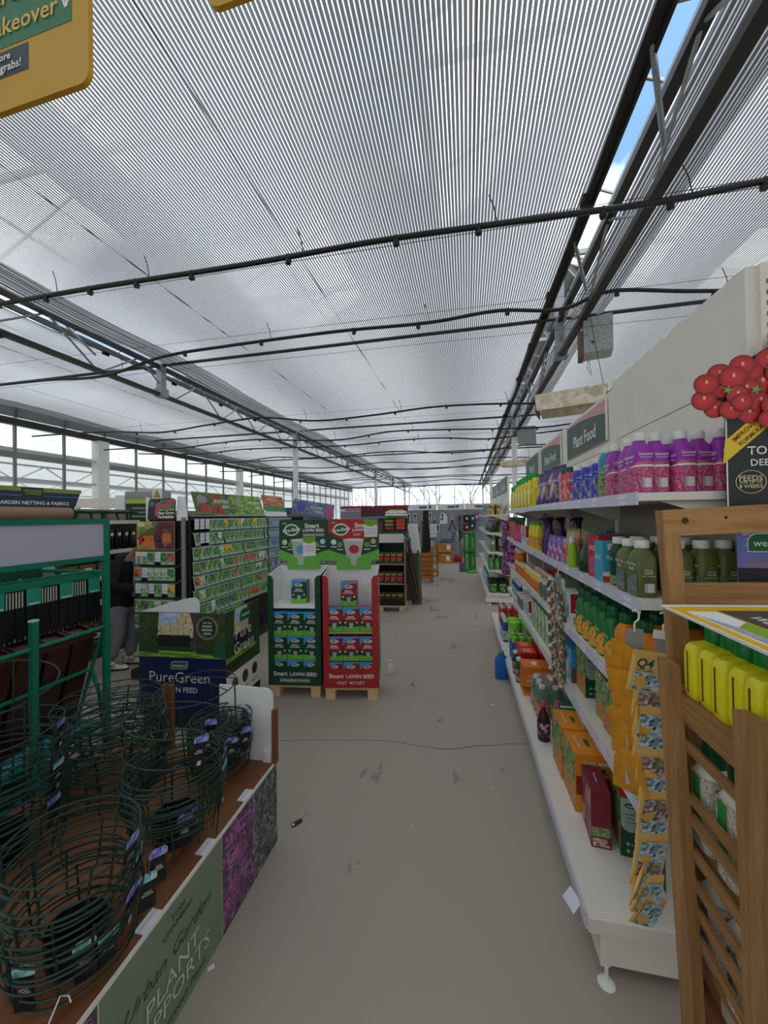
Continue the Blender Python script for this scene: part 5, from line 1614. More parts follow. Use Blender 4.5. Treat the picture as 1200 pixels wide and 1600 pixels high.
for k in range(10):
    P_sc.put((0.524 - 0.006 * (k % 3) + 0.002 * k, 1.392 + 0.004 * (k % 2), 1.165 - 0.043 * k), 0, 'ochre backed sachet on the strip nearer the aisle, {} from its top'.format(ORD[k]), 'ochre sachets', rot=(0.10 + 0.14 * (k % 2), 0.10 - 0.12 * (k % 3), -1.15 + 0.20 * ((k * 3) % 4)))
for k in range(3):
    P_sa.put((0.575 + 0.012 * k, 1.37, 0.47 - 0.05 * k), 0, 'bulb sachet twisted at the foot of the hanging strip, {} counted downward'.format(ORD[k]), 'bulb sachets', rot=(0.2, 0.5, 0.9 - 0.2 * k))

# strip of green and red picture packs midway along the run
hook_strip('white hanging strip of green picture packs midway along the shelves', 0.575, 2.46, 1.235, 0.56, 0.0, 0.022)
t = thing('picture_pack', '', 'packet')
MB().super([(-0.085, 0.020, 0.012, 2.4), (-0.05, 0.022, 0.016, 2.4), (-0.02, 0.014, 0.01, 2.2), (0, 0.006, 0.004, 2)], 14).build('pack_body', mottle([(0, '#174a30'), (0.45, '#2a6b45'), (0.6, '#c9a9a0'), (0.75, '#a8323a'), (0.9, '#e0d4cc'), (1, '#2f7a4a')], 6), t, True)
MB().super([(-0.10, 0.012, 0.008, 2.4), (-0.086, 0.017, 0.011, 2.4), (-0.07, 0.0215, 0.0145, 2.4)], 12).build('red_base', flat('#a8323a', 0.4), t, True)
MB().lathe([(0.009, -0.072), (0.011, -0.066), (0.008, -0.058)], 10, c=(-0.012, -0.014, 0)).build('white_dot', flat('#e6d9cf', 0.5), t, True)
P_pack = Proto(t)
for k in range(9):
    for j in range(2):
        n = k * 2 + j
        P_pack.put((0.545 + 0.03 * j + 0.004 * (k % 3), 2.44 + 0.02 * j, 1.20 - 0.068 * k - 0.03 * j), 0, 'green and red picture pack hanging midway along the shelves, {} from the top'.format(ORD[n]), 'green picture packs', rot=(0.1, 0.35 - 0.5 * j, -1.2 + 0.3 * (k % 3)))
# wobbly purple packs hanging at the far end of the run
t = thing('gift_pack', '', 'packet')
MB().super([(-0.11, 0.05, 0.03, 4), (-0.06, 0.055, 0.034, 4), (0, 0.05, 0.02, 4)], 14).build('pack_body', mottle([(0, '#2f1a4a'), (0.3, '#9a4a80'), (0.5, '#3d2566'), (0.7, '#b58aa8'), (1, '#33406a')], 7), t, True)
MB().tube([(0, 0, 0), (0, 0, 0.02)], 0.003, 5).build('hang_loop', WHITE, t)
P_gift = Proto(t)
for k in range(7):
    P_gift.put((0.60 + 0.012 * ((k * 2) % 3), 5.50 + 0.01 * (k % 2), 1.50 - 0.105 * k), 0, 'purple and pink pack hanging in a column by the gap, {} from the top'.format(ORD[k]), 'purple hanging packs', rot=(0.1 * (k % 2), 0.14 * (k % 3 - 1), -0.9 + 0.55 * (k % 4)))
# ================================================================== lawn seed displays
LG = flat('#17402b', 0.45, name='dark_green_card')
LR = flat('#a3242b', 0.45, name='red_card')
GRASS = mottle([(0, '#1f6b2a'), (0.3, '#3f9a2f'), (0.5, '#7fc23f'), (0.7, '#2a7d30'), (1, '#a3cf55')], 22, stretch=(3.2, 1, 0.30), kind='noise', detail=4.0)
CARDW = flat('#dedede', 0.55, name='white_card')
RAWCARD = flat('#b39b72', 0.7)
SKYB = flat('#3f8fc0', 0.45)


def lawn_box(main, red):
    w, d, h = 0.146, 0.095, 0.212
    t = thing('lawn_seed_box', '', 'box')
    MB().box(-w / 2, w / 2, -d / 2, d / 2, 0, h, [1, 3, 0, 2, 2, 2]).build('box_body', [main, main, flat('#4a5a55', 0.5) if not red else flat('#7a5560', 0.5), SKYB if not red else flat('#8d5a70', 0.5)], t)
    M = FR('F', (0, -d / 2, 0))
    patch([(-w / 2, h * 0.62), (-w * 0.25, h * 0.84), (w * 0.15, h * 0.93), (w / 2, h * 0.94), (w / 2, h), (-w / 2, h)], M, SKYB, t, 'blue_corner')
    patch([(-w / 2, 0), (w / 2, 0), (w / 2, h * 0.24), (0, h * 0.18), (-w / 2, h * 0.25)], M, GRASS, t, 'grass_picture')
    if red:
        patch([(-w / 2, h * 0.24), (0, h * 0.18), (w / 2, h * 0.24), (w / 2, h * 0.42), (0, h * 0.36), (-w / 2, h * 0.44)], M, LG, t, 'green_band')
    patch(disc_outline(0, h * 0.80, w * 0.24, h * 0.075, 16), M, PRINTW, t, 'logo_ring')
    patch(disc_outline(0, h * 0.80, w * 0.19, h * 0.052, 16), M, flat('#2f6a3a', 0.5), t, 'logo', lift=0.0014)
    text('Gro-Sure', M @ Matrix.Translation((0, h * 0.80, 0.0018)), PRINTW, t, w=w * 0.52, rot=0.12, bold=0.03)
    text('Smart', M @ Matrix.Translation((-w * 0.03, h * 0.63, 0.001)), PRINTW, t, h=h * 0.09, bold=0.03)
    text('LAWN SEED', M @ Matrix.Translation((-w * 0.03, h * 0.54, 0.001)), PRINTW, t, w=w * 0.62, bold=0.03)
    patch([(-w * 0.14, h * 0.36), (w * 0.14, h * 0.36), (w * 0.09, h * 0.17), (0, h * 0.13), (-w * 0.09, h * 0.17)], M, flat('#9aa39c', 0.5), t, 'printed_cup', lift=0.0016)
    for dx in (-0.36, 0.34):
        patch(disc_outline(w * dx, h * 0.38, w * 0.06, w * 0.06, 10), M, flat('#c5d9b5', 0.5), t, 'printed_badge', lift=0.0016)
    return t


P_lbg = Proto(lawn_box(flat('#183d2d', 0.45), False))
P_lbr = Proto(lawn_box(flat('#8e1c26', 0.45), True))
PINE = wood('#c2a477', '#dcc196', stretch=(1.2, 10, 10))


def pallet(label, x, y, rz, w, d, kind):
    t = thing('wooden_pallet', label, 'pallet', (x, y, 0), rz, group='small pallets')
    blk = MB().box(-0.042, 0.042, -0.05, 0.05, 0.0, 0.085).mesh('block', PINE)
    for ix in (-1, 1):
        for iy in (-1, 1):
            link('block', blk, t, (ix * (w / 2 - 0.05), iy * (d / 2 - 0.052), 0.0))
    bd = MB().box(-w / 2, w / 2, -0.035, 0.035, 0.085, 0.103).mesh('deck_board', PINE)
    n = max(3, int(d / 0.1))
    for k in range(n):
        link('deck_board', bd, t, (0, -d / 2 + 0.036 + (d - 0.072) * k / (n - 1), 0))
    return t


def display_bin(name, label, x, y, rz, w, d, front, side, zb=0.105, lip=0.165, top=0.98, shelves=(), head=None, headh=0.5, text_rows=(), inner=CARDW):
    """open-fronted cardboard display: two cheeks, front frame with rounded shoulders, back wall"""
    t = thing(name, label, 'display stand', (x, y, zb), rz)
    s = 0.052
    M = FR('F', (0, -d / 2, 0))
    # front frame: left cheek, right cheek, bottom band
    patch([(-w / 2, 0), (w / 2, 0), (w / 2, lip), (-w / 2, lip)], M, front, t, 'front_band', t=0.006, lift=0.004)
    for sg in (-1, 1):
        r = 0.045
        ol = [(sg * w / 2, lip), (sg * w / 2, top - 0.0)]
        ol += [(sg * (w / 2 - s + r) - sg * r * sin(a) + 0 * r, top - r + r * cos(a)) for a in [i * pi / 12 for i in range(7)]]
        ol += [(sg * (w / 2 - s), lip + 0.04), (sg * (w / 2 - s - 0.012), lip + 0.012), (sg * (w / 2 - s - 0.04), lip)]
        if sg < 0:
            pass
        else:
            ol = ol[::-1]
        patch(ol[::-1] if sg > 0 else ol[::-1], M, front, t, 'front_cheek', t=0.006, lift=0.004)
    for sg in (-1, 1):
        o = MB().add([(sg * w / 2, -d / 2, 0), (sg * w / 2, d / 2, 0), (sg * w / 2, d / 2, top + 0.05), (sg * w / 2, -d / 2, top),
                      (sg * (w / 2 - 0.006), -d / 2, 0), (sg * (w / 2 - 0.006), d / 2, 0), (sg * (w / 2 - 0.006), d / 2, top + 0.05), (sg * (w / 2 - 0.006), -d / 2, top)],
                     [(0, 1, 2, 3), (7, 6, 5, 4), (3, 2, 6, 7), (0, 3, 7, 4), (1, 5, 6, 2)])
        o.mi = [0, 1, 1, 0, 0]
        o.build('side_wall', [side, inner], t)
    MB().box(-w / 2, w / 2, d / 2 - 0.006, d / 2, 0, top + 0.05).build('back_wall', inner, t)
    for z, mt in shelves:
        MB().box(-w / 2 + 0.007, w / 2 - 0.007, -d / 2 + 0.004, d / 2 - 0.008, z - 0.012, z).build('card_shelf', mt, t)
    return t


def lawn_display(label, x, y, rz, front, red):
    w, d = 0.485, 0.33
    t = display_bin('lawn_seed_display', label, x, y, rz, w, d, front, front, shelves=[(0.005, RAWCARD)] + ([(0.695, CARDW)] if not red else [(0.482, RAWCARD)]))
    M = FR('F', (0, -d / 2 - 0.004, 0))
    text('Smart', M @ Matrix.Translation((-0.13, 0.105, 0.001)), PRINTW, t, h=0.04, bold=0.025)
    text('LAWN SEED', M @ Matrix.Translation((0.08, 0.102, 0.001)), PRINTW, t, w=0.245, bold=0.02)
    if red:
        text('FAST   START', M @ Matrix.Translation((0.0, 0.045, 0.001)), PRINTW, t, w=0.24, bold=0)
        patch([(-0.012, 0.036), (0.012, 0.045), (-0.012, 0.054)], M, PRINTW, t, 'arrow')
    else:
        patch(round_rect(-0.14, 0.14, 0.028, 0.062, 0.006), M, flat('#6d7a70', 0.5), t, 'grey_tag')
        text('GUARANTEED TO GROW', M @ Matrix.Translation((0, 0.045, 0.0022)), PRINTW, t, w=0.26)
    # header board at the back
    H = FR('F', (0, d / 2 - 0.03, 0))
    h0, h1 = 0.995, 1.475
    hw = 0.245
    body = round_rect(-hw, hw, h0 + 0.1, h1, 0.03, (0, 0, 1, 1))
    patch(body, H, front if red else LG, t, 'header_board', t=0.006, lift=0)
    grass = [(-hw, h0 + 0.08), (-0.165, h0 + 0.08), (-0.165, h0), (0.165, h0), (0.165, h0 + 0.08), (hw, h0 + 0.08), (hw, h0 + 0.19), (0.12, h0 + 0.145), (0, h0 + 0.12), (-0.12, h0 + 0.145), (-hw, h0 + 0.19)]
    if red:
        patch([(-hw, h0 + 0.1), (hw, h0 + 0.1), (hw, h0 + 0.34), (0.1, h0 + 0.28), (-0.08, h0 + 0.27), (-hw, h0 + 0.36)], H, LG, t, 'green_field', lift=0.0008)
    patch(grass, H, GRASS, t, 'grass_picture', t=0.004, lift=0.0018)
    patch(disc_outline(-0.12, h1 - 0.10, 0.075, 0.058, 24), H, PRINTW, t, 'logo_ring', lift=0.0016)
    patch(disc_outline(-0.12, h1 - 0.10, 0.062, 0.045, 24), H, flat('#235a35', 0.5), t, 'logo', lift=0.0022)
    text('Gro-Sure', H @ Matrix.Translation((-0.12, h1 - 0.10, 0.0026)), PRINTW, t, w=0.175, rot=0.14, bold=0.035)
    patch(disc_outline(-0.19, h1 - 0.035, 0.026, 0.012, 14), H, flat('#5a8a5a', 0.5), t, 'small_logo', lift=0.0016)
    text('Smart', H @ Matrix.Translation((0.085, h1 - 0.06, 0.001)), PRINTW, t, h=0.046, bold=0.03)
    text('LAWN SEED', H @ Matrix.Translation((0.1, h1 - 0.105, 0.001)), PRINTW, t, w=0.215, bold=0.03)
    if red:
        text('FAST   START', H @ Matrix.Translation((0.1, h1 - 0.15, 0.001)), PRINTW, t, w=0.2, bold=0)
    else:
        patch(round_rect(-0.01, 0.21, h1 - 0.165, h1 - 0.135, 0.006), H, flat('#6d7a70', 0.5), t, 'grey_tag', lift=0.0014)
        text('GUARANTEED TO GROW', H @ Matrix.Translation((0.1, h1 - 0.15, 0.002)), PRINTW, t, w=0.2)
    # measuring cup with a coloured disc
    cx = 0.0 if red else -0.03
    patch([(cx - 0.10, h1 - 0.20), (cx + 0.10, h1 - 0.20), (cx + 0.068, h0 + 0.125), (cx + 0.03, h0 + 0.10), (cx + 0.022, h0 + 0.04), (cx - 0.022, h0 + 0.04), (cx - 0.03, h0 + 0.10), (cx - 0.068, h0 + 0.125)], H, flat('#a9b0ac', 0.4), t, 'printed_cup', lift=0.003)
    patch(disc_outline(cx, h1 - 0.20, 0.10, 0.014, 16), H, flat('#c9cfcb', 0.4), t, 'cup_rim', lift=0.0036)
    patch(disc_outline(cx + 0.005, h0 + 0.19, 0.048, 0.042, 20), H, flat('#a8262c' if red else '#4d8fb5', 0.4), t, 'printed_seal', lift=0.004)
    for bx, bz, c in ((-0.19, 0.26, '#b5c9a0' if not red else '#d8dcd8'), (-0.13, 0.235, '#6d8a4a'), (0.13, 0.235, '#6d8a4a'), (0.19, 0.265, '#9fc9cc' if not red else '#b8a860')):
        patch(disc_outline(bx, h0 + bz, 0.026, 0.026, 14), H, flat(c, 0.5), t, 'printed_badge', lift=0.003)
        patch([(bx - 0.03, h0 + bz - 0.05), (bx + 0.03, h0 + bz - 0.05), (bx + 0.03, h0 + bz - 0.042), (bx - 0.03, h0 + bz - 0.042)], H, PRINTW, t, 'badge_caption', lift=0.003)
    # price card clipped on
    px, pz = (0.055, h1 - 0.335) if not red else (0.165, h1 - 0.175)
    patch([(px - 0.06, pz - 0.02 if not red else pz - 0.0), (px + 0.065, pz - 0.02 if not red else pz), (px + 0.065, pz + 0.165), (px - 0.06, pz + 0.165)], H, PAPER, t, 'price_card', lift=0.005)
    patch([(px - 0.06, pz + 0.12), (px + 0.002, pz + 0.10), (px + 0.065, pz + 0.12), (px + 0.065, pz + 0.168), (px - 0.06, pz + 0.168)], H, flat('#6a9a2a', 0.5), t, 'green_flash', lift=0.006)
    for k in range(3):
        patch([(px - 0.045, pz + 0.03 + 0.022 * k), (px + 0.05, pz + 0.03 + 0.022 * k), (px + 0.05, pz + 0.034 + 0.022 * k), (px - 0.045, pz + 0.034 + 0.022 * k)], H, flat('#6d7480', 0.5), t, 'text_line', lift=0.0062)
    if red:
        R = FR('R', (w / 2 + 0.001, 0, 0))
        patch([(-d / 2, 0), (d / 2, 0), (d / 2, 0.36), (0.0, 0.42), (-d / 2, 0.5)], R, LG, t, 'side_green', lift=0.0008)
        patch([(-d / 2, 0), (d / 2, 0), (d / 2, 0.1), (-d / 2, 0.14)], R, GRASS, t, 'side_grass', lift=0.0014)
        patch([(-0.06, 0.40), (0.06, 0.40), (0.035, 0.18), (-0.035, 0.18)], R, flat('#8d9890', 0.5), t, 'printed_cup', lift=0.002)
        patch(disc_outline(0, 0.86, 0.10, 0.075, 20), R, PRINTW, t, 'logo_ring', lift=0.0012)
        patch(disc_outline(0, 0.86, 0.08, 0.055, 20), R, flat('#235a35', 0.5), t, 'logo', lift=0.0018)
        text('Gro-Sure', R @ Matrix.Translation((0, 0.86, 0.0022)), PRINTW, t, w=0.23, rot=0.14, bold=0.03)
        text('Smart', R @ Matrix.Translation((-0.03, 0.68, 0.001)), PRINTW, t, w=0.20, bold=0.03)
        text('LAWN SEED', R @ Matrix.Translation((0.0, 0.61, 0.001)), PRINTW, t, w=0.29, bold=0.03)
        text('FAST START', R @ Matrix.Translation((0.0, 0.555, 0.001)), PRINTW, t, w=0.26, bold=0)
        for k in range(3):
            patch(disc_outline(-0.1 + 0.1 * k, 0.47 - 0.05 * (k % 2), 0.028, 0.028, 12), R, flat('#9fb58a', 0.5), t, 'printed_badge', lift=0.0016)
    return t


def rloc(x, y, rz, lx, ly):
    return (x + lx * cos(rz) - ly * sin(rz), y + lx * sin(rz) + ly * cos(rz))


GX, GY, GR = -1.487, 3.322, radians(6.0)
RX, RY, RR = -0.985, 3.355, radians(9.0)
lawn_display('dark green lawn seed display with white interior and grass header', GX, GY, GR, LG, False)
lawn_display('red lawn seed display with grass header, beside the dark green one', RX, RY, RR, LR, True)
pallet('pale small pallet under the dark green lawn seed display', GX, GY, GR, 0.47, 0.32, 0)
pallet('pale small pallet under the red lawn seed display', RX, RY, RR, 0.47, 0.32, 0)


def fill_lawn(P, gx, gy, rz, what, levels, single):
    for li, (z, name) in enumerate(levels):
        for k in range(3):
            x, y = rloc(gx, gy, rz, (k - 1) * 0.149 + 0.003 * li, -0.105)
            P.put((x, y, z), rz, '{} lawn seed box in the {} row of its display, {} from the aisle-shy side'.format(what, name, ORD[k]).replace('from the aisle-shy side', 'counted towards the aisle'), what + ' lawn seed boxes')
    x, y = rloc(gx, gy, rz, single[0], single[1])
    P.put((x, y, single[2]), rz, '{} lawn seed box standing alone at the top of its display'.format(what), what + ' lawn seed boxes')


fill_lawn(P_lbg, GX, GY, GR, 'green', [(0.112, 'bottom'), (0.327, 'middle'), (0.542, 'upper')], (0.0, 0.02, 0.802))
fill_lawn(P_lbr, RX, RY, RR, 'red', [(0.112, 'bottom'), (0.335, 'middle'), (0.590, 'upper')], (-0.02, -0.05, 0.804))

# ================================================================== low bin of grass feed
t = thing('grass_feed_bin', 'low cardboard bin printed with a sunlit garden above a navy band', 'display stand', (-2.12, 2.80, 0.0), radians(3.5))
w, d, h = 0.72, 0.54, 0.885
NAVY = flat('#161d4a', 0.45)
MB().box(-w / 2, w / 2, -d / 2, -d / 2 + 0.008, 0.1, h).build('front_wall', [NAVY], t)
MB().box(-w / 2, w / 2, d / 2 - 0.008, d / 2, 0.1, h - 0.2).build('back_wall', CARDW, t)
MB().box(-w / 2, -w / 2 + 0.008, -d / 2 + 0.008, d / 2 - 0.008, 0.1, h - 0.2).build('side_wall', CARDW, t)
MB().box(w / 2 - 0.008, w / 2, -d / 2 + 0.008, d / 2 - 0.008, 0.1, h).build('side_wall', flat('#2a3a22', 0.5), t)
patch([(-w / 2, h), (w / 2 - 0.22, h), (w / 2 - 0.22, h + 0.07)] + [(w / 2 - 0.22 - 0.05 + 0.05 * cos(a), h + 0.07 + 0.045 * sin(a)) for a in [i * pi / 10 for i in range(6)]] + [(w / 2 - 0.36, h + 0.10)], FR('F', (0, -d / 2 + 0.016, 0)), CARDW, t, 'white_flap', t=0.006)
MB().box(-w / 2 + 0.01, w / 2 - 0.01, -d / 2 + 0.01, d / 2 - 0.01, h - 0.28, h - 0.26).build('inner_tray', CARDW, t)
MB().box(-w / 2 + 0.02, w / 2 - 0.02, -d / 2 + 0.02, d / 2 - 0.02, 0.0, 0.1).build('plinth', flat('#2b2a26', 0.7), t)
TREES = mottle([(0, '#16221a'), (0.4, '#2a3a22'), (0.65, '#46502c'), (0.8, '#1d2a1c'), (1, '#59593a')], 9, stretch=(2.6, 1, 0.5), kind='noise', detail=5.0)
GLOW = mottle([(0, '#6d5a38'), (0.3, '#b09a68'), (0.6, '#e8dfc0'), (0.8, '#9a8658'), (1, '#cfc090')], 9, stretch=(2.4, 1, 0.6), kind='noise', detail=5.0)
HEDGE = mottle([(0, '#15281b'), (0.5, '#24402a'), (0.8, '#37592f'), (1, '#0f1d14')], 14)
LAWNP = banded([(0, '#3f5f22'), (0.3, '#6d9a2f'), (0.5, '#3d5c22'), (0.62, '#8fb83a'), (0.8, '#567a2a'), (1, '#86ad38')], 2, 0.3, 3)


def garden(M, w, z0, z1, t, side=False):
    H = z1 - z0
    P_ = lambda ol, mt, nm, lift: patch([(x * w, z0 + y * H) for x, y in ol], M, mt, t, nm, lift=lift)
    P_([(-0.5, 0), (0.5, 0), (0.5, 1), (-0.5, 1)], TREES, 'printed_trees', 0.0006)
    P_([(-0.28, 0.45), (0.16, 0.45), (0.14, 1), (-0.26, 1)], GLOW, 'printed_sunlight', 0.0012)
    P_([(-0.25, 0.72), (-0.06, 0.78), (-0.02, 1), (-0.25, 1)], mottle([(0, '#7fa3d0'), (0.6, '#b5cbe6'), (1, '#f2efdc')], 3, kind='noise'), 'printed_sky', 0.0018)
    P_([(-0.27, 0.20), (0.10, 0.20), (0.10, 0.50), (-0.27, 0.50)], flat('#1a201c', 0.5), 'printed_wall', 0.0022)
    P_([(-0.30, 0.13), (0.3, 0.13), (0.3, 0.23), (-0.30, 0.24)], HEDGE, 'printed_hedge', 0.0028)
    P_([(-0.5, 0), (0.5, 0), (0.5, 0.04), (0.2, 0.13), (-0.42, 0.15), (-0.5, 0.1)], LAWNP, 'printed_lawn', 0.0032)
    P_([(0.13, 0.2), (0.18, 0.2), (0.17, 0.7), (0.22, 1.0), (0.10, 1.0), (0.14, 0.7)], flat('#4d3f48', 0.5), 'printed_trunk', 0.0032)
    P_([(0.36, 0.04), (0.5, 0.0), (0.5, 0.58), (0.46, 0.52), (0.39, 0.3)], flat('#1f5a3f', 0.5, var=0.15), 'printed_conifer', 0.0036)
    for k, (cx, r) in enumerate(((-0.48, 0.10), (-0.40, 0.085), (-0.33, 0.07), (0.20, 0.035), (0.25, 0.04), (0.31, 0.045))):
        ol = [(cx + r * 0.9 * cos(a), 0.10 + 0.32 * r / 0.1 * sin(a)) for a in [i * pi / 8 for i in range(9)]]
        ol = [(max(-0.499, min(0.499, x)), y) for x, y in ol]
        P_(ol, flat('#2a4420', 0.5, var=0.2), 'printed_topiary', 0.0038 + 0.0003 * k)


F = FR('F', (0, -d / 2, 0))
garden(F, w, 0.545, h, t)
patch(disc_outline(w * 0.30, 0.775, 0.062, 0.062, 24), F, flat('#22302a', 0.5), t, 'badge', lift=0.0046)
mb = MB()
mb.tube([(w * 0.30 + 0.085 * cos(a), -0.006, 0.775 + 0.085 * sin(a)) for a in [i * pi / 14 for i in range(28)]], 0.0015, 5, closed=True)
mb.tube([(w * 0.30 + 0.076 * cos(a), -0.006, 0.775 + 0.076 * sin(a)) for a in [i * pi / 14 for i in range(28)]], 0.001, 5, closed=True)
o = mb.build('badge_ring', flat('#b9b39a', 0.5), t)
o.location = (0, -d / 2, 0)
for k, s in enumerate(('FOR THE', 'DENSEST', 'GREENEST', 'GRASS')):
    text(s, F @ Matrix.Translation((w * 0.30, 0.815 - 0.027 * k, 0.0048)), PRINTW, t, w=(0.07, 0.085, 0.095, 0.065)[k], bold=0.02)
lg = round_rect(-0.09, 0.05, 0.455, 0.515, 0.028, (0, 1, 0, 1))
patch(lg, F, PRINTW, t, 'logo_border', lift=0.001)
patch(round_rect(-0.086, 0.046, 0.459, 0.511, 0.026, (0, 1, 0, 1)), F, PRINTG, t, 'logo', lift=0.0018)
text('westland', F @ Matrix.Translation((-0.02, 0.484, 0.0022)), PRINTW, t, w=0.11)
text('PureGreen', F @ Matrix.Translation((-0.02, 0.395, 0.001)), PRINTW, t, w=0.50, bold=-0.005)
text('LAWN FEED', F @ Matrix.Translation((-0.02, 0.30, 0.001)), PRINTW, t, w=0.3)
Rf = FR('R', (w / 2, 0, 0))
garden(Rf, d, 0.50, h, t)
patch([(-d / 2, 0.1), (d / 2, 0.1), (d / 2, 0.52), (0, 0.47), (-d / 2, 0.42)], Rf, flat('#3a4a22', 0.5, var=0.2), t, 'side_grass', lift=0.0042)
patch([(-d / 2, 0.1), (d / 2, 0.1), (d / 2, 0.40), (-d / 2, 0.405)], Rf, PRINTW, t, 'white_strip', lift=0.0048)
patch([(-d / 2, 0.1), (d / 2, 0.1), (d / 2, 0.17), (-d / 2, 0.17)], Rf, flat('#2d2320', 0.5), t, 'dark_strip', lift=0.0054)
for k in range(3):
    patch(disc_outline(-0.15 + 0.16 * k, 0.31, 0.048, 0.05, 18), Rf, flat('#4a3a30', 0.5), t, 'round_picture', lift=0.0056)
    patch([(-0.20 + 0.16 * k, 0.20), (-0.10 + 0.16 * k, 0.20), (-0.10 + 0.16 * k, 0.235), (-0.20 + 0.16 * k, 0.235)], Rf, flat('#b5b5b2', 0.5), t, 'caption', lift=0.0056)
patch(round_rect(-0.06, 0.10, 0.77, 0.86, 0.04, (0, 1, 0, 1)), Rf, PRINTG, t, 'logo', lift=0.006)
text('westland', Rf @ Matrix.Translation((0.02, 0.815, 0.0064)), PRINTW, t, w=0.13)
text('Pure', Rf @ Matrix.Translation((-0.01, 0.69, 0.0054)), PRINTW, t, w=0.25, bold=-0.005)
text('Green', Rf @ Matrix.Translation((-0.0, 0.575, 0.0054)), PRINTW, t, w=0.32, bold=-0.005)
# ================================================================== seed racks
BLKP = flat('#131315', 0.6)
WIRE = flat('#8b8e90', 0.4, 0.6)
GX0 = -2.66
rk = thing('seed_gondola', 'long black seed rack facing the aisle, rows of green vegetable seed packets', 'rack', (-2.9, 4.4, 0))
L = off(rk)


def RP(mb, name, mat):
    o = mb.build(name, mat, rk)
    o.location = L
    return o


RP(MB().box(-2.86, -2.78, 3.34, 6.4, 0.1, 1.63), 'back_panel', BLKP)
RP(MB().box(-2.95, -2.70, 3.34, 6.4, 0.0, 0.12), 'plinth', flat('#2a2a2c', 0.6))
RP(MB().box(-2.86, -2.66, 3.325, 3.345, 0.1, 1.63), 'end_panel', BLKP)
RP(MB().box(-2.72, -2.69, 3.28, 3.31, 0.0, 1.62), 'silver_post', flat('#8d9092', 0.4, 0.5))
for k in range(8):
    z = 1.606 - 0.1465 * k
    RP(MB().bar((GX0 + 0.005, 3.345, z), (GX0 + 0.005, 6.4, z), 0.006), 'front_wire', WIRE)
    for y in (3.345, 4.1, 4.86, 5.6):
        RP(MB().bar((-2.78, y, z + 0.02), (GX0 + 0.005, y, z), 0.005), 'hook_arm', WIRE)
RP(MB().box(-2.86, -2.64, 3.34, 6.4, 1.625, 1.64), 'top_ledge', flat('#77797a', 0.5))


def packet(pic, base, w=0.076, h=0.130):
    mb = MB()
    mb.box(-w / 2, w / 2, -0.006, 0.006, -h, 0, 2)
    mb.add([(-w * 0.485, -0.0068, -h * 0.98), (w * 0.485, -0.0068, -h * 0.98), (w * 0.485, -0.0068, -h * 0.66), (0, -0.0068, -h * 0.72), (-w * 0.485, -0.0068, -h * 0.66)], [(0, 1, 2, 3, 4)], 1)
    mb.add([(-w * 0.485, -0.0066, -h * 0.75), (w * 0.485, -0.0066, -h * 0.75), (w * 0.485, -0.0066, -0.012), (-w * 0.485, -0.0066, -0.012)], [(0, 1, 2, 3)], 0)
    mb.add([(-w * 0.3, -0.0072, -h * 0.9), (w * 0.3, -0.0072, -h * 0.9), (w * 0.3, -0.0072, -h * 0.84), (-w * 0.3, -0.0072, -h * 0.84)], [(0, 1, 2, 3)], 3)
    return mb.mesh('seed_packet', [pic, base, flat('#9fb8a4', 0.5), PRINTW])


GB = flat('#6f9a72', 0.5, var=0.05)
vg = [packet(mottle(p, sc), GB) for p, sc in (
    ([(0, '#1f4a25'), (0.4, '#3f7a38'), (0.7, '#7fa556'), (1, '#14321a')], 6),
    ([(0, '#22502e'), (0.5, '#5a8f4f'), (0.8, '#a9c07a'), (1, '#2f5f33')], 5),
    ([(0, '#1b3a1f'), (0.4, '#2f6b3a'), (0.7, '#4d8a5f'), (1, '#8fb08a')], 7),
    ([(0, '#3a5a2a'), (0.5, '#6b8f3f'), (0.8, '#c2cf90'), (1, '#28401c')], 5))]
pk_red = packet(mottle([(0, '#a81e2a'), (0.4, '#c9384a'), (0.7, '#3f6b35'), (0.9, '#e0a0a0'), (1, '#7a1420')], 5), GB)
pk_yel = packet(mottle([(0, '#d9a520'), (0.5, '#e8c23f'), (0.8, '#b57a1a'), (1, '#3f6b35')], 5), GB)
pk_org = packet(mottle([(0, '#c9481f'), (0.5, '#e06a2a'), (0.8, '#7a2a14'), (1, '#3f6b35')], 5), GB)
pk_pur = packet(mottle([(0, '#3a2a3f'), (0.5, '#5d5068'), (0.8, '#8d8a90'), (1, '#2a3a28')], 5), GB)
pk_pale = packet(mottle([(0, '#cfd6c0'), (0.4, '#9db08a'), (0.7, '#e6e6da'), (1, '#5f8a55')], 5), GB)
BB = flat('#5a86a0', 0.5)
pk_blue = [packet(mottle(p, 5), BB) for p in ([(0, '#2a3a7a'), (0.4, '#5a62a8'), (0.7, '#8fa5c9'), (1, '#2f5f4a')], [(0, '#3a3f6a'), (0.4, '#7a86b5'), (0.7, '#4f7a5a'), (1, '#c9cfe0')], [(0, '#7a2a4a'), (0.4, '#b54a5a'), (0.7, '#4a5a8a'), (1, '#2f5f4a')])]
special = {(0, 6): pk_yel, (2, 6): pk_yel, (2, 5): pk_pale, (2, 7): pk_yel, (3, 1): pk_pur, (3, 5): pk_pale, (3, 8): pk_red, (3, 11): pk_red, (3, 12): pk_red, (3, 13): pk_red, (4, 8): pk_red, (4, 3): pk_pur, (4, 1): pk_pale,
           (5, 1): pk_pale, (5, 7): pk_pur, (6, 12): pk_org, (6, 13): pk_org, (6, 14): pk_org, (6, 7): pk_pur, (5, 15): pk_org, (7, 14): pk_org, (7, 2): pk_pur, (4, 0): pk_org}
rnd = random.Random(11)
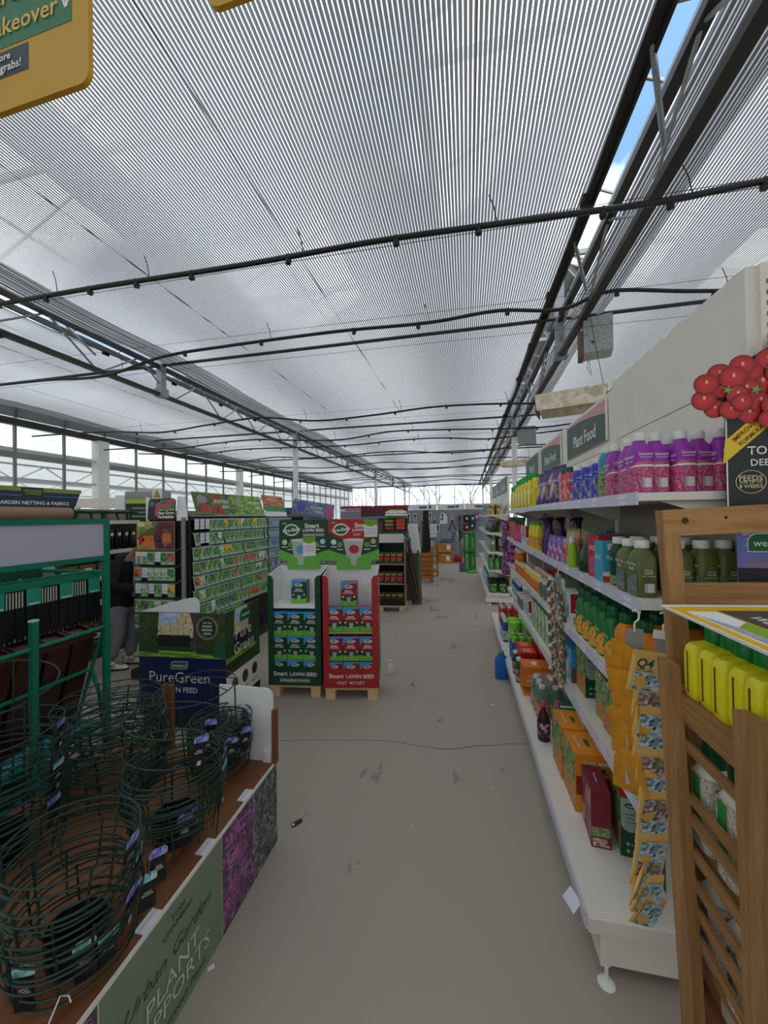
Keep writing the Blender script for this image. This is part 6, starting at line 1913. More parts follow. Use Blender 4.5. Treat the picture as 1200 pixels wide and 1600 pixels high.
for r in range(8):
    for k in range(18):
        if (r == 0 and k < 3) or (r == 1 and k in (1, 2)):
            continue
        if r == 7 and k > 10:
            continue
        me = special.get((r, k)) or vg[rnd.randrange(4) if k % 3 else (k // 3) % 4]
        o = link('seed_packet', me, None, (GX0 + 0.012 - rnd.random() * 0.006, 3.40 + 0.0825 * k + rnd.uniform(-0.006, 0.006), 1.600 - 0.1465 * r), rot=(radians(-8 + rnd.uniform(-4, 4)), rnd.uniform(-0.06, 0.06), pi / 2 + rnd.uniform(-0.3, 0.2)))
        what = 'red' if me is pk_red else 'yellow' if me is pk_yel else 'orange' if me is pk_org else 'dark purple' if me is pk_pur else 'green'
        tag(o, '{} vegetable seed packet, {} row from the top, {} from the near end'.format(what, ORD[r], ORD[k]), 'seed packet', 'vegetable seed packets on the rack')
for r in range(7):
    for k in range(9):
        me = pk_blue[2] if r in (4, 5) and k % 2 == 0 else pk_blue[rnd.randrange(2)]
        o = link('seed_packet', me, None, (GX0 + 0.012, 4.92 + 0.0825 * k, 1.600 - 0.1465 * r), rot=(radians(-6), 0, pi / 2 + rnd.uniform(-0.12, 0.12)))
        tag(o, 'bluish flower seed packet, {} row from the top, {} past the vegetable seeds'.format(ORD[r], ORD[k]), 'seed packet', 'flower seed packets on the rack')
# hanging white price cards
card = MB().box(-0.033, 0.033, -0.001, 0.001, -0.105, 0).mesh('price_card', banded([(0, '#f0f0f4'), (0.25, '#8d8fa0'), (0.3, '#f0f0f4'), (0.7, '#a5a7b5'), (0.74, '#f0f0f4'), (1, '#f0f0f4')], 2))
for r, k in ((0, 0), (0, 1), (0, 2), (1, 1), (1, 2), (1, 4.5), (0, 10), (4, 14), (4, 15), (3, 15), (3, 16), (6, 3)):
    o = link('price_card', card, rk, rot=(0, 0, pi / 2))
    o.location = (GX0 + 0.025 + L[0], 3.40 + 0.0825 * k + L[1], 1.600 - 0.1465 * r + L[2])
for k, c in ((9, '#c9a06a'), (13.5, '#d9cf2a')):
    o = link('advice_card', MB().box(-0.04, 0.04, -0.001, 0.001, -0.13, 0).mesh('advice_card', flat(c, 0.5)), rk, rot=(0, 0, pi / 2))
    o.location = (GX0 + 0.026 + L[0], 3.40 + 0.0825 * k + L[1], 1.605 + L[2])


def seed_sign(name, label, y0, y1, z0, z1, pic, rows_, x=-2.66, tilt=0.28, fruits=()):
    t = thing(name, label, 'sign', (x, (y0 + y1) / 2, z0), 0, rot=(0, -tilt, 0), group='picture signs over the seed racks')
    w, h = y1 - y0, z1 - z0
    M = FR('R', (0, 0, 0))
    patch([(-w / 2, 0), (w / 2, 0), (w / 2, h), (-w / 2, h)], M, pic, t, 'picture_board', t=0.008, lift=0)
    for cx, cy, rx, ry, mt in fruits:
        patch([(x_ * w, y_ * h) for x_, y_ in disc_outline(cx, cy, rx, ry, 16)], M, mt, t, 'printed_vegetable', lift=0.0014)
    for s, cx, cy, hh in rows_:
        text(s, M @ Matrix.Translation((cx * w, cy * h, 0.003)), PRINTW, t, h=hh * h, shear=0.25, bold=0.02)
    return t


LEAFD = mottle([(0, '#1d2f1a'), (0.3, '#3f6b2c'), (0.55, '#7f9b45'), (0.75, '#2c401f'), (1, '#5d7a3a')], 16)
TOMF = flat('#a83a26', 0.45, var=0.2)
EMB = flat('#8d8f8a', 0.5)
seed_sign('seed_header_sign', 'vegetable seeds sign with red tomatoes over the seed rack', 3.44, 4.10, 1.645, 1.90, LEAFD, [('VEGETABLE', 0.2, 0.62, 0.16), ('SEEDS', 0.28, 0.38, 0.16)], fruits=[(-0.28, 0.3, 0.13, 0.22, TOMF), (-0.02, 0.25, 0.1, 0.2, TOMF), (0.12, 0.2, 0.09, 0.2, TOMF), (0.08, 0.82, 0.12, 0.16, TOMF), (-0.3, 0.68, 0.13, 0.2, EMB)])
seed_sign('seed_header_sign', 'pea and bean seeds sign with green pods over the seed rack', 4.11, 4.80, 1.645, 1.905, mottle([(0, '#2f5a22'), (0.3, '#6a9a35'), (0.55, '#a9c060'), (0.75, '#3f6b28'), (1, '#88b045')], 18), [('PEA & BEAN', 0.22, 0.62, 0.15), ('SEEDS', 0.3, 0.38, 0.15)], fruits=[(-0.3, 0.68, 0.12, 0.18, EMB)])
t = seed_sign('seed_header_sign', 'carrot sign with orange and purple roots beyond the pea and bean sign', 4.82, 5.45, 1.72, 1.935, mottle([(0, '#3a2a22'), (0.3, '#c2652a'), (0.5, '#8a3f4a'), (0.7, '#d9a060'), (1, '#4a3040')], 6, stretch=(1, 3.5, 0.6)), [('GROW YOUR OWN', -0.05, 0.7, 0.12)])
patch([(-0.315, -0.03), (0.315, -0.03), (0.315, 0.04), (-0.315, 0.04)], FR('R', (0, 0, 0)), flat('#3a8a55', 0.5), t, 'green_foot', lift=0.003)
MB().box(-0.02, 0.0, -0.315, 0.315, -0.10, -0.032).build('white_base', CARDW, t)
t = seed_sign('seed_header_sign', 'flower seeds sign with blue and pink blooms behind the lawn seed displays', -0.4, 0.4, 0, 0.27, mottle([(0, '#2f2f5a'), (0.3, '#6a6aa8'), (0.5, '#5d8a3f'), (0.7, '#8f88c0'), (1, '#3a5a2f')], 16), [('FLOWER', 0.08, 0.62, 0.17), ('SEEDS', 0.16, 0.36, 0.17)], fruits=[(0.4, 0.5, 0.09, 0.42, flat('#b5608f', 0.5, var=0.2)), (-0.3, 0.5, 0.1, 0.35, flat('#5a5aa0', 0.5, var=0.2))])
t.location = (-2.66, 6.5, 1.62)
t.rotation_euler = (radians(-10), 0, -pi / 2)
MB().box(-0.16, -0.02, -0.42, 0.42, -1.62, 0.0).build('rack_below', flat('#6f7a78', 0.6), t)
for r in range(5):
    MB().box(-0.02, 0.0, -0.40, 0.40, -0.22 - 0.2 * r, -0.06 - 0.2 * r).build('packet_row', mottle([(0, '#3a5a6a'), (0.3, '#7f95a0'), (0.5, '#5d8a5a'), (0.7, '#c9c0c6'), (1, '#2f3f4a')], 14), t)

# ---- end rack with the easy grow sign
ek = thing('seed_end_rack', 'narrow seed rack on the end with carrot and beetroot poster', 'rack', (-2.98, 3.30, 0))
MB().box(-0.27, 0.26, 0.03, 0.06, 0.1, 1.60).build('back_panel', flat('#26282a', 0.6), ek)
MB().box(-0.28, 0.27, -0.08, 0.06, 0.0, 0.1).build('plinth', flat('#2a2a2c', 0.6), ek)
F = FR('F', (0, -0.02, 0))
patch([(-0.26, 1.295), (0.185, 1.295), (0.185, 1.585), (-0.26, 1.585)], F, flat('#a8784a', 0.6), ek, 'poster_board', t=0.006)
patch([(-0.25, 1.305), (0.18, 1.305), (0.18, 1.58), (-0.25, 1.58)], F, mottle([(0, '#4a5a2a'), (0.3, '#8fa550'), (0.5, '#c9d08a'), (0.7, '#3f5a28'), (1, '#7a8f45')], 5), ek, 'leaf_picture', lift=0.0015)
patch([(-0.04, 1.305), (0.18, 1.305), (0.18, 1.58), (0.0, 1.58), (-0.06, 1.5)], F, mottle([(0, '#4a2a2f'), (0.4, '#6a3f45'), (0.7, '#3a1f28'), (1, '#8a5a60')], 5), ek, 'beetroot_picture', lift=0.002)
for k, (x0, x1) in enumerate(((-0.16, -0.185), (-0.115, -0.135), (-0.075, -0.085))):
    patch([(x1 - 0.012, 1.31), (x1 + 0.014, 1.31), (x0 + 0.024, 1.44), (x0 - 0.018, 1.44)], F, flat('#d9722f', 0.5, var=0.12), ek, 'printed_carrot', lift=0.003)
for cx, cz in ((-0.225, 1.41), (-0.195, 1.44), (-0.215, 1.37), (-0.185, 1.40)):
    patch(disc_outline(cx, cz, 0.02, 0.022, 12), F, flat('#a82a40', 0.5, var=0.15), ek, 'printed_radish', lift=0.003)
for cx, cz in ((0.0, 1.475), (0.01, 1.41), (0.0, 1.36), (0.03, 1.535)):
    patch(disc_outline(cx, cz, 0.035, 0.033, 14), F, flat('#5d3540', 0.5, var=0.15), ek, 'printed_beetroot', lift=0.0034)
patch([(0.045, 1.365), (0.145, 1.365), (0.145, 1.46), (0.045, 1.46)], F, flat('#b8713f', 0.5), ek, 'orange_panel', lift=0.004)
for k in range(5):
    z = 1.285 - 0.16 * k
    MB().bar((-0.26, -0.02, z), (0.2, -0.02, z), 0.005).build('front_wire', WIRE, ek)
    for x in (-0.26, 0.2):
        MB().bar((x, -0.02, z), (x + 0.02, 0.03, z + 0.03), 0.005).build('hook_arm', WIRE, ek)
ecard = MB().box(-0.032, 0.032, -0.001, 0.001, -0.10, 0).mesh('price_card', card.materials[0])
lay = [['t', 't', 'g', 'p', 'g', 'r'], ['o', 'p', 'w', 'w', 'w', 'g'], ['p', 'w', 'p', 'g', 'p', 'y'], ['g', 'u', 'g', 'w', 'g', 'w'], ['g', 'g', 'u', 'g', 'w', 'g']]
for r, rw in enumerate(lay):
    for k, c in enumerate(rw):
        x, z = -0.235 + 0.078 * k, 1.278 - 0.16 * r
        if c == 'p':
            link('price_card', ecard, ek, (x, -0.032, z))
            continue
        if c == 't':
            if k == 0:
                patch([(x - 0.03, z - 0.125), (x + 0.11, z - 0.125), (x + 0.11, z), (x - 0.03, z)], FR('F', (0, -0.03, 0)), flat('#cfd6c0', 0.5), ek, 'variety_chart')
                for q in range(8):
                    patch([(x + 0.07 * (q % 2) - 0.015, z - 0.06 - 0.02 * (q // 2)), (x + 0.07 * (q % 2) + 0.035, z - 0.06 - 0.02 * (q // 2)), (x + 0.07 * (q % 2) + 0.035, z - 0.047 - 0.02 * (q // 2)), (x + 0.07 * (q % 2) - 0.015, z - 0.047 - 0.02 * (q // 2))], FR('F', (0, -0.032, 0)), flat('#5a6b55', 0.5), ek, 'chart_cell')
            continue
        me = {'g': vg[(r + k) % 4], 'r': pk_red, 'o': pk_org, 'w': pk_pale, 'y': pk_yel, 'u': pk_pur}[c]
        o = link('seed_packet', me, None, (-2.98 + x, 3.30 - 0.035, z), rz=rnd.uniform(-0.06, 0.06))
        tag(o, 'seed packet on the end rack, {} row under the poster, {} across'.format(ORD[r], ORD[k]), 'seed packet', 'seed packets on the end rack')
t = thing('easy_grow_sign', 'easy grow vegetables sign with pink radishes above the end rack', 'sign', (-2.955, 3.29, 1.60), 0, rot=(radians(-5), 0, 0))
F = FR('F', (0, 0, 0))
patch(round_rect(-0.165, 0.155, 0.0, 0.215, 0.04, (0, 0, 1, 1)), F, flat('#2d2826', 0.5), t, 'sign_board', t=0.006)
patch([(-0.06, 0.10), (0.15, 0.10), (0.15, 0.2), (-0.02, 0.205)], F, LEAFD, t, 'leaf_picture', lift=0.001)
for cx, cz, rx, ry in ((-0.045, 0.14, 0.035, 0.035), (0.02, 0.14, 0.022, 0.022), (0.075, 0.14, 0.03, 0.026), (0.105, 0.185, 0.045, 0.022), (-0.06, 0.08, 0.022, 0.045)):
    patch(disc_outline(cx, cz, rx, ry, 14), F, flat('#b5506f', 0.5, var=0.2), t, 'printed_radish', lift=0.002)
patch(disc_outline(-0.12, 0.16, 0.035, 0.03, 14), F, flat('#4a6a5a', 0.5), t, 'small_logo', lift=0.002)
text('Grow Your Own', F @ Matrix.Translation((0.055, 0.098, 0.003)), PRINTW, t, w=0.17)
text('Easy Grow', F @ Matrix.Translation((0.055, 0.064, 0.003)), PRINTW, t, w=0.18, bold=0.03)
text('Vegetables', F @ Matrix.Translation((0.05, 0.024, 0.003)), PRINTW, t, w=0.19, bold=0.03)
MB().prism([(-0.20, -0.01), (-0.17, -0.01), (-0.17, 0.22), (-0.22, 0.24)], 0.01, FR('F', (0, 0.02, 0))).build('white_wing', CARDW, t)
MB().prism([(0.155, -0.01), (0.285, -0.01), (0.235, 0.23), (0.155, 0.24)], 0.01, FR('F', (0, 0.02, 0))).build('white_wing', CARDW, t)

# ================================================================== tall shelving behind the shopper
sg = thing('garden_sundries_shelving', 'cream shelving along the rear with black bottles and green funnels', 'shelving', (-4.5, 4.0, 0))
L = off(sg)
SX = -4.2


def GP(mb, name, mat):
    o = mb.build(name, mat, sg)
    o.location = L
    return o


GP(MB().box(-4.75, -4.70, 2.3, 6.6, 0.1, 1.75), 'back_panel', flat('#6f6a5f', 0.6))
for z in (0.27, 0.645, 0.93, 1.235, 1.60):
    GP(MB().box(-4.70, SX, 2.3, 6.6, z - 0.045, z), 'shelf', SHELFW)
GP(MB().box(-4.70, SX + 0.05, 2.3, 6.6, 0.02, 0.2), 'base', flat('#4a463f', 0.6))
P_hand = Proto(bottle('black_bottle', 'bottle', 0.08, 0.08, 0.25, flat('#101214', 0.3), flat('#17211c', 0.35), 0.04, 0.025, 0.7, p=2.4, bar=False))
patch(disc_outline(0, 0.19, 0.024, 0.022, 12), FR('R', (0.0405, 0, 0)), PAPER, P_hand.root, 'round_tag')
row(P_hand, 'black bottle with a round white tag on the rear shelving, {} from the near end', [(SX - 0.08, 3.72 + 0.105 * k, 1.235) for k in range(7)], 0.0, 'black bottles on the rear shelving')
fn = thing('green_funnel_stand', '', 'funnel')
MB().lathe([(0.15, 0.085), (0.155, 0.115), (0.14, 0.12), (0.10, 0.11)], 18).build('tray_top', flat('#15352a', 0.45), fn, True)
for a in range(3):
    MB().tube([(0.10 * cos(a * 2.1), 0.10 * sin(a * 2.1), 0.10), (0.07 * cos(a * 2.1), 0.07 * sin(a * 2.1), 0)], 0.014, 6).build('leg', flat('#2a4a3c', 0.45), fn)
P_fn = Proto(fn)
row(P_fn, 'dark green plastic stool like stand on the top rear shelf, {} from the near end', [(SX - 0.2, 3.55 + 0.36 * k, 1.60) for k in range(3)], 0, 'green stands on the rear shelf')
P_rbox = Proto(carton('storage_carton', 'carton', 0.3, 0.3, 0.24, flat('#4a3a22', 0.6), panels=[('R', 0.1, 0.9, 0.2, 0.8, mottle([(0, '#4a3a22'), (0.4, '#8a6a35'), (0.7, '#3a2a18'), (1, '#6f5a2a')], 6), 'picture')]))
row(P_rbox, 'brown printed carton on the lowest rear shelf, {} from the near end', [(SX - 0.18, 2.6 + 0.34 * k, 0.27) for k in range(8)], 0, 'brown cartons on the rear shelf')
P_can2 = Proto(tub('dark_tin', 'tub', 0.09, 0.2, flat('#1c2226', 0.4), INK, label=mottle([(0, '#1c2226'), (0.5, '#4a5560'), (0.8, '#c9ced2'), (1, '#1c2226')], 6)))
row(P_can2, 'dark tin with pale print on the low rear shelf, {} from the near end', [(SX - 0.12, 2.9 + 0.2 * k, 0.645) for k in range(8)], 0, 'dark tins on the rear shelf')
row(P_brown, 'brown box with a paper label on the middle rear shelf, {} from the near end', [(SX - 0.12, 3.2 + 0.22 * k, 0.93) for k in range(6)], pi / 2, 'brown boxes on the rear shelf')
# green topped hanging board in the rear
t = thing('hose_accessory_sign', 'black and lime accessory sign standing on the rear shelving top', 'sign', (-4.5, 4.75, 1.60), 0.5)
patch([(-0.28, 0), (0.28, 0), (0.28, 0.30), (-0.28, 0.30)], FR('F', (0, 0, 0)), flat('#1d2624', 0.5), t, 'sign_board', t=0.01)
patch([(-0.28, 0.24), (0.28, 0.24), (0.28, 0.30), (-0.28, 0.30)], FR('F', (0, 0, 0)), flat('#9fb03a', 0.5), t, 'lime_band', lift=0.002)
for k in range(3):
    patch([(-0.2, 0.04 + 0.06 * k), (0.15, 0.04 + 0.06 * k), (0.15, 0.065 + 0.06 * k), (-0.2, 0.065 + 0.06 * k)], FR('F', (0, 0, 0)), flat('#6f8a5a', 0.5), t, 'text_line', lift=0.002)
MB().box(-0.40, -0.29, -0.02, 0.02, 0, 0.36).build('white_board', CARDW, t)
MB().box(-0.29, 0.30, 0.02, 0.05, 0.30, 0.42).build('grey_board', flat('#8d8f88', 0.6), t)

# ---- netting sign, with the brown roll under it
t = thing('netting_sign', 'dark blue garden netting and fabrics sign with a lime top band', 'sign', (-3.50, 2.4, 1.70), 0, rot=(0, radians(-12), 0))
M = FR('R', (0, 0, 0))
patch([(-0.9, 0), (0.455, 0), (0.56, 0.195), (-0.9, 0.195)], M, flat('#1d2a3d', 0.45, var=0.2), t, 'sign_board', t=0.01)
patch([(-0.9, 0.16), (0.545, 0.155), (0.56, 0.195), (-0.9, 0.195)], M, flat('#76803a', 0.5), t, 'lime_band', lift=0.0014)
patch([(-0.2, 0.115), (0.56 - 0.06, 0.115), (0.56 - 0.05, 0.125), (-0.2, 0.125)], M, flat('#3a5a88', 0.5), t, 'blue_line', lift=0.0016)
patch([(-0.2, 0.01), (0.3, 0.01), (0.3, 0.02), (-0.2, 0.02)], M, flat('#3a5a88', 0.5), t, 'blue_line', lift=0.0016)
text('GARDEN NETTING & FABRICS', M @ Matrix.Translation((0.14, 0.058, 0.002)), flat('#c9ccd2', 0.5, var=0), t, w=0.56, shear=0.2, bold=0.02)
text('WEED', M @ Matrix.Translation((-0.45, 0.058, 0.002)), flat('#c9ccd2', 0.5, var=0), t, w=0.2, shear=0.2, bold=0.02)
patch([(0.05, 0.11), (0.22, 0.11), (0.22, 0.19), (0.05, 0.19)], M, flat('#232a1c', 0.5), t, 'dark_badge', lift=0.002)
text('GROWING\nCHOICES', M @ Matrix.Translation((0.135, 0.15, 0.003)), flat('#8d9a4a', 0.5, var=0), t, w=0.14)
nr = thing('netting_rack', 'low grey rack under the netting sign carrying a brown fabric roll', 'rack', (-3.75, 2.2, 0))
MB().box(-0.3, -0.25, -1.0, 0.75, 0.05, 1.64).build('back_panel', flat('#b5b2aa', 0.6), nr)
for z in (0.2, 0.7, 1.1, 1.61):
    MB().box(-0.26, 0.2, -1.0, 0.75, z - 0.03, z).build('shelf', flat('#8d8a82', 0.6), nr)
t = thing('fabric_roll', 'long brown fabric roll lying under the netting sign', 'roll', (-3.50, 2.15, 1.612), 0)
MB().tube([(0, -0.95, 0.055), (0, 0.66, 0.055)], 0.055, 16).build('roll', flat('#8a6f58', 0.6), t, True)
MB().tube([(0, 0.655, 0.055), (0, 0.67, 0.055)], 0.02, 10).build('core', flat('#c9b89a', 0.7), t, True)
for k, c in enumerate(('#23402f', '#2f3a33', '#1c2b24', '#3a3f38', '#23302c')):
    t = thing('netting_roll', 'dark netting roll on the lower netting rack shelf, {} from the near end'.format(ORD[k]), 'roll', (-3.6, 1.45 + 0.3 * k, 1.10), 0, group='netting rolls')
    MB().tube([(0, -0.13, 0.07), (0, 0.13, 0.07)], 0.07, 14).build('roll', flat(c, 0.7), t, True)
    MB().tube([(0, -0.06, 0.07), (0, 0.06, 0.07)], 0.0705, 14, cap=False).build('paper_band', flat('#8d9a90', 0.5), t, True)

# ================================================================== green hanging rack
RG = flat('#0c6b52', 0.4, name='green_powder_coat')
gr = thing('green_display_rack', 'green tubular rack with a blank lilac sign panel and hanging stake packs', 'rack', (-2.25, 1.4, 0))
L = off(gr)


def GR_(mb, name, mat, sm=False):
    o = mb.build(name, mat, gr, sm)
    o.location = L
    return o


RXp = -2.20
GR_(MB().box(RXp - 0.012, RXp + 0.012, 1.975, 2.012, 0, 1.612), 'post', RG)
GR_(MB().box(RXp - 0.012, RXp + 0.012, 0.60, 0.637, 0, 1.612), 'post', RG)
GR_(MB().box(RXp - 0.012, RXp + 0.012, 0.637, 1.975, 1.582, 1.612), 'sign_rail', RG)
GR_(MB().box(RXp - 0.012, RXp + 0.012, 0.637, 1.975, 1.352, 1.382), 'sign_rail', RG)
GR_(MB().box(RXp - 0.004, RXp + 0.004, 0.637, 1.975, 1.382, 1.582), 'blank_sign_panel', flat('#a9a6b8', 0.35, var=0.02))
GR_(MB().box(RXp - 0.55, RXp - 0.52, 0.6, 2.01, 0.02, 1.5), 'rear_frame', flat('#0a4a3a', 0.5))
GR_(MB().box(RXp - 0.52, RXp - 0.515, 0.64, 1.97, 0.75, 1.12), 'perforated_panel', stripes('#b8b5aa', '#8d8a80', 60, 2, 0.5))
GR_(MB().bar((RXp - 0.10, 0.62, 1.275), (RXp - 0.10, 2.0, 1.275), 0.022), 'hanging_rail', RG)
for y in (0.62, 1.99):
    GR_(MB().bar((RXp, y, 1.275), (RXp - 0.53, y, 1.275), 0.02), 'side_arm', RG)
# lower leaning cradle
GR_(MB().tube([(RXp, 0.7, 0.935), (RXp, 1.995, 0.935)], 0.012, 8), 'cradle_rail', RG, True)
GR_(MB().tube([(RXp - 0.11, 0.7, 0.665), (RXp - 0.11, 1.985, 0.665)], 0.012, 8), 'cradle_rail', RG, True)
for y in (1.3, 1.99):
    GR_(MB().tube([(RXp, y, 0.95), (RXp - 0.11, y, 0.665), (RXp - 0.22, y, 0.33)], 0.011, 8), 'cradle_side', RG, True)
    GR_(MB().tube([(RXp - 0.11, y, 0.665), (RXp + 0.02, y, 0.30), (RXp + 0.05, y, 0.0)], 0.011, 8), 'brace', RG, True)
GR_(MB().box(RXp - 0.014, RXp + 0.014, 1.565, 1.595, 0.0, 1.075), 'post', RG)
GR_(MB().box(RXp - 0.015, RXp + 0.015, 1.563, 1.597, 1.075, 1.085), 'post_cap', flat('#b5c9c0', 0.5))
GR_(MB().box(RXp - 0.50, RXp - 0.03, 0.7, 2.0, 0.30, 0.325), 'cradle_tray', RG)
GR_(MB().box(RXp - 0.45, RXp + 0.05, 0.7, 2.0, 0.02, 0.05), 'bottom_tray', RG)
STK = flat('#0d0e12', 0.45)
sp = thing('stake_pack', '', 'stake pack')
hcard = MB().box(-0.085, 0.085, -0.004, 0.004, -0.005, 0.032).mesh('header_card', flat('#12755a', 0.45))
link('header_card', hcard, sp, (0, 0, 0))
mb = MB()
for q in range(6):
    mb.box(-0.078 + 0.014 * q, -0.072 + 0.014 * q, -0.0055, -0.0042, -0.095, -0.012)
o = mb.build('white_ties', flat('#b5b8a8', 0.5), sp)
o['kind'] = 'stuff'
patch([(0.012, -0.095), (0.082, -0.095), (0.082, -0.005), (0.012, -0.005)], FR('F', (0, -0.007, 0)), flat('#2a8a75', 0.45), sp, 'label')
patch([(0.02, -0.088), (0.075, -0.088), (0.075, -0.082), (0.02, -0.082)], FR('F', (0, -0.009, 0)), PAPER, sp, 'label_line')
stk = MB().add([(-0.010, -0.005, 0), (0.010, -0.005, 0), (0.010, 0.005, 0), (-0.010, 0.005, 0), (-0.0125, -0.005, -0.235), (0.0125, -0.005, -0.235), (0.0125, 0.005, -0.235), (-0.0125, 0.005, -0.235), (0, 0, -0.29)],
               [(0, 3, 2, 1), (0, 1, 5, 4), (1, 2, 6, 5), (2, 3, 7, 6), (3, 0, 4, 7), (4, 5, 8), (5, 6, 8), (6, 7, 8), (7, 4, 8)]).mesh('stake', STK)
for q in range(7):
    link('stake', stk, sp, (-0.072 + 0.024 * q, 0.004 * (q % 2), -0.005))
MB().tube([(0, 0, 0.03), (0, 0.0, 0.045), (0, 0.03, 0.05)], 0.004, 6).build('hook', RG, sp)
P_sp = Proto(sp)
row(P_sp, 'pack of black pointed stakes with green header card, {} from the near post end', [(RXp - 0.07, 1.07 + 0.17 * k, 1.245) for k in range(6)], pi / 2 - 0.05, 'black stake packs', jit=0.06)
# brown troughs leaning in the cradle
TRB = flat('#3a1a18', 0.4, var=0.15, name='brown_plastic')
tr_t = thing('brown_trough', '', 'planter')
mb = MB()
mb.add([(-0.058, -0.055, 0), (0.058, -0.055, 0), (0.058, 0.055, 0), (-0.058, 0.055, 0), (-0.065, -0.065, 0.62), (0.065, -0.065, 0.62), (0.065, 0.065, 0.62), (-0.065, 0.065, 0.62), (-0.055, -0.055, 0.62), (0.055, -0.055, 0.62), (0.055, 0.055, 0.62), (-0.055, 0.055, 0.62), (-0.05, -0.047, 0.03), (0.05, -0.047, 0.03), (0.05, 0.047, 0.03), (-0.05, 0.047, 0.03)],
       [(3, 2, 1, 0), (0, 1, 5, 4), (1, 2, 6, 5), (2, 3, 7, 6), (3, 0, 4, 7), (4, 5, 9, 8), (5, 6, 10, 9), (6, 7, 11, 10), (7, 4, 8, 11), (8, 9, 13, 12), (9, 10, 14, 13), (10, 11, 15, 14), (11, 8, 12, 15), (12, 13, 14, 15)])
mb.build('trough', TRB, tr_t)
MB().box(-0.072, 0.072, -0.072, 0.072, 0.575, 0.60).build('rim', flat('#4a2422', 0.4), tr_t)
MB().box(-0.03, 0.03, -0.0665, -0.058, 0.1, 0.5).build('front_rib', flat('#43201d', 0.45), tr_t)
P_tr = Proto(tr_t)
for k in range(5):
    P_tr.put((RXp - 0.27, 1.33 + 0.145 * k, 0.33), 0, 'dark brown plastic trough leaning in the green rack, {} from the near end'.format(ORD[k]), 'brown troughs', rot=(0, radians(14), pi / 2 - pi / 2))
for k, (y, c) in enumerate(((1.02, '#26332b'), (1.16, '#1f2c25'))):
    t = thing('green_mesh_roll', 'dark green mesh panel leaning at the near end of the rack, {} of two'.format(ORD[k]), 'mesh panel', (RXp - 0.22, y, 0.33), 0, group='green mesh panels', rot=(0, radians(14), 0))
    MB().box(-0.02, 0.02, -0.06, 0.06, 0, 0.66).build('mesh_panel', flat(c, 0.6), t)
    MB().box(0.021, 0.024, -0.05, -0.035, 0.05, 0.45).build('white_edge', flat('#a8a8a4', 0.5), t)
    MB().box(0.021, 0.024, 0.0, 0.015, 0.05, 0.42).build('white_edge', flat('#a8a8a4', 0.5), t)
    MB().box(0.021, 0.026, 0.03, 0.055, 0.5, 0.56).build('white_tag', PAPER, t)
P_peg = Proto(carton('peg_carton', 'carton', 0.16, 0.10, 0.05, [flat('#1f7a6a', 0.5), flat('#3f8fa8', 0.5), flat('#1f7a6a', 0.5), flat('#2a8a7a', 0.5), flat('#1f7a6a', 0.5), flat('#1f7a6a', 0.5)]))
row(P_peg, 'teal peg carton in the lower tray of the green rack, {} from the near end', [(RXp - 0.06, 1.12 + 0.14 * k, 0.325) for k in range(6)], 1.2, 'teal peg cartons', jit=0.3)
row(P_peg, 'teal peg carton on the bottom tray of the green rack, {} from the near end', [(RXp - 0.12, 1.2 + 0.15 * k, 0.05) for k in range(5)], 1.4, 'teal peg cartons', jit=0.3)

# small warning board standing over the end rack
t = thing('warning_board', 'small pale board with an amber warning triangle above the end seed rack', 'sign', (-3.12, 3.42, 1.60), 0)
MB().box(-0.01, 0.01, 0.004, 0.02, -1.6, 0.1).build('post', WIRE, t)
MB().box(-0.06, 0.06, -0.004, 0.004, 0, 0.33).build('board', flat('#c9ccca', 0.5), t)
patch([(-0.045, 0.235), (0.045, 0.235), (0, 0.315)], FR('F', (0, -0.004, 0)), INK, t, 'triangle_border', lift=0.001)
patch([(-0.034, 0.242), (0.034, 0.242), (0, 0.302)], FR('F', (0, -0.004, 0)), flat('#d99a2a', 0.5), t, 'amber_triangle', lift=0.002)
patch([(-0.005, 0.25), (0.005, 0.25), (0.004, 0.285), (-0.004, 0.285)], FR('F', (0, -0.004, 0)), INK, t, 'mark', lift=0.003)
# shallow cream canopy over the rear shelving
t = thing('cream_canopy', 'cream moulded canopy strip above the rear shelving by the white pier', 'canopy', (-5.6, 5.2, 1.80), radians(35))
mb = MB()
mb.prism([(-0.55, 0.02), (0.5, 0.0), (0.55, 0.16), (-0.55, 0.16)], 0.3, FR('F', (0, 0, 0)))
mb.build('canopy', CREAM, t)
MB().box(-0.5, -0.45, 0.05, 0.1, -1.8, 0.02).box(0.42, 0.47, 0.05, 0.1, -1.8, 0.02).build('legs', CREAM, t)
# ================================================================== plant support table
RUST = flat('#72482b', 0.6, var=0.10, name='rust_card', scale=5)
pt = thing('plant_support_display', 'low rust brown display plinth with sage green plant supports lettering along its side', 'display stand', (-1.35, 1.0, 0))
L = off(pt)


def PP(mb, name, mat, sm=False):
    o = mb.build(name, mat, pt, sm)
    o.location = L
    return o


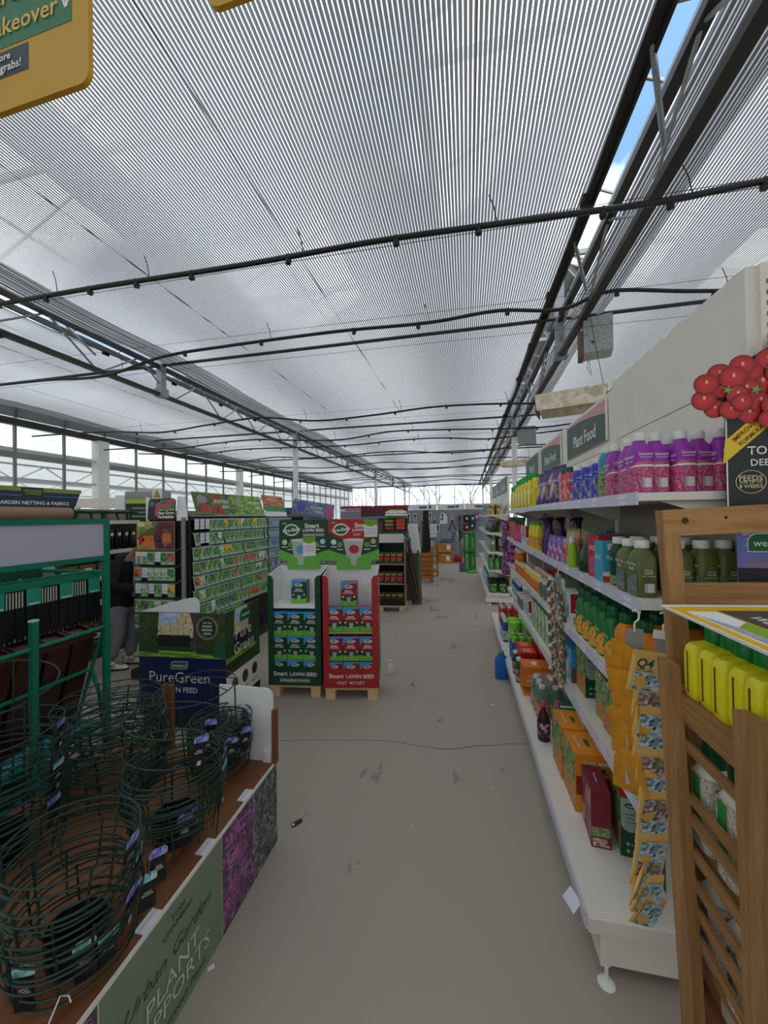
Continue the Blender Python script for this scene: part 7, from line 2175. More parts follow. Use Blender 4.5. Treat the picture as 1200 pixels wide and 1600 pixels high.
PX, PXL, PY0, PY1, PZ = -0.915, -1.82, -0.10, 1.745, 0.395
PP(MB().box(PXL, PX - 0.004, PY0, PY1, PZ - 0.012, PZ), 'top_board', RUST)
PP(MB().box(PX - 0.012, PX - 0.004, PY0, PY1, 0.0, PZ - 0.012), 'side_wall', flat('#d5d2ca', 0.6))
PP(MB().box(PXL, PXL + 0.01, PY0, PY1, 0.0, PZ - 0.012), 'side_wall', RUST)
PP(MB().box(PXL + 0.01, PX - 0.012, PY1 - 0.01, PY1, 0.0, PZ - 0.012), 'end_wall', RUST)
PP(MB().box(PX - 0.006, PX - 0.001, PY0, PY1, PZ - 0.012, PZ + 0.002), 'white_edge', flat('#d5d2ca', 0.6))
PURP = mottle([(0, '#33243a'), (0.25, '#7d3a7f'), (0.4, '#b56aa8'), (0.55, '#3f4a30'), (0.7, '#5a2a5e'), (0.85, '#2a3022'), (1, '#8f5a90')], 46, coord='Object', name='purple_flower_print')
PALEF = mottle([(0, '#1c2420'), (0.35, '#39463c'), (0.5, '#6a7568'), (0.65, '#8f9a94'), (0.8, '#4a4560'), (1, '#252b26')], 55, coord='Object', name='pale_flower_print')
SAGE = flat('#6f7f69', 0.55, var=0.03, name='sage_print')
M = Matrix.Translation(Vector(L)) @ FR('R', (PX - 0.003, 0, 0))


def pp(y0, y1, mat, nm, lift=0.0012):
    return patch([(y0, 0.0), (y1, 0.0), (y1, PZ - 0.004), (y0, PZ - 0.004)], M, mat, pt, nm, lift=lift)


pp(-0.1, 0.80, PURP, 'flower_print')
pp(0.805, 1.305, SAGE, 'sage_panel')
pp(1.31, 1.535, PURP, 'flower_print')
pp(1.54, 1.745, PALEF, 'flower_print')
DK = flat('#1f2a24', 0.5, var=0)
SG2 = flat('#a9b7a4', 0.5, var=0)


def ptxt(s, y, z, mt, **kw):
    return text(s, M @ Matrix.Translation((y, z, 0.0026)), mt, pt, **kw)


ptxt('TOM', 1.075, 0.335, DK, w=0.06, bold=0)
ptxt('CHAMBERS', 1.075, 0.308, DK, w=0.13, bold=0)
ptxt('Urban Garden', 1.055, 0.236, DK, w=0.36, shear=0.45, bold=-0.01)
ptxt('PLANT', 1.06, 0.163, SG2, h=0.052, bold=0.0)
ptxt('SUPPORTS', 1.055, 0.098, SG2, h=0.052, bold=0.0)
ptxt('for Herbaceous Plants', 1.055, 0.040, DK, w=0.30, shear=0.3, bold=0)
# price rail tickets
tk = MB().box(-0.03, 0.005, -0.035, 0.035, 0, 0.002).mesh('price_ticket', banded([(0, '#e9e9f0'), (0.4, '#9a9cab'), (0.5, '#ececf2'), (1, '#ececf2')], 0))
for y in (1.50, 1.24, 0.98):
    o = link('price_ticket', tk, pt)
    o.location = (PX - 0.01 + L[0], y + L[1], PZ + 0.001 + L[2])
# curved inner step and the white end card
PP(MB().prism([(PXL + 0.02, PY0)] + [(PX - 0.10 - 0.05 * sin((y + 0.2) * 4.5), y) for y in [PY0 + (PY1 - 0.05 - PY0) * i / 14 for i in range(15)]] + [(PXL + 0.02, PY1 - 0.05)], 0.03, Matrix.Translation((0, 0, PZ + 0.031))), 'raised_tray', RUST)
PP(MB().prism(round_rect(-1.22, -0.925, PZ, 0.755, 0.04, (0, 0, 1, 0)), 0.006, FR('F', (0, PY1 - 0.015, 0))), 'white_end_card', CARDW)
PP(MB().prism([(-0.975, PZ - 0.0), (-0.935, PZ - 0.0), (-0.935, PZ + 0.055), (-0.975, PZ + 0.055)], 0.02, FR('F', (0, PY1 - 0.025, 0))), 'white_tab', CARDW)
PP(MB().box(-0.925, -0.905, PY1 - 0.03, PY1, PZ, 0.655), 'end_post', RUST)
PP(MB().box(-1.545, -1.49, PY1 - 0.03, PY1 - 0.005, PZ, 0.735), 'end_post', RUST)

WIREG = flat('#22362d', 0.4, 0.3, 0.1, name='green_coated_wire')
BLKPOT = flat('#0f1012', 0.45)


def ring_mesh(r, z, wire=0.0029, n=36, cx=0, cy=0):
    return MB().tube([(cx + r * cos(2 * pi * k / n), cy + r * sin(2 * pi * k / n), z) for k in range(n)], wire, 5, closed=True)


TAGD = flat('#17171c', 0.45)
tag_mats = [TAGD, mottle([(0, '#4a4a9a'), (0.4, '#7a7ac9'), (0.7, '#a9b0e0'), (1, '#3a3a70')], 5), mottle([(0, '#3f8a9a'), (0.4, '#8fd0d6'), (0.7, '#d5ecec'), (1, '#2a5a6a')], 5)]
tag_me = []
for q in (1, 2):
    mb = MB()
    mb.box(-0.021, 0.021, -0.0012, 0.0012, -0.09, 0.0, 0)
    mb.super([(-0.004, 0.024, 0.0016, 4), (0.012, 0.025, 0.0018, 3), (0.022, 0.018, 0.0014, 3)], 14, q)
    tag_me.append(mb.mesh('hang_tag', tag_mats, True))


def support(r, drop, nrings, legs=3, grid=False, tagq=None, taper=0.9, ang0=0.0, cross=False, legdown=None):
    """wire grow-through support: rings joined by uprights that end in legs"""
    t = thing('plant_support', '', 'plant support')
    for k in range(nrings):
        f = k / max(1, nrings - 1)
        ring_mesh(r * (1 - (1 - taper) * f), -drop * f).build('wire_ring', WIREG, t, True)
    for a in range(legs):
        an = ang0 + 2 * pi * a / legs
        p = [(r * cos(an), r * sin(an), 0.006), (r * taper * cos(an), r * taper * sin(an), -drop), (r * taper * 0.92 * cos(an), r * taper * 0.92 * sin(an), -(legdown or drop))]
        MB().tube(p, 0.0034, 5).build('leg', WIREG, t, True)
    if grid:
        for q in (-0.5, 0.0, 0.5):
            c = math.sqrt(1 - q * q) * r
            MB().tube([(-c, q * r, 0), (c, q * r, 0)], 0.002, 4).build('grid_wire', WIREG, t)
            MB().tube([(q * r, -c, 0), (q * r, c, 0)], 0.002, 4).build('grid_wire', WIREG, t)
    if cross:
        for s in (-1, 1):
            MB().tube([(-r * 0.9, s * r * 0.35, 0.0), (0, 0, 0.05), (r * 0.9, -s * r * 0.35, 0.0)], 0.0024, 5).build('cross_wire', WIREG, t)
    if tagq is not None:
        o = link('hang_tag', tag_me[tagq], t)
        o.location = (r * 0.93 * cos(-0.9), r * 0.93 * sin(-0.9) - 0.012, -0.02)
        o.rotation_euler = (0.15, 0, 0.5)
        text('HALF\nMOON', FR('F', (0, -0.0022, -0.035)), PRINTW, o, w=0.026)
        panel(FR('F', (0, -0.0016, 0)), 0.002, 0.016, -0.085, -0.07, BARCODE, o, 'barcode')
    return t


def pot(label, x, y, z, r0, r1, h):
    t = thing('black_pot', label, 'pot', (x, y, z), 0, group='black pots on the plinth')
    MB().lathe([(r0, 0), (r1, h), (r1 * 1.04, h), (r1 * 1.04, h - 0.02), (r1 * 1.0, h - 0.02)], 24, cap=(True, False)).build('pot_body', BLKPOT, t, True)
    MB().lathe([(r1 * 0.97, h - 0.004), (r0 * 0.95, 0.006)], 24, cap=(False, True)).build('pot_inside', BLKPOT, t, True)
    rib = MB().box(r1 * 0.965, r1 * 0.99, -0.006, 0.006, 0.01, h - 0.03).mesh('rib', BLKPOT)
    for k in range(14):
        link('rib', rib, t, (0, 0, 0), 2 * pi * k / 14)
    return t


Z0 = PZ + 0.031
stacks = [
    # name, x, y, radius, zbase(top of lowest support), count, dz, drop, rings, grid, pot?, tilt
    ('near', -1.035, 0.845, 0.152, 0.545, 9, 0.026, 0.10, 2, False, True, 0.03),
    ('middle', -1.05, 1.225, 0.168, 0.590, 9, 0.015, 0.06, 2, False, True, -0.05),
    ('end card', -1.13, 1.60, 0.135, 0.545, 9, 0.015, 0.10, 2, True, True, 0.02),
    ('rack side', -1.53, 1.42, 0.205, 0.50, 11, 0.030, 0.11, 3, True, False, 0.05),
    ('outer near', -1.60, 1.02, 0.20, 0.55, 9, 0.040, 0.14, 3, False, True, -0.04),
    ('frame edge', -1.46, 0.66, 0.19, 0.50, 6, 0.035, 0.12, 2, False, True, 0.02),
]
for (nm, x, y, r, zb, cnt, dz, drop, nr_, grid, haspot, tilt) in stacks:
    where = {'near': 'in the stack nearest the sage lettering', 'middle': 'in the wide stack at mid plinth', 'end card': 'in the gridded stack by the white end card', 'rack side': 'in the meshed stack beside the green rack', 'outer near': 'in the tall stack towards the green rack', 'frame edge': 'in the low stack closest to the camera'}[nm]
    P = None
    protos = [Proto(support(r, drop, nr_, legs=3 + (r > 0.19), grid=grid, tagq=q, legdown=zb - Z0 - 0.002, ang0=0.4)) for q in (None, 0, 1)]
    for k in range(cnt):
        pr = protos[1 + (k // 3) % 2] if k % 3 == 2 else protos[0]
        pr.put((x + random.uniform(-0.01, 0.01), y + random.uniform(-0.01, 0.01), zb + dz * k), 0, 'wire plant support {}, {} from the bottom'.format(where, ORD[k]), 'plant supports ' + where, rot=(tilt + random.uniform(-0.05, 0.05), tilt * 0.5 + random.uniform(-0.05, 0.05), 2.1 * (k % 3) * 0.33 + random.uniform(-0.2, 0.2)))
    if haspot:
        pot('black ribbed pot holding the supports ' + where, x, y, Z0, r * 0.36, r * 0.44, 0.09)
# one ring lifted and tilted over the middle stack, one crossed hoop by the end card
support_t = support(0.175, 0.10, 2, 3, False, 0, legdown=0.30)
support_t.location = (-1.04, 1.23, 0.86)
support_t.rotation_euler = (-0.10, 0.16, 0.5)
support_t['label'] = 'green wire support tilted on top of the wide stack at mid plinth'
support_t = support(0.17, 0.24, 2, 4, False, None, taper=0.95, cross=True, legdown=0.36)
support_t.location = (-1.19, 1.52, 0.835)
support_t.rotation_euler = (0.05, -0.05, 0.3)
support_t['label'] = 'tall crossed wire hoop standing before the white end card'
support_t = support(0.22, 0.30, 2, 3, False, None, taper=0.95, legdown=0.60)
support_t.location = (-1.62, 0.98, 1.03)
support_t.rotation_euler = (0.08, 0.10, 0.0)
support_t['label'] = 'large wire hoop rising highest, before the green rack'
# loose tags hanging at the pots
for k, (x, y, z, q, rz, tl) in enumerate(((-0.955, 0.80, 0.515, 1, 0.9, 0.1), (-0.93, 0.845, 0.50, 1, 1.15, 0.25), (-1.03, 0.715, 0.53, 1, 0.4, 0.05), (-0.965, 1.17, 0.545, 0, 0.7, 0.1), (-0.945, 1.215, 0.55, 0, 1.0, 0.1), (-0.90, 0.98, 0.60, 0, 0.9, 0.1), (-0.915, 0.955, 0.545, 1, 0.9, 0.1), (-1.02, 1.53, 0.60, 0, 0.6, 0.1), (-0.985, 1.585, 0.62, 0, 0.9, 0.15), (-1.10, 1.50, 0.69, 0, 0.4, 0.1))):
    t = thing('loose_hang_tag', 'black hang tag with {} flower top hooked on the plinth stacks, {} listed outward'.format('blue' if q == 0 else 'aqua', ORD[k]), 'tag', (x, y, z), 0, group='loose hang tags', rot=(tl, 0, rz))
    link('hang_tag', tag_me[q], t)
    text('HALF\nMOON' if q else 'RING\nPLANT\nSUPPORT', FR('F', (0, -0.0016, -0.038)), PRINTW, t, w=0.028)
    MB().tube([(0, 0, 0.02), (0, 0.004, 0.045), (0, 0.014, 0.05)], 0.0012, 4).build('loop', INK, t)
t = thing('string_end', 'short white string curling on the rust brown plinth', 'string', (-0.955, 0.74, PZ + 0.002))
MB().tube([(0, -0.15, 0), (0.01, -0.05, 0.03), (0.0, 0.0, 0.07), (0.012, 0.01, 0.062), (0.016, 0.012, 0.045)], 0.0018, 5).build('string', PAPER, t, True)

# ================================================================== the shopper
SKIN = flat('#9a6a55', 0.55, var=0.04)
HAIR = flat('#241c18', 0.7)
JACK = flat('#17171a', 0.8, var=0.12)
HOODIE = flat('#6f7376', 0.8)
JEAN = flat('#7f8186', 0.85, var=0.12, scale=20)


def skin_obj(name, verts, edges, radii, mat, parent, levels=2, root=0):
    me = bpy.data.meshes.new(name)
    me.from_pydata(verts, edges, [])
    me.materials.append(mat)
    o = link(name, me, parent)
    sk = o.modifiers.new('skin', 'SKIN')
    sk.use_smooth_shade = True
    for i, r in enumerate(radii):
        rr = r if isinstance(r, tuple) else (r, r)
        me.skin_vertices[0].data[i].radius = rr
    for i in range(len(verts)):
        me.skin_vertices[0].data[i].use_root = (i == root)
    sb = o.modifiers.new('smooth', 'SUBSURF')
    sb.levels = levels
    sb.render_levels = levels
    return o


man = thing('person', 'shopper in black jacket and grey jeans bending to read the seed packets', 'person', (-3.66, 3.50, 0.0), radians(14))
man.scale = (0.93, 0.93, 0.93)
# body: x forward, y to the person's left
V, E_, R_ = [], [], []


def jv(p, r, link_to=None):
    V.append(p)
    R_.append(r)
    if link_to is not None:
        E_.append((link_to, len(V) - 1))
    return len(V) - 1


pel = jv((0, 0, 0.80), (0.13, 0.10))
wai = jv((0.0, 0, 0.94), (0.10, 0.08), pel)
che = jv((0.05, 0, 1.13), (0.11, 0.08), wai)
nkb = jv((0.12, 0, 1.28), (0.06, 0.055), che)
nek = jv((0.17, 0, 1.335), 0.052, nkb)
hd0 = jv((0.215, 0, 1.385), (0.062, 0.07), nek)
hd1 = jv((0.25, 0, 1.46), (0.085, 0.075), hd0)
hd2 = jv((0.265, 0, 1.525), (0.07, 0.062), hd1)
for s in (1, -1):
    hip = jv((0.0, 0.085 * s, 0.76), 0.085, pel)
    kn = jv((0.05 + 0.02 * s, 0.09 * s, 0.42), 0.055, hip)
    an = jv((-0.02 + 0.05 * s, 0.09 * s, 0.075), 0.038, kn)
    jv((0.13 + 0.05 * s, 0.10 * s, 0.035), (0.038, 0.028), an)
    sh = jv((0.085, 0.165 * s, 1.215), 0.048, che)
    el = jv((0.06, 0.215 * s, 0.985), 0.043, sh)
    wr = jv((0.27, 0.14 * s, 0.935), 0.028, el)
    pm = jv((0.335, 0.115 * s, 0.93), (0.034, 0.018), wr)
    for f in range(4):
        a = jv((0.375 + 0.006 * (f in (1, 2)), (0.115 + 0.016 * (f - 1.5)) * s, 0.928), 0.0092, pm)
        b2 = jv((0.405 + 0.008 * (f in (1, 2)), (0.108 + 0.016 * (f - 1.5)) * s, 0.918), 0.0085, a)
        jv((0.418 + 0.008 * (f in (1, 2)), (0.102 + 0.015 * (f - 1.5)) * s, 0.900), 0.0078, b2)
    th = jv((0.325, (0.115 - 0.035) * s, 0.945), 0.0105, pm)
    jv((0.355, (0.115 - 0.048) * s, 0.95), 0.009, th)
skin_obj('body', V, E_, R_, SKIN, man, 2)
# face
nose = MB().super([(-0.012, 0.010, 0.010, 2.2), (0.0, 0.012, 0.012, 2.2), (0.028, 0.006, 0.006, 2.2)], 10)
nose.build('nose', SKIN, man, True, loc=(0.338, 0, 1.44), rot=(0, -0.3, 0))
for s in (1, -1):
    MB().lathe([(0.002, -0.006), (0.009, -0.003), (0.010, 0.0), (0.006, 0.004)], 10).build('eye', flat('#d8d4cc', 0.3), man, True, loc=(0.326, 0.03 * s, 1.468), rot=(0, pi / 2, 0))
    MB().super([(-0.03, 0.010, 0.006, 2.2), (0, 0.018, 0.010, 2.2), (0.03, 0.012, 0.006, 2.2)], 12).build('ear', SKIN, man, True, loc=(0.245, 0.078 * s, 1.455))
MB().super([(-0.005, 0.006, 0.024, 2.4), (0.005, 0.005, 0.02, 2.4)], 12).build('mouth', flat('#7a4038', 0.5), man, True, loc=(0.323, 0, 1.403))
hr = MB().lathe([(0.086, -0.035), (0.098, 0.0), (0.096, 0.045), (0.072, 0.085), (0.03, 0.104), (0.004, 0.108)], 20)
hr.build('hair', HAIR, man, True, loc=(0.243, 0, 1.455), rot=(0, -0.30, 0))
skin_obj('beard', [(0.27, 0.06, 1.42), (0.31, 0.03, 1.385), (0.32, 0, 1.375), (0.31, -0.03, 1.385), (0.27, -0.06, 1.42)], [(0, 1), (1, 2), (2, 3), (3, 4)], [0.014, 0.018, 0.02, 0.018, 0.014], HAIR, man, 1, 2)
# clothing
jk_v = [(-0.01, 0, 0.64), (0.0, 0, 0.88), (0.045, 0, 1.12), (0.095, 0, 1.255)]
jk_r = [(0.20, 0.165), (0.195, 0.16), (0.20, 0.16), (0.145, 0.125)]
jk_e = [(0, 1), (1, 2), (2, 3)]
for s in (1, -1):
    n0 = len(jk_v)
    jk_v += [(0.085, 0.18 * s, 1.215), (0.05, 0.235 * s, 0.985), (0.25, 0.15 * s, 0.935)]
    jk_r += [0.088, 0.075, 0.052]
    jk_e += [(2, n0), (n0, n0 + 1), (n0 + 1, n0 + 2)]
skin_obj('jacket', jk_v, jk_e, jk_r, JACK, man, 2)
skin_obj('jacket_hood', [(0.00, 0, 1.27), (0.02, 0.09, 1.275), (0.10, 0.11, 1.29), (0.02, -0.09, 1.275), (0.10, -0.11, 1.29)], [(0, 1), (1, 2), (0, 3), (3, 4)], [0.055, 0.048, 0.03, 0.048, 0.03], JACK, man, 2)
skin_obj('hoodie', [(0.135, 0, 1.305), (0.17, 0, 1.20), (0.185, 0, 1.0), (0.16, 0, 0.80)], [(0, 1), (1, 2), (2, 3)], [(0.08, 0.07), (0.075, 0.05), (0.08, 0.045), (0.08, 0.05)], HOODIE, man, 2)
tv = [(0, 0, 0.93), (0, 0, 0.74)]
tr2 = [(0.14, 0.118), (0.135, 0.115)]
te = [(0, 1)]
for s in (1, -1):
    n0 = len(tv)
    tv += [(0.005, 0.088 * s, 0.66), (0.05 + 0.02 * s, 0.092 * s, 0.41), (0.0 + 0.05 * s, 0.092 * s, 0.20), (-0.01 + 0.05 * s, 0.092 * s, 0.11)]
    tr2 += [0.098, 0.075, 0.068, 0.066]
    te += [(1, n0), (n0, n0 + 1), (n0 + 1, n0 + 2), (n0 + 2, n0 + 3)]
skin_obj('jeans', tv, te, tr2, JEAN, man, 2)
for s in (1, -1):
    bx = -0.02 + 0.05 * s
    sh_ = MB().super([(0.0, 0.145, 0.048, 2.8, 0.06, 0), (0.022, 0.145, 0.048, 2.8, 0.06, 0)], 20, 1)
    sh_.super([(0.022, 0.140, 0.046, 2.8, 0.06, 0), (0.05, 0.128, 0.045, 2.6, 0.045, 0), (0.085, 0.075, 0.042, 2.4, -0.012, 0), (0.11, 0.058, 0.040, 2.4, -0.03, 0)], 20, 0)
    so = sh_.build('shoe', [flat('#d6d2c6', 0.5), flat('#24262b', 0.6)], man, True, loc=(bx, 0.095 * s, 0.0))
    for k in range(3):
        MB().bar((-0.0 + 0.028 * k, -0.047 - 0.0 * s, 0.03), (0.028 + 0.028 * k, -0.0445, 0.075), 0.009, 0.003, up=(0, 1, 0)).build('stripe', flat('#1c1e24', 0.5), so)
        MB().bar((-0.0 + 0.028 * k, 0.047, 0.03), (0.028 + 0.028 * k, 0.0445, 0.075), 0.009, 0.003, up=(0, 1, 0)).build('stripe', flat('#1c1e24', 0.5), so)
# ================================================================== beyond the lawn seed displays
BLK2 = flat('#17181a', 0.5)
CAREC = flat('#b03a2e', 0.5, var=0.1)


# black bulb display on a pallet
bd_ = thing('bulb_planter_display', 'black cardboard display with red labels on a pallet beyond the red lawn display', 'display stand', (-1.17, 6.40, 0.105), radians(4))
w, d, h = 0.46, 0.34, 1.2
for sg in (-1, 1):
    MB().box(sg * w / 2 - 0.006, sg * w / 2 + 0.006, -d / 2, d / 2, 0, h - 0.05).build('side_wall', BLK2 if sg < 0 else mottle([(0, '#17181a'), (0.4, '#6f6f5a'), (0.6, '#b5a08a'), (0.8, '#8a4a30'), (1, '#3a3f2a')], 7), bd_)
MB().box(-w / 2, w / 2, d / 2 - 0.01, d / 2, 0, h).build('back_wall', BLK2, bd_)
for z in (0.0, 0.35, 0.68):
    MB().box(-w / 2 + 0.006, w / 2 - 0.006, -d / 2, d / 2 - 0.01, z, z + 0.012).build('card_shelf', RAWCARD, bd_)
patch([(-w / 2, 0.0), (w / 2, 0.0), (w / 2, 0.12), (-w / 2, 0.12)], FR('F', (0, -d / 2, 0)), BLK2, bd_, 'front_band', t=0.006)
patch(round_rect(-w / 2, w / 2, 1.05, 1.20, 0.03), FR('F', (0, -d / 2 + 0.02, 0)), flat('#e3d9d9', 0.5), bd_, 'pale_card', t=0.006)
hd = thing('red_tag_header', 'black header with three red rounded labels above the black display', 'sign', (-1.12, 6.62, 1.305), radians(4))
patch([(-0.24, 0.02), (0.20, 0.02), (0.20, 0.26), (-0.24, 0.26)], FR('F', (0, 0, 0)), BLK2, hd, 'header_board', t=0.01)
patch([(-0.24, 0.0), (0.20, 0.0), (0.20, 0.03), (-0.24, 0.03)], FR('F', (0, 0, 0)), GRN, hd, 'green_foot', t=0.01)
patch([(-0.24, 0.255), (0.20, 0.255), (0.20, 0.275), (-0.24, 0.275)], FR('F', (0, 0, 0)), flat('#5fae4a', 0.5), hd, 'green_edge', t=0.01)
for k in range(3):
    patch(round_rect(0.0, 0.16, 0.06 + 0.065 * k, 0.115 + 0.065 * k, 0.025), FR('F', (0, 0, 0)), flat('#d9453a', 0.5), hd, 'red_label', lift=0.003)
    patch(round_rect(-0.2, -0.05, 0.06 + 0.065 * k, 0.10 + 0.065 * k, 0.015), FR('F', (0, 0, 0)), flat('#b08a2a', 0.5) if k else flat('#b03a2e', 0.5), hd, 'gold_label', lift=0.003)
MB().bar((-0.02, 0.02, -0.15), (-0.02, 0.02, 0.05), 0.03).build('prop', BLK2, hd)
rb = thing('black_label_pack', '', 'pack')
MB().box(-0.05, 0.05, -0.05, 0.05, 0, 0.19).build('pack_body', mottle([(0, '#131315'), (0.5, '#1d1d1f'), (0.75, '#6f7a3a'), (0.9, '#b5a98a'), (1, '#131315')], 5), rb)
patch(round_rect(-0.045, 0.045, 0.07, 0.115, 0.015), FR('F', (0, -0.05, 0)), flat('#c9302a', 0.5), rb, 'red_label')
patch([(-0.04, 0.135), (0.04, 0.135), (0.04, 0.165), (-0.04, 0.165)], FR('F', (0, -0.05, 0)), flat('#b5952a', 0.5), rb, 'gold_label')
P_rb = Proto(rb)
for li, z in enumerate((0.117, 0.467, 0.797)):
    for k in range(4):
        P_rb.put((-1.335 + 0.108 * k, 6.33, z), radians(4), 'black pack with red label in the black display, {} tier, {} across'.format(ORD[li], ORD[k]), 'black packs with red labels')
pallet('pale pallet under the black bulb display beyond the lawn seed', -1.17, 6.40, radians(4), 0.46, 0.34, 0)
t = thing('white_printed_bag', 'white red and green printed bag lying on the black header', 'bag', (-1.12, 6.66, 1.58), 0.1)
MB().super([(0, 0.17, 0.08, 3), (0.03, 0.2, 0.1, 3), (0.10, 0.19, 0.09, 2.6), (0.14, 0.1, 0.05, 2.4)], 18).build('bag_body', banded([(0, '#4a9a4a'), (0.2, '#e0ddd4'), (0.45, '#3a3a3a'), (0.55, '#e3e0d8'), (0.75, '#8fb05a'), (0.9, '#c9452f'), (1, '#c9452f')], 2, 0.25, 5), t, True)
MB().box(-0.2, 0.2, -0.02, 0.1, -0.02, 0.0).build('ledge', BLK2, t)

# white tapered bin behind, canes leaning on it
t = thing('white_tapered_bin', 'white tapered upright bin standing behind the leaning canes', 'bin', (-0.90, 7.25, 0.0), 0)
MB().super([(0.0, 0.15, 0.15, 8), (0.90, 0.13, 0.13, 8)], 20).build('brown_base', flat('#6b5244', 0.6), t)
MB().super([(0.90, 0.14, 0.14, 8), (1.45, 0.085, 0.085, 8)], 20).build('white_hood', flat('#d5d5d2', 0.5), t)
MB().box(0.09, 0.13, -0.15, 0.02, 0.3, 0.95).build('green_side', flat('#2a7a45', 0.5), t)
cm = [wood('#3a2a22', '#5a4436', stretch=(8, 8, 1)), wood('#2a2522', '#453a33', stretch=(8, 8, 1)), wood('#4a4a50', '#62626a', stretch=(8, 8, 1))]
rnd = random.Random(4)
for k in range(22):
    t = thing('plant_cane', 'thin dark cane leaning in the bundle beside the aisle, {} in order'.format(ORD[k] if k < 20 else ('twenty first', 'twenty second')[k - 20]), 'cane', (-0.76 + 0.09 * rnd.uniform(-1, 1) - 0.03, 6.80 + 0.06 * rnd.uniform(-1, 1), 0.0), 0, group='leaning canes')
    MB().tube([(0, 0, 0.01), (-0.16 - 0.08 * rnd.random(), 0.12 + rnd.uniform(-0.05, 0.05), 0.9 + 0.1 * rnd.random()), (-0.19 - 0.06 * rnd.random(), 0.17, 1.15 + 0.25 * rnd.random())], 0.0075, 5).build('cane', cm[k % 3], t, True)
t = thing('bent_hoop', 'tall thin black hoop curving over the leaning canes', 'hoop', (-0.93, 6.75, 0), 0)
MB().tube([(0.0, 0, 0.02), (0.02, 0, 0.9), (0.0, 0, 1.3), (-0.1, 0, 1.55), (-0.25, 0, 1.66), (-0.42, 0, 1.62), (-0.5, 0, 1.5)], 0.007, 6).build('hoop', INK, t, True)

# basket tower in a wooden crate stand
OAK = wood('#8a5426', '#b57a3c', stretch=(10, 10, 1.2))
t = thing('tall_wooden_planter', 'orange brown wooden planter stand holding a tower of dark baskets', 'planter', (-0.83, 9.2, 0), 0)
for x in (-0.13, 0.13):
    for y in (-0.12, 0.12):
        MB().box(x - 0.025, x + 0.025, y - 0.025, y + 0.025, 0, 0.78).build('leg', OAK, t)
sl = MB().box(-0.15, 0.15, -0.008, 0.008, 0, 0.085).mesh('slat', OAK)
for z in (0.08, 0.19, 0.30, 0.41, 0.52, 0.63):
    for y in (-0.15, 0.15):
        link('slat', sl, t, (0, y, z))
    link('slat', sl, t, (0.155, 0, z), pi / 2)
MB().box(-0.13, 0.13, -0.13, 0.13, 0.70, 0.72).build('shelf', OAK, t)
bk = MB().lathe([(0.105, 0), (0.125, 0.03), (0.12, 0.055), (0.09, 0.05)], 16).mesh('dark_basket', flat('#2c2724', 0.7), True)
for k in range(18):
    o = link('dark_basket', bk, None, (-0.83 + 0.012 * (k % 2) + 0.004 * k * 0, 9.2, 0.72 + 0.056 * k))
    s_ = 1.0 - 0.026 * k
    o.scale = (s_, s_, 1)
    tag(o, 'dark woven basket in the tapering tower on the wooden planter, {} from below'.format(ORD[k]), 'basket', 'stacked dark baskets')
t = thing('tiered_plant_rack', 'narrow wooden tiered rack beside the planter with pale pots', 'rack', (-0.70, 10.1, 0), 0)
for x in (-0.09, 0.09):
    MB().box(x - 0.02, x + 0.02, -0.02, 0.02, 0, 0.95).build('leg', OAK, t)
for z in (0.1, 0.32, 0.54, 0.76):
    MB().box(-0.12, 0.12, -0.12, 0.12, z, z + 0.02).build('shelf', OAK, t)
    MB().lathe([(0.04, 0), (0.055, 0.09), (0.05, 0.09)], 12).build('pale_pot', flat('#b59a80', 0.7), t, True, loc=(0, -0.04, z + 0.02))
t = thing('white_info_board', 'pale information board with a blue foot beside the wooden rack', 'sign', (-0.87, 11.5, 0), 0)
MB().box(-0.16, 0.16, -0.01, 0.01, 0.95, 1.35).build('board', flat('#d5d8dc', 0.5), t)
MB().box(-0.15, 0.15, -0.012, 0.012, 0.84, 0.95).build('blue_foot', flat('#3f7a95', 0.5), t)
for k in range(4):
    MB().box(-0.13, 0.12, -0.013, -0.0105, 1.02 + 0.07 * k, 1.04 + 0.07 * k).build('text_line', flat('#8d96a5', 0.5), t)
MB().box(-0.02, 0.02, -0.02, 0.02, 0, 0.84).build('post', flat('#c9c9c6', 0.5), t)

# wooden apple crates at the end of the aisle
for k, (z, nm) in enumerate(((0.0, 'lower'), (0.36, 'upper'))):
    t = thing('wooden_crate', '{} orange wooden slatted crate with a white ticket at the aisle end'.format(nm), 'crate', (-0.56 + 0.02 * k, 12.9, z), 0, group='wooden crates at the aisle end')
    cw = 0.25
    sl = MB().box(-cw, cw, -0.01, 0.01, 0, 0.095).mesh('slat', wood('#9a5f2a', '#c98a45', stretch=(1.2, 10, 10)))
    for q in range(3):
        for y in (-0.18, 0.18):
            link('slat', sl, t, (0, y, 0.02 + 0.11 * q))
    es = MB().box(-0.18, 0.18, -0.01, 0.01, 0, 0.095).mesh('end_slat', wood('#8f5626', '#b57a3c', stretch=(1.2, 10, 10)))
    for q in range(3):
        for x in (-cw, cw):
            link('end_slat', es, t, (x, 0, 0.02 + 0.11 * q), pi / 2)
    MB().box(-cw, cw, -0.18, 0.18, 0.0, 0.02).build('base', OAK, t)
    MB().box(0.08, 0.20, -0.195, -0.191, 0.10, 0.26).build('white_ticket', PAPER, t)
    MB().box(-cw + 0.02, cw - 0.02, -0.16, 0.16, 0.26, 0.33).build('contents', mottle([(0, '#7a3a3a'), (0.4, '#b58a70'), (0.7, '#8a5a4a'), (1, '#c9a98a')], 8), t)
t = thing('blue_bag', 'folded blue and green bag lying on the upper wooden crate', 'bag', (-0.5, 12.9, 0.70), 0)
MB().super([(0, 0.2, 0.12, 4), (0.03, 0.21, 0.13, 4), (0.08, 0.15, 0.1, 3)], 16).build('bag_body', flat('#1f5a9a', 0.5, var=0.3), t, True)

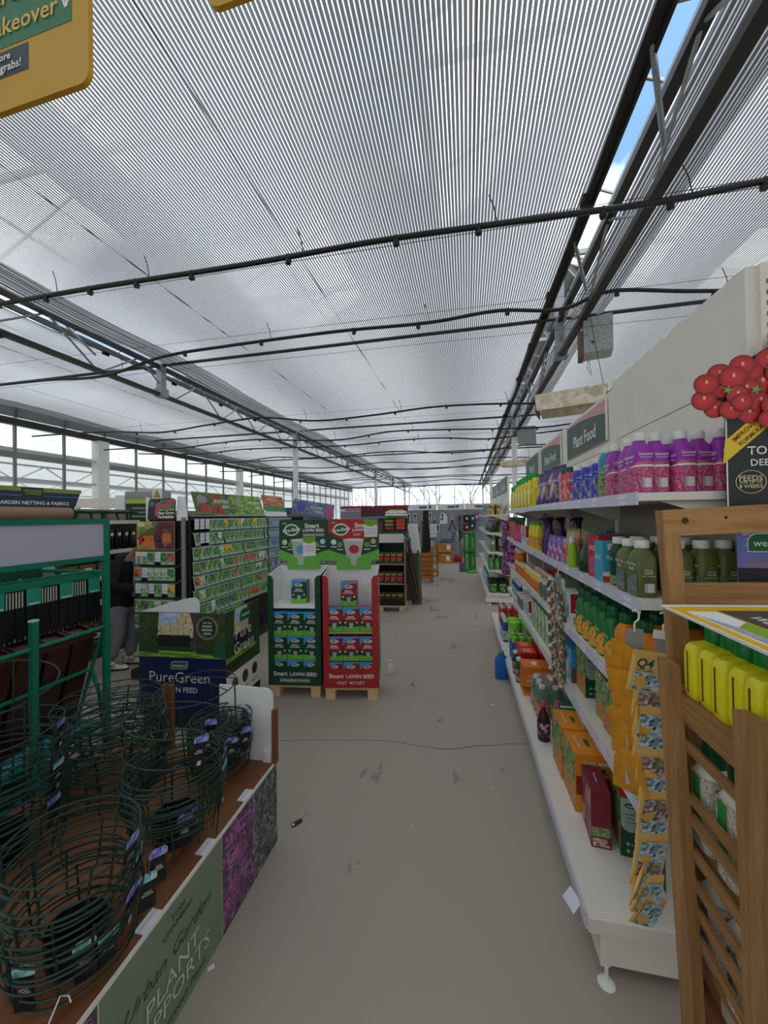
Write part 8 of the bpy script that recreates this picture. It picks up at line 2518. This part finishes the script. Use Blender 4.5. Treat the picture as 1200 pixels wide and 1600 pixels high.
# stacked green compost blocks
for k in range(2):
    for j in range(2):
        t = thing('compost_block_box', 'tall green box with sideways white lettering, {} {} of the stack'.format(('lower', 'upper')[k], ('left column', 'right column')[j]), 'box', (0.165 + 0.165 * j, 11.05, 0.02 + 0.545 * k), 0, group='green compost boxes')
        MB().box(-0.08, 0.08, -0.14, 0.14, 0, 0.535).build('box_body', flat('#2f7a35', 0.5, var=0.05), t)
        text('COCO&COIR', FR('U', (-0.01, -0.141, 0.27)) if False else Matrix.Translation((0, -0.142, 0.27)) @ FR('F', (0, 0, 0)) @ Matrix.Rotation(pi / 2, 4, 'Z'), PRINTW, t, h=0.055 if j == 0 else 0.03, w=0.46)
        MB().box(-0.081, 0.081, -0.1415, -0.14, 0.50, 0.53).build('dark_band', flat('#1f5a28', 0.5), t)
t = thing('green_floor_bag', 'flat green bag lying at the foot of the green box stack', 'bag', (0.30, 10.75, 0), 0)
MB().super([(0, 0.14, 0.08, 3), (0.03, 0.15, 0.09, 3), (0.07, 0.09, 0.05, 3)], 16).build('bag_body', flat('#4a9a3f', 0.5, var=0.2), t, True)
t = thing('grey_floor_box', 'small grey box on the floor beside the green box stack', 'box', (0.02, 11.0, 0), 0)
MB().box(-0.07, 0.07, -0.09, 0.09, 0, 0.24).build('box_body', flat('#5d5a66', 0.6), t)
MB().box(-0.072, 0.072, -0.092, 0.092, 0.22, 0.245).build('lid', flat('#6d6a76', 0.6), t)

# ---- tool wall at the end of the aisle
TW = 13.6
tw = thing('tool_display_wall', 'grey slatted tool wall closing the aisle under pale header boards', 'display wall', (-1.8, TW, 0), 0)
MB().box(-2.6, 2.9, 0.0, 0.06, 0.05, 1.80).build('back_panel', flat('#8b8f96', 0.5), tw)
for k in range(16):
    MB().box(-2.6, 2.9, -0.006, 0.0, 0.12 + 0.105 * k, 0.125 + 0.105 * k).build('slat_groove', flat('#5f636a', 0.5), tw)
MB().box(-2.6, 2.9, -0.25, 0.05, 0.0, 0.12).build('plinth', flat('#b5b2aa', 0.6), tw)
xs = [-2.6, -1.35, 0.0, 1.0, 1.95, 2.9]
for k in range(5):
    o = thing('tool_header_board', ('red and white header board' if k < 2 else 'pale grey green tool header board') + ' on the tool wall, {} from its near corner'.format(ORD[k]), 'sign', (-1.8, TW - 0.06, 1.80), 0, group='header boards on the tool wall')
    x0, x1 = xs[k] + 0.01, xs[k + 1] - 0.01
    if k < 2:
        MB().box(x0, x1, -0.02, 0.0, 0, 0.10).build('white_band', flat('#c9c6c6', 0.5), o)
        MB().box(x0, x1, -0.02, 0.0, 0.10, 0.20).build('red_band', flat('#9a2a30', 0.5), o)
        MB().box(x0 + 0.2, x1 - 0.3, -0.024, -0.0205, 0.03, 0.07).build('dark_lettering', flat('#4a4a50', 0.5), o)
    else:
        MB().box(x0, x1, -0.02, 0.0, 0, 0.20).build('board', flat('#c6cac6', 0.5), o)
        patch([(x0 + 0.02, 0.02), (x1 - 0.22, 0.02), (x1 - 0.08, 0.10), (x1 - 0.22, 0.18), (x0 + 0.02, 0.18)], FR('F', (0, -0.02, 0)), flat('#d9d6d9', 0.5), o, 'pale_panel')
        MB().box(x0 + 0.35, x0 + 0.62, -0.026, -0.0225, 0.06, 0.14).build('dark_emblem', flat('#5a5a64', 0.5), o)
        patch(disc_outline(x1 - 0.24, 0.11, 0.05, 0.05, 14), FR('F', (0, -0.02, 0)), flat('#3a3f44', 0.5), o, 'round_emblem', lift=0.004)
STEEL = flat('#b5b8bb', 0.35, 0.5)
HANDLE = wood('#8a6038', '#b08550', stretch=(8, 8, 1))


def tool(kind, hl, mt_h, mt_b):
    t = thing(kind, '', 'garden tool')
    MB().tube([(0, 0, -hl), (0, 0, -0.12)], 0.016, 8).build('handle', mt_h, t, True)
    MB().box(-0.05, 0.05, -0.015, 0.015, -0.12, -0.09).tube([(-0.05, 0, -0.1), (-0.03, 0, -0.02), (0.03, 0, -0.02), (0.05, 0, -0.1)], 0.012, 6).build('grip', mt_h, t)
    MB().super([(-hl - 0.28, 0.02, 0.006, 3), (-hl - 0.2, 0.075, 0.008, 3), (-hl, 0.08, 0.01, 4), (-hl + 0.06, 0.025, 0.02, 2)], 14).build('blade', mt_b, t, True)
    return t


P_sp1 = Proto(tool('garden_spade', 0.62, HANDLE, STEEL))
P_sp2 = Proto(tool('garden_fork', 0.62, flat('#2b2d30', 0.5), flat('#4a4d50', 0.4, 0.4)))


def shears():
    t = thing('long_shears', '', 'garden tool')
    for s in (-1, 1):
        MB().tube([(0, 0, -0.28), (0.11 * s, 0, -0.62)], 0.013, 6).build('handle', flat('#2b2d30', 0.5), t, True)
        MB().tube([(0.095 * s, 0, -0.56), (0.12 * s, 0, -0.66)], 0.02, 6).build('grip', INK, t, True)
        MB().add([(0.0, 0.0, -0.30), (0.035 * s, 0, -0.24), (0.02 * s, 0, 0.0), (0.0, 0.012, -0.30), (0.035 * s, 0.012, -0.24), (0.02 * s, 0.012, 0.0)], [(0, 1, 2), (5, 4, 3), (0, 3, 4, 1), (1, 4, 5, 2), (2, 5, 3, 0)]).build('blade', STEEL, t)
    return t


P_sh = Proto(shears())


def handtool():
    t = thing('hand_tool_card', '', 'garden tool')
    MB().box(-0.06, 0.06, -0.01, 0.0, -0.30, 0).build('card', flat('#c9c6bf', 0.5), t)
    MB().tube([(0, -0.025, -0.27), (0, -0.025, -0.15)], 0.016, 6).build('handle', INK, t, True)
    MB().super([(-0.15, 0.015, 0.008, 2.4), (-0.09, 0.035, 0.01, 2.4), (-0.03, 0.01, 0.006, 2.4)], 12, M=Matrix.Translation((0, -0.025, 0))).build('blade', flat('#26282b', 0.4, 0.3), t, True)
    return t


P_ht = Proto(handtool())
ti = 0
for k, (x, z, pr, nm) in enumerate(((-3.0, 1.70, P_ht, 'carded hand tool'), (-2.75, 1.70, P_ht, 'carded hand tool'), (-2.5, 1.70, P_ht, 'carded hand tool'), (-2.25, 1.7, P_sp1, 'wooden handled spade'), (-2.0, 1.7, P_ht, 'carded hand tool'), (-1.82, 1.7, P_ht, 'carded hand tool'),
                                    (-1.6, 1.7, P_ht, 'carded hand tool'), (-1.35, 1.7, P_sh, 'long handled shears'), (-1.05, 1.72, P_ht, 'carded hand tool'), (-0.9, 1.72, P_sh, 'long handled shears'), (-0.78, 1.3, P_ht, 'carded hand tool'), (-0.62, 1.7, P_ht, 'carded hand tool'), (-0.55, 1.05, P_sh, 'long handled shears'), (-0.4, 1.05, P_sh, 'long handled shears'),
                                    (-0.28, 1.72, P_sh, 'long handled shears'), (-0.2, 1.30, P_sh, 'long handled shears'), (-0.12, 1.6, P_sp1, 'wooden handled spade'), (-0.03, 1.62, P_sp2, 'black fork'), (0.08, 1.35, P_sp1, 'wooden handled spade'), (-1.15, 1.1, P_sp2, 'black fork'), (-1.7, 1.2, P_sp2, 'black fork'))):
    pr.put((x, TW - 0.03, z), 0, '{} hanging on the grey tool wall, {} from its near corner'.format(nm, ORD[k] if k < 20 else 'twenty first'), 'tools on the tool wall')
t = thing('pruner_board', 'white cut-out board with a red round emblem on the tool wall', 'sign', (-0.58, TW - 0.05, 1.30), 0)
patch([(-0.13, 0), (0.13, 0), (0.13, 0.28), (0.10, 0.28), (0.08, 0.36), (-0.05, 0.36), (-0.07, 0.30), (-0.13, 0.30)], FR('F', (0, 0, 0)), flat('#dadadc', 0.5), t, 'white_board', t=0.01)
patch(disc_outline(-0.07, 0.17, 0.04, 0.04, 16), FR('F', (0, 0, 0)), flat('#b5303a', 0.5), t, 'red_emblem', lift=0.003)
for k, (x, z, c) in enumerate(((0.22, 1.35, '#2b2622'), (0.42, 1.35, '#1f4a50'), (0.55, 1.4, '#7a5a6a'), (0.22, 1.05, '#5a2026'), (0.24, 0.72, '#2b2b28'), (0.22, 0.42, '#4a2026'), (0.4, 1.1, '#23343a'), (0.26, 0.16, '#23241f'))):
    t = thing('glove_display', 'hanging bunch of dark garden gloves near the green boxes, {} from the top'.format(ORD[k]), 'gloves', (x, TW - 0.22, z), 0, group='garden gloves')
    MB().super([(-0.0, 0.10, 0.07, 3), (0.1, 0.13, 0.09, 3), (0.24, 0.12, 0.08, 3), (0.27, 0.06, 0.05, 3)], 16).build('glove_bunch', flat(c, 0.7, var=0.3), t, True)
    MB().box(-0.03, 0.03, -0.095, -0.088, 0.1, 0.17).build('white_card', PAPER, t)
t = thing('red_snow_shovel', 'red plastic pusher standing on the floor before the tool wall', 'shovel', (-0.10, TW - 0.40, 0.0), 0)
MB().super([(0.10, 0.16, 0.05, 5), (0.16, 0.15, 0.06, 5), (0.24, 0.09, 0.04, 4)], 16).build('blade', flat('#b01f26', 0.4), t, True)
MB().tube([(0, 0.02, 0.2), (0, 0.10, 1.2)], 0.014, 6).build('handle', flat('#a9acae', 0.4), t, True)
MB().box(-0.14, 0.14, -0.04, 0.04, 0.0, 0.10).build('lower_lip', flat('#8a1a20', 0.5), t)
# low cream counters beyond, left of the aisle
P_ct = None
for k, (x, y, w_, c, nm) in enumerate(((-4.1, 9.8, 1.5, '#23405a', 'blue and teal canopy stand beyond the flower seed sign'), (-2.2, 11.0, 1.4, '#5a2a30', 'dark red low stand before the tool wall'), (-5.2, 12.4, 1.6, '#3a4a44', 'dark green low stand in the rear corner'))):
    t = thing('low_sales_stand', nm, 'display stand', (x, y, 0), 0)
    MB().box(-w_ / 2, w_ / 2, -0.3, 0.3, 0.0, 0.85).build('counter', flat('#7a756c', 0.6), t)
    MB().box(-w_ / 2, w_ / 2, 0.2, 0.24, 0.85, 1.55).build('back_board', flat('#4a4d50', 0.6), t)
    MB().prism([(-w_ / 2, 1.55), (w_ / 2, 1.60), (w_ / 2, 1.88), (-w_ / 2, 1.88)], 0.04, FR('F', (0, -0.1, 0))).build('header', flat(c, 0.5, var=0.2), t)
    MB().prism([(-w_ / 2, 1.53), (w_ / 2, 1.58), (w_ / 2, 1.64), (-w_ / 2, 1.58)], 0.05, FR('F', (0, -0.11, 0))).build('teal_edge', flat('#3f9aa0', 0.5), t)
    for q in range(8):
        MB().super([(0, 0.06, 0.05, 3), (0.16, 0.05, 0.04, 3), (0.2, 0.02, 0.02, 2)], 10).build('stock_item', flat(('#6a2a2a', '#2a4a6a', '#8a8a80', '#3a5a3a')[q % 4], 0.5), t, True, loc=(-w_ / 2 + 0.1 + (w_ - 0.2) * q / 7, -0.1, 0.85))

# ================================================================== irrigation hoses over the shop
HOSE = flat('#151516', 0.4, name='black_hose')


def hose(label, y, pts, r, clips, wires=True, name='irrigation_hose'):
    """pts: (x, z) along the house"""
    t = thing(name, label, 'hose', (0, y, 0), ROOF * 0)
    # smooth curve through the points
    out = []
    n = len(pts)
    for i in range(n - 1):
        p0, p1, p2, p3 = pts[max(0, i - 1)], pts[i], pts[i + 1], pts[min(n - 1, i + 2)]
        for q in range(8):
            u = q / 8
            out.append(tuple(0.5 * (2 * p1[a] + (p2[a] - p0[a]) * u + (2 * p0[a] - 5 * p1[a] + 4 * p2[a] - p3[a]) * u * u + (3 * p1[a] - p0[a] - 3 * p2[a] + p3[a]) * u ** 3) for a in (0, 1)))
    out.append(pts[-1])
    MB().tube([(x, 0, z) for x, z in out], r, 8).build('hose_line', HOSE, t, True)
    cl = MB().lathe([(0.02, -0.05), (0.024, -0.03), (0.014, -0.012), (0.02, 0.012)], 8).mesh('spray_nozzle', INK, True)
    sp_ = MB().tube([(0, 0, 0), (-0.02, 0.0, 0.12), (-0.05, 0, 0.2)], 0.004, 4).mesh('wire_hook', INK)
    for k, cx in enumerate(clips):
        z = min(out, key=lambda p: abs(p[0] - cx))[1]
        o = link('spray_nozzle', cl, t, (cx, 0, z))
        s_ = min(1.0, r / 0.018)
        o.scale = (s_,) * 3
        if k % 2 == 0:
            link('wire_hook', sp_, t, (cx + 0.12, 0, z))
    if wires:
        MB().bar((pts[0][0], 0.03, max(p[1] for p in pts) + 0.02), (pts[-1][0], 0.03, max(p[1] for p in pts) + 0.02), 0.003).build('carrier_wire', DARKSTEEL, t)
        MB().bar((pts[0][0], -0.03, min(p[1] for p in pts) - 0.03), (pts[-1][0], -0.03, min(p[1] for p in pts) - 0.03), 0.003).build('carrier_wire', DARKSTEEL, t)
    return t


hose('black irrigation hose crossing the roof, first and lowest over the shop', 2.55, [(-9.0, 3.50), (-5.2, 3.49), (-3.9, 3.50), (-2.9, 3.51), (-1.6, 3.50), (-0.5, 3.515), (0.6, 3.49), (1.25, 3.475), (1.8, 3.50), (3.2, 3.52), (5.0, 3.50)], 0.019, [-3.4, -2.95, -2.5, -2.0, -1.2, -0.4, 0.15, 0.9, 1.27, 1.75, 2.5])
hose('black irrigation hose crossing the roof, second and wavy over the lamp', 3.95, [(-9, 3.42), (-5.6, 3.45), (-4.4, 3.42), (-3.5, 3.58), (-2.6, 3.62), (-1.3, 3.64), (-0.3, 3.62), (0.4, 3.66), (1.0, 3.60), (1.45, 3.72), (2.2, 3.62), (3.4, 3.5), (5, 3.5)], 0.018, [-4.2, -3.2, -2.2, -1.1, -0.4, 0.5, 1.0, 1.5, 2.3])
ys = [6.6, 8.3, 9.4, 11.4, 13.2, 15.3, 17.6, 20.5, 24.0]
rnd = random.Random(8)
for k, y in enumerate(ys):
    zz = 3.48 + 0.06 * rnd.uniform(-1, 1)
    pts = [(-9.2 + 1.1 * q, zz + 0.055 * sin(q * 1.7 + k) + 0.03 * rnd.uniform(-1, 1)) for q in range(14)]
    hose('black irrigation hose crossing the roof, {} counted down the house'.format(ORD[k + 2]), y, pts, 0.017, [-6.5 + 0.9 * q for q in range(10)] if k < 4 else [], wires=k < 3)

# ================================================================== hanging yellow promotion boards
YS = flat('#b58a22', 0.5, var=0.04, name='mustard_board')
for q, (loc, rz_, lab) in enumerate((((-0.88, 0.760, 2.685), radians(-2), 'mustard hanging board with green makeover lettering by the roof'), ((-0.575, 0.80, 2.83), radians(-2), 'mustard hanging board mostly cut off by the frame top, right of the lettered one'))):
    t = thing('promotion_board', lab, 'sign', loc, rz_)
    F = FR('F', (0, 0, 0))
    patch(round_rect(-0.62, 0.0, 0.0, 0.62, 0.03) if q == 0 else round_rect(0.0, 0.62, 0.0, 0.55, 0.03), F, YS, t, 'board', t=0.012, lift=0)
    if q == 0:
        patch([(-0.57, 0.168), (-0.052, 0.168), (-0.052, 0.36), (-0.57, 0.36)], F, flat('#2f6a45', 0.5), t, 'green_panel', lift=0.001)
        text('Garden', F @ Matrix.Translation((-0.262, 0.305, 0.002)), flat('#c9a24a', 0.5, var=0), t, w=0.215)
        text('Makeover', F @ Matrix.Translation((-0.227, 0.222, 0.002)), flat('#c9a24a', 0.5, var=0), t, w=0.268)
        patch([(-0.5, 0.088), (-0.196, 0.088), (-0.196, 0.158), (-0.5, 0.158)], F, flat('#2b3a40', 0.5), t, 'dark_panel', lift=0.001)
        text('Up for grabs!', F @ Matrix.Translation((-0.30, 0.108, 0.002)), PRINTW, t, w=0.165)
        text('There are more', F @ Matrix.Translation((-0.345, 0.140, 0.002)), PRINTW, t, w=0.18)
        for dx in (-0.006, 0.0, 0.006):
            patch([(-0.072 + dx * 0.3, 0.206), (-0.068 + dx * 0.3, 0.206), (-0.066 + dx * 1.6, 0.228), (-0.072 + dx * 1.6, 0.228)], F, PRINTW, t, 'leaf_mark', lift=0.002)
    for x in ((-0.55, -0.07) if q == 0 else (0.07, 0.55)):
        MB().tube([(x, 0.006, 0.54), (x, 0.006, 1.36)], 0.002, 4).build('hanging_wire', DARKSTEEL, t)
t = thing('roller_motor', 'dark brown motor tube fixed beside the outer roof truss', 'motor', (-4.62, 3.02, 3.55), radians(14))
MB().tube([(-0.9, 0, 0), (0.0, 0, 0)], 0.05, 10).build('tube', flat('#2d2422', 0.5), t, True)
MB().lathe([(0.03, 0), (0.03, 0.03)], 10).build('end_cap', INK, t, True, loc=(0, 0, 0), rot=(0, pi / 2, 0))
MB().bar((-0.4, 0, 0.05), (-0.4, 0, 0.42), 0.02).build('bracket', DARKSTEEL, t)

# ================================================================== scraps on the floor
t = thing('fallen_tag', 'black hang tag with string lying on the concrete by the plinth corner', 'tag', (-0.865, 1.86, 0.002), 0.9)
MB().super([(0, 0.03, 0.014, 5), (0.003, 0.03, 0.014, 5)], 14).build('tag_card', INK, t)
MB().tube([(0.03, 0, 0.003), (0.05, 0.012, 0.006), (0.07, 0.006, 0.01)], 0.0012, 4).build('string', INK, t)
MB().box(-0.026, -0.014, -0.006, 0.006, 0.003, 0.0036).build('white_print', PAPER, t)
for k, (x, y, s_, c, lb) in enumerate(((0.241, 3.303, 0.014, '#d9d9d6', 'small square of white paper on the concrete near the shelving'), (-0.897, 1.21, 0.012, '#d0cec8', 'white scrap on the concrete beside the sage lettering'), (-0.725, 3.80, 0.05, '#d5d8da', 'crumpled white bag on the concrete beside the red display'), (-0.468, 3.575, 0.02, '#4a3f35', 'brown leaf fragment on the concrete in the aisle'), (-0.27, 1.95, 0.006, '#d0cec8', 'tiny white fleck in the middle of the concrete aisle'), (0.15, 2.3, 0.007, '#c9c6c0', 'tiny pale fleck on the concrete near the maroon carton'))):
    t = thing('floor_scrap', lb, 'scrap', (x, y, 0.001), k * 0.7)
    if k == 2:
        MB().super([(0, 0.05, 0.03, 2.4), (0.02, 0.05, 0.035, 2.2), (0.07, 0.03, 0.03, 2.6), (0.11, 0.015, 0.006, 3)], 12).build('bag', flat(c, 0.5), t, True)
        MB().super([(0.11, 0.015, 0.006, 3), (0.13, 0.02, 0.01, 3)], 12).build('bag_neck', flat(c, 0.5), t, True)
    else:
        MB().add([(-s_, -s_ * 0.7, 0), (s_, -s_ * 0.5, 0.001), (s_ * 0.8, s_ * 0.7, 0.003), (-s_ * 0.9, s_ * 0.6, 0.001), (0, 0, 0.004)], [(0, 1, 4), (1, 2, 4), (2, 3, 4), (3, 0, 4)]).build('scrap', flat(c, 0.6), t)
t = thing('loose_price_flap', 'lilac price ticket bent out from the base shelf edge', 'ticket', (0.398, 1.53, 0.185), 0, rot=(0.2, -0.9, 0.25))
MB().box(-0.05, 0.0, -0.03, 0.03, -0.001, 0.001).build('ticket', TICKET, t)

# ================================================================== outside: bare trees and the next house
BARK = flat('#8a8078', 0.9)
rnd = random.Random(21)


def bare_tree(h):
    mb = MB()

    def grow(p, d_, L_, r, lev):
        q = [p]
        v = Vector(d_)
        for s in range(3):
            v = (v + Vector((rnd.uniform(-.18, .18), rnd.uniform(-.18, .18), 0.06))).normalized()
            q.append(q[-1] + v * L_ / 3)
        mb.tube(q, [r * (1 - 0.16 * s) for s in range(4)], 4 if lev else 6)
        if lev < 4:
            for _ in range(3 if lev else 5):
                a = rnd.uniform(0, 2 * pi)
                k = rnd.choice((1, 2, 3))
                nd = (v + Vector((cos(a), sin(a), 0.15)) * 0.75).normalized()
                grow(q[k], nd, L_ * rnd.uniform(0.52, 0.72), r * 0.52, lev + 1)
    grow(Vector((0, 0, 0)), (0, 0, 1), h * 0.42, h * 0.010, 0)
    return mb.mesh('bare_tree', BARK)


tm = [bare_tree(9), bare_tree(8), bare_tree(10)]
for k in range(16):
    o = link('bare_tree', tm[k % 3], None, (-19 + 1.9 * k + rnd.uniform(-0.6, 0.6), 40 + rnd.uniform(-2, 8), -0.15), rz=rnd.uniform(0, 6))
    tag(o, 'bare winter tree beyond the end glazing, {} along the row'.format(ORD[k]), 'tree', 'bare trees outside')
# neighbouring span seen through the side glazing: pale tunnel with lattice girders
for k in range(2):
    nh = link('neighbour_truss', None, rz=ROOF)
    struct(nh)
    X_ = XL2 - 2.6 - 5.5 * k
    MB().bar((X_, YB, 2.75), (X_, YE, 2.75), 0.05).build('chord', ALU, nh)
    MB().bar((X_, YB, 3.2), (X_, YE, 3.2), 0.05).build('chord', ALU, nh)
    wb1 = MB().tube([(0, 0, 0), (0, 0.75, 0.45)], 0.018, 5).mesh('web_bar', ALU)
    wb2 = MB().tube([(0, 0.75, 0.45), (0, 1.5, 0)], 0.018, 5).mesh('web_bar', ALU)
    y = YB
    while y < 22:
        link('web_bar', wb1, nh, (X_, y, 2.75))
        link('web_bar', wb2, nh, (X_, y, 2.75))
        y += 1.5
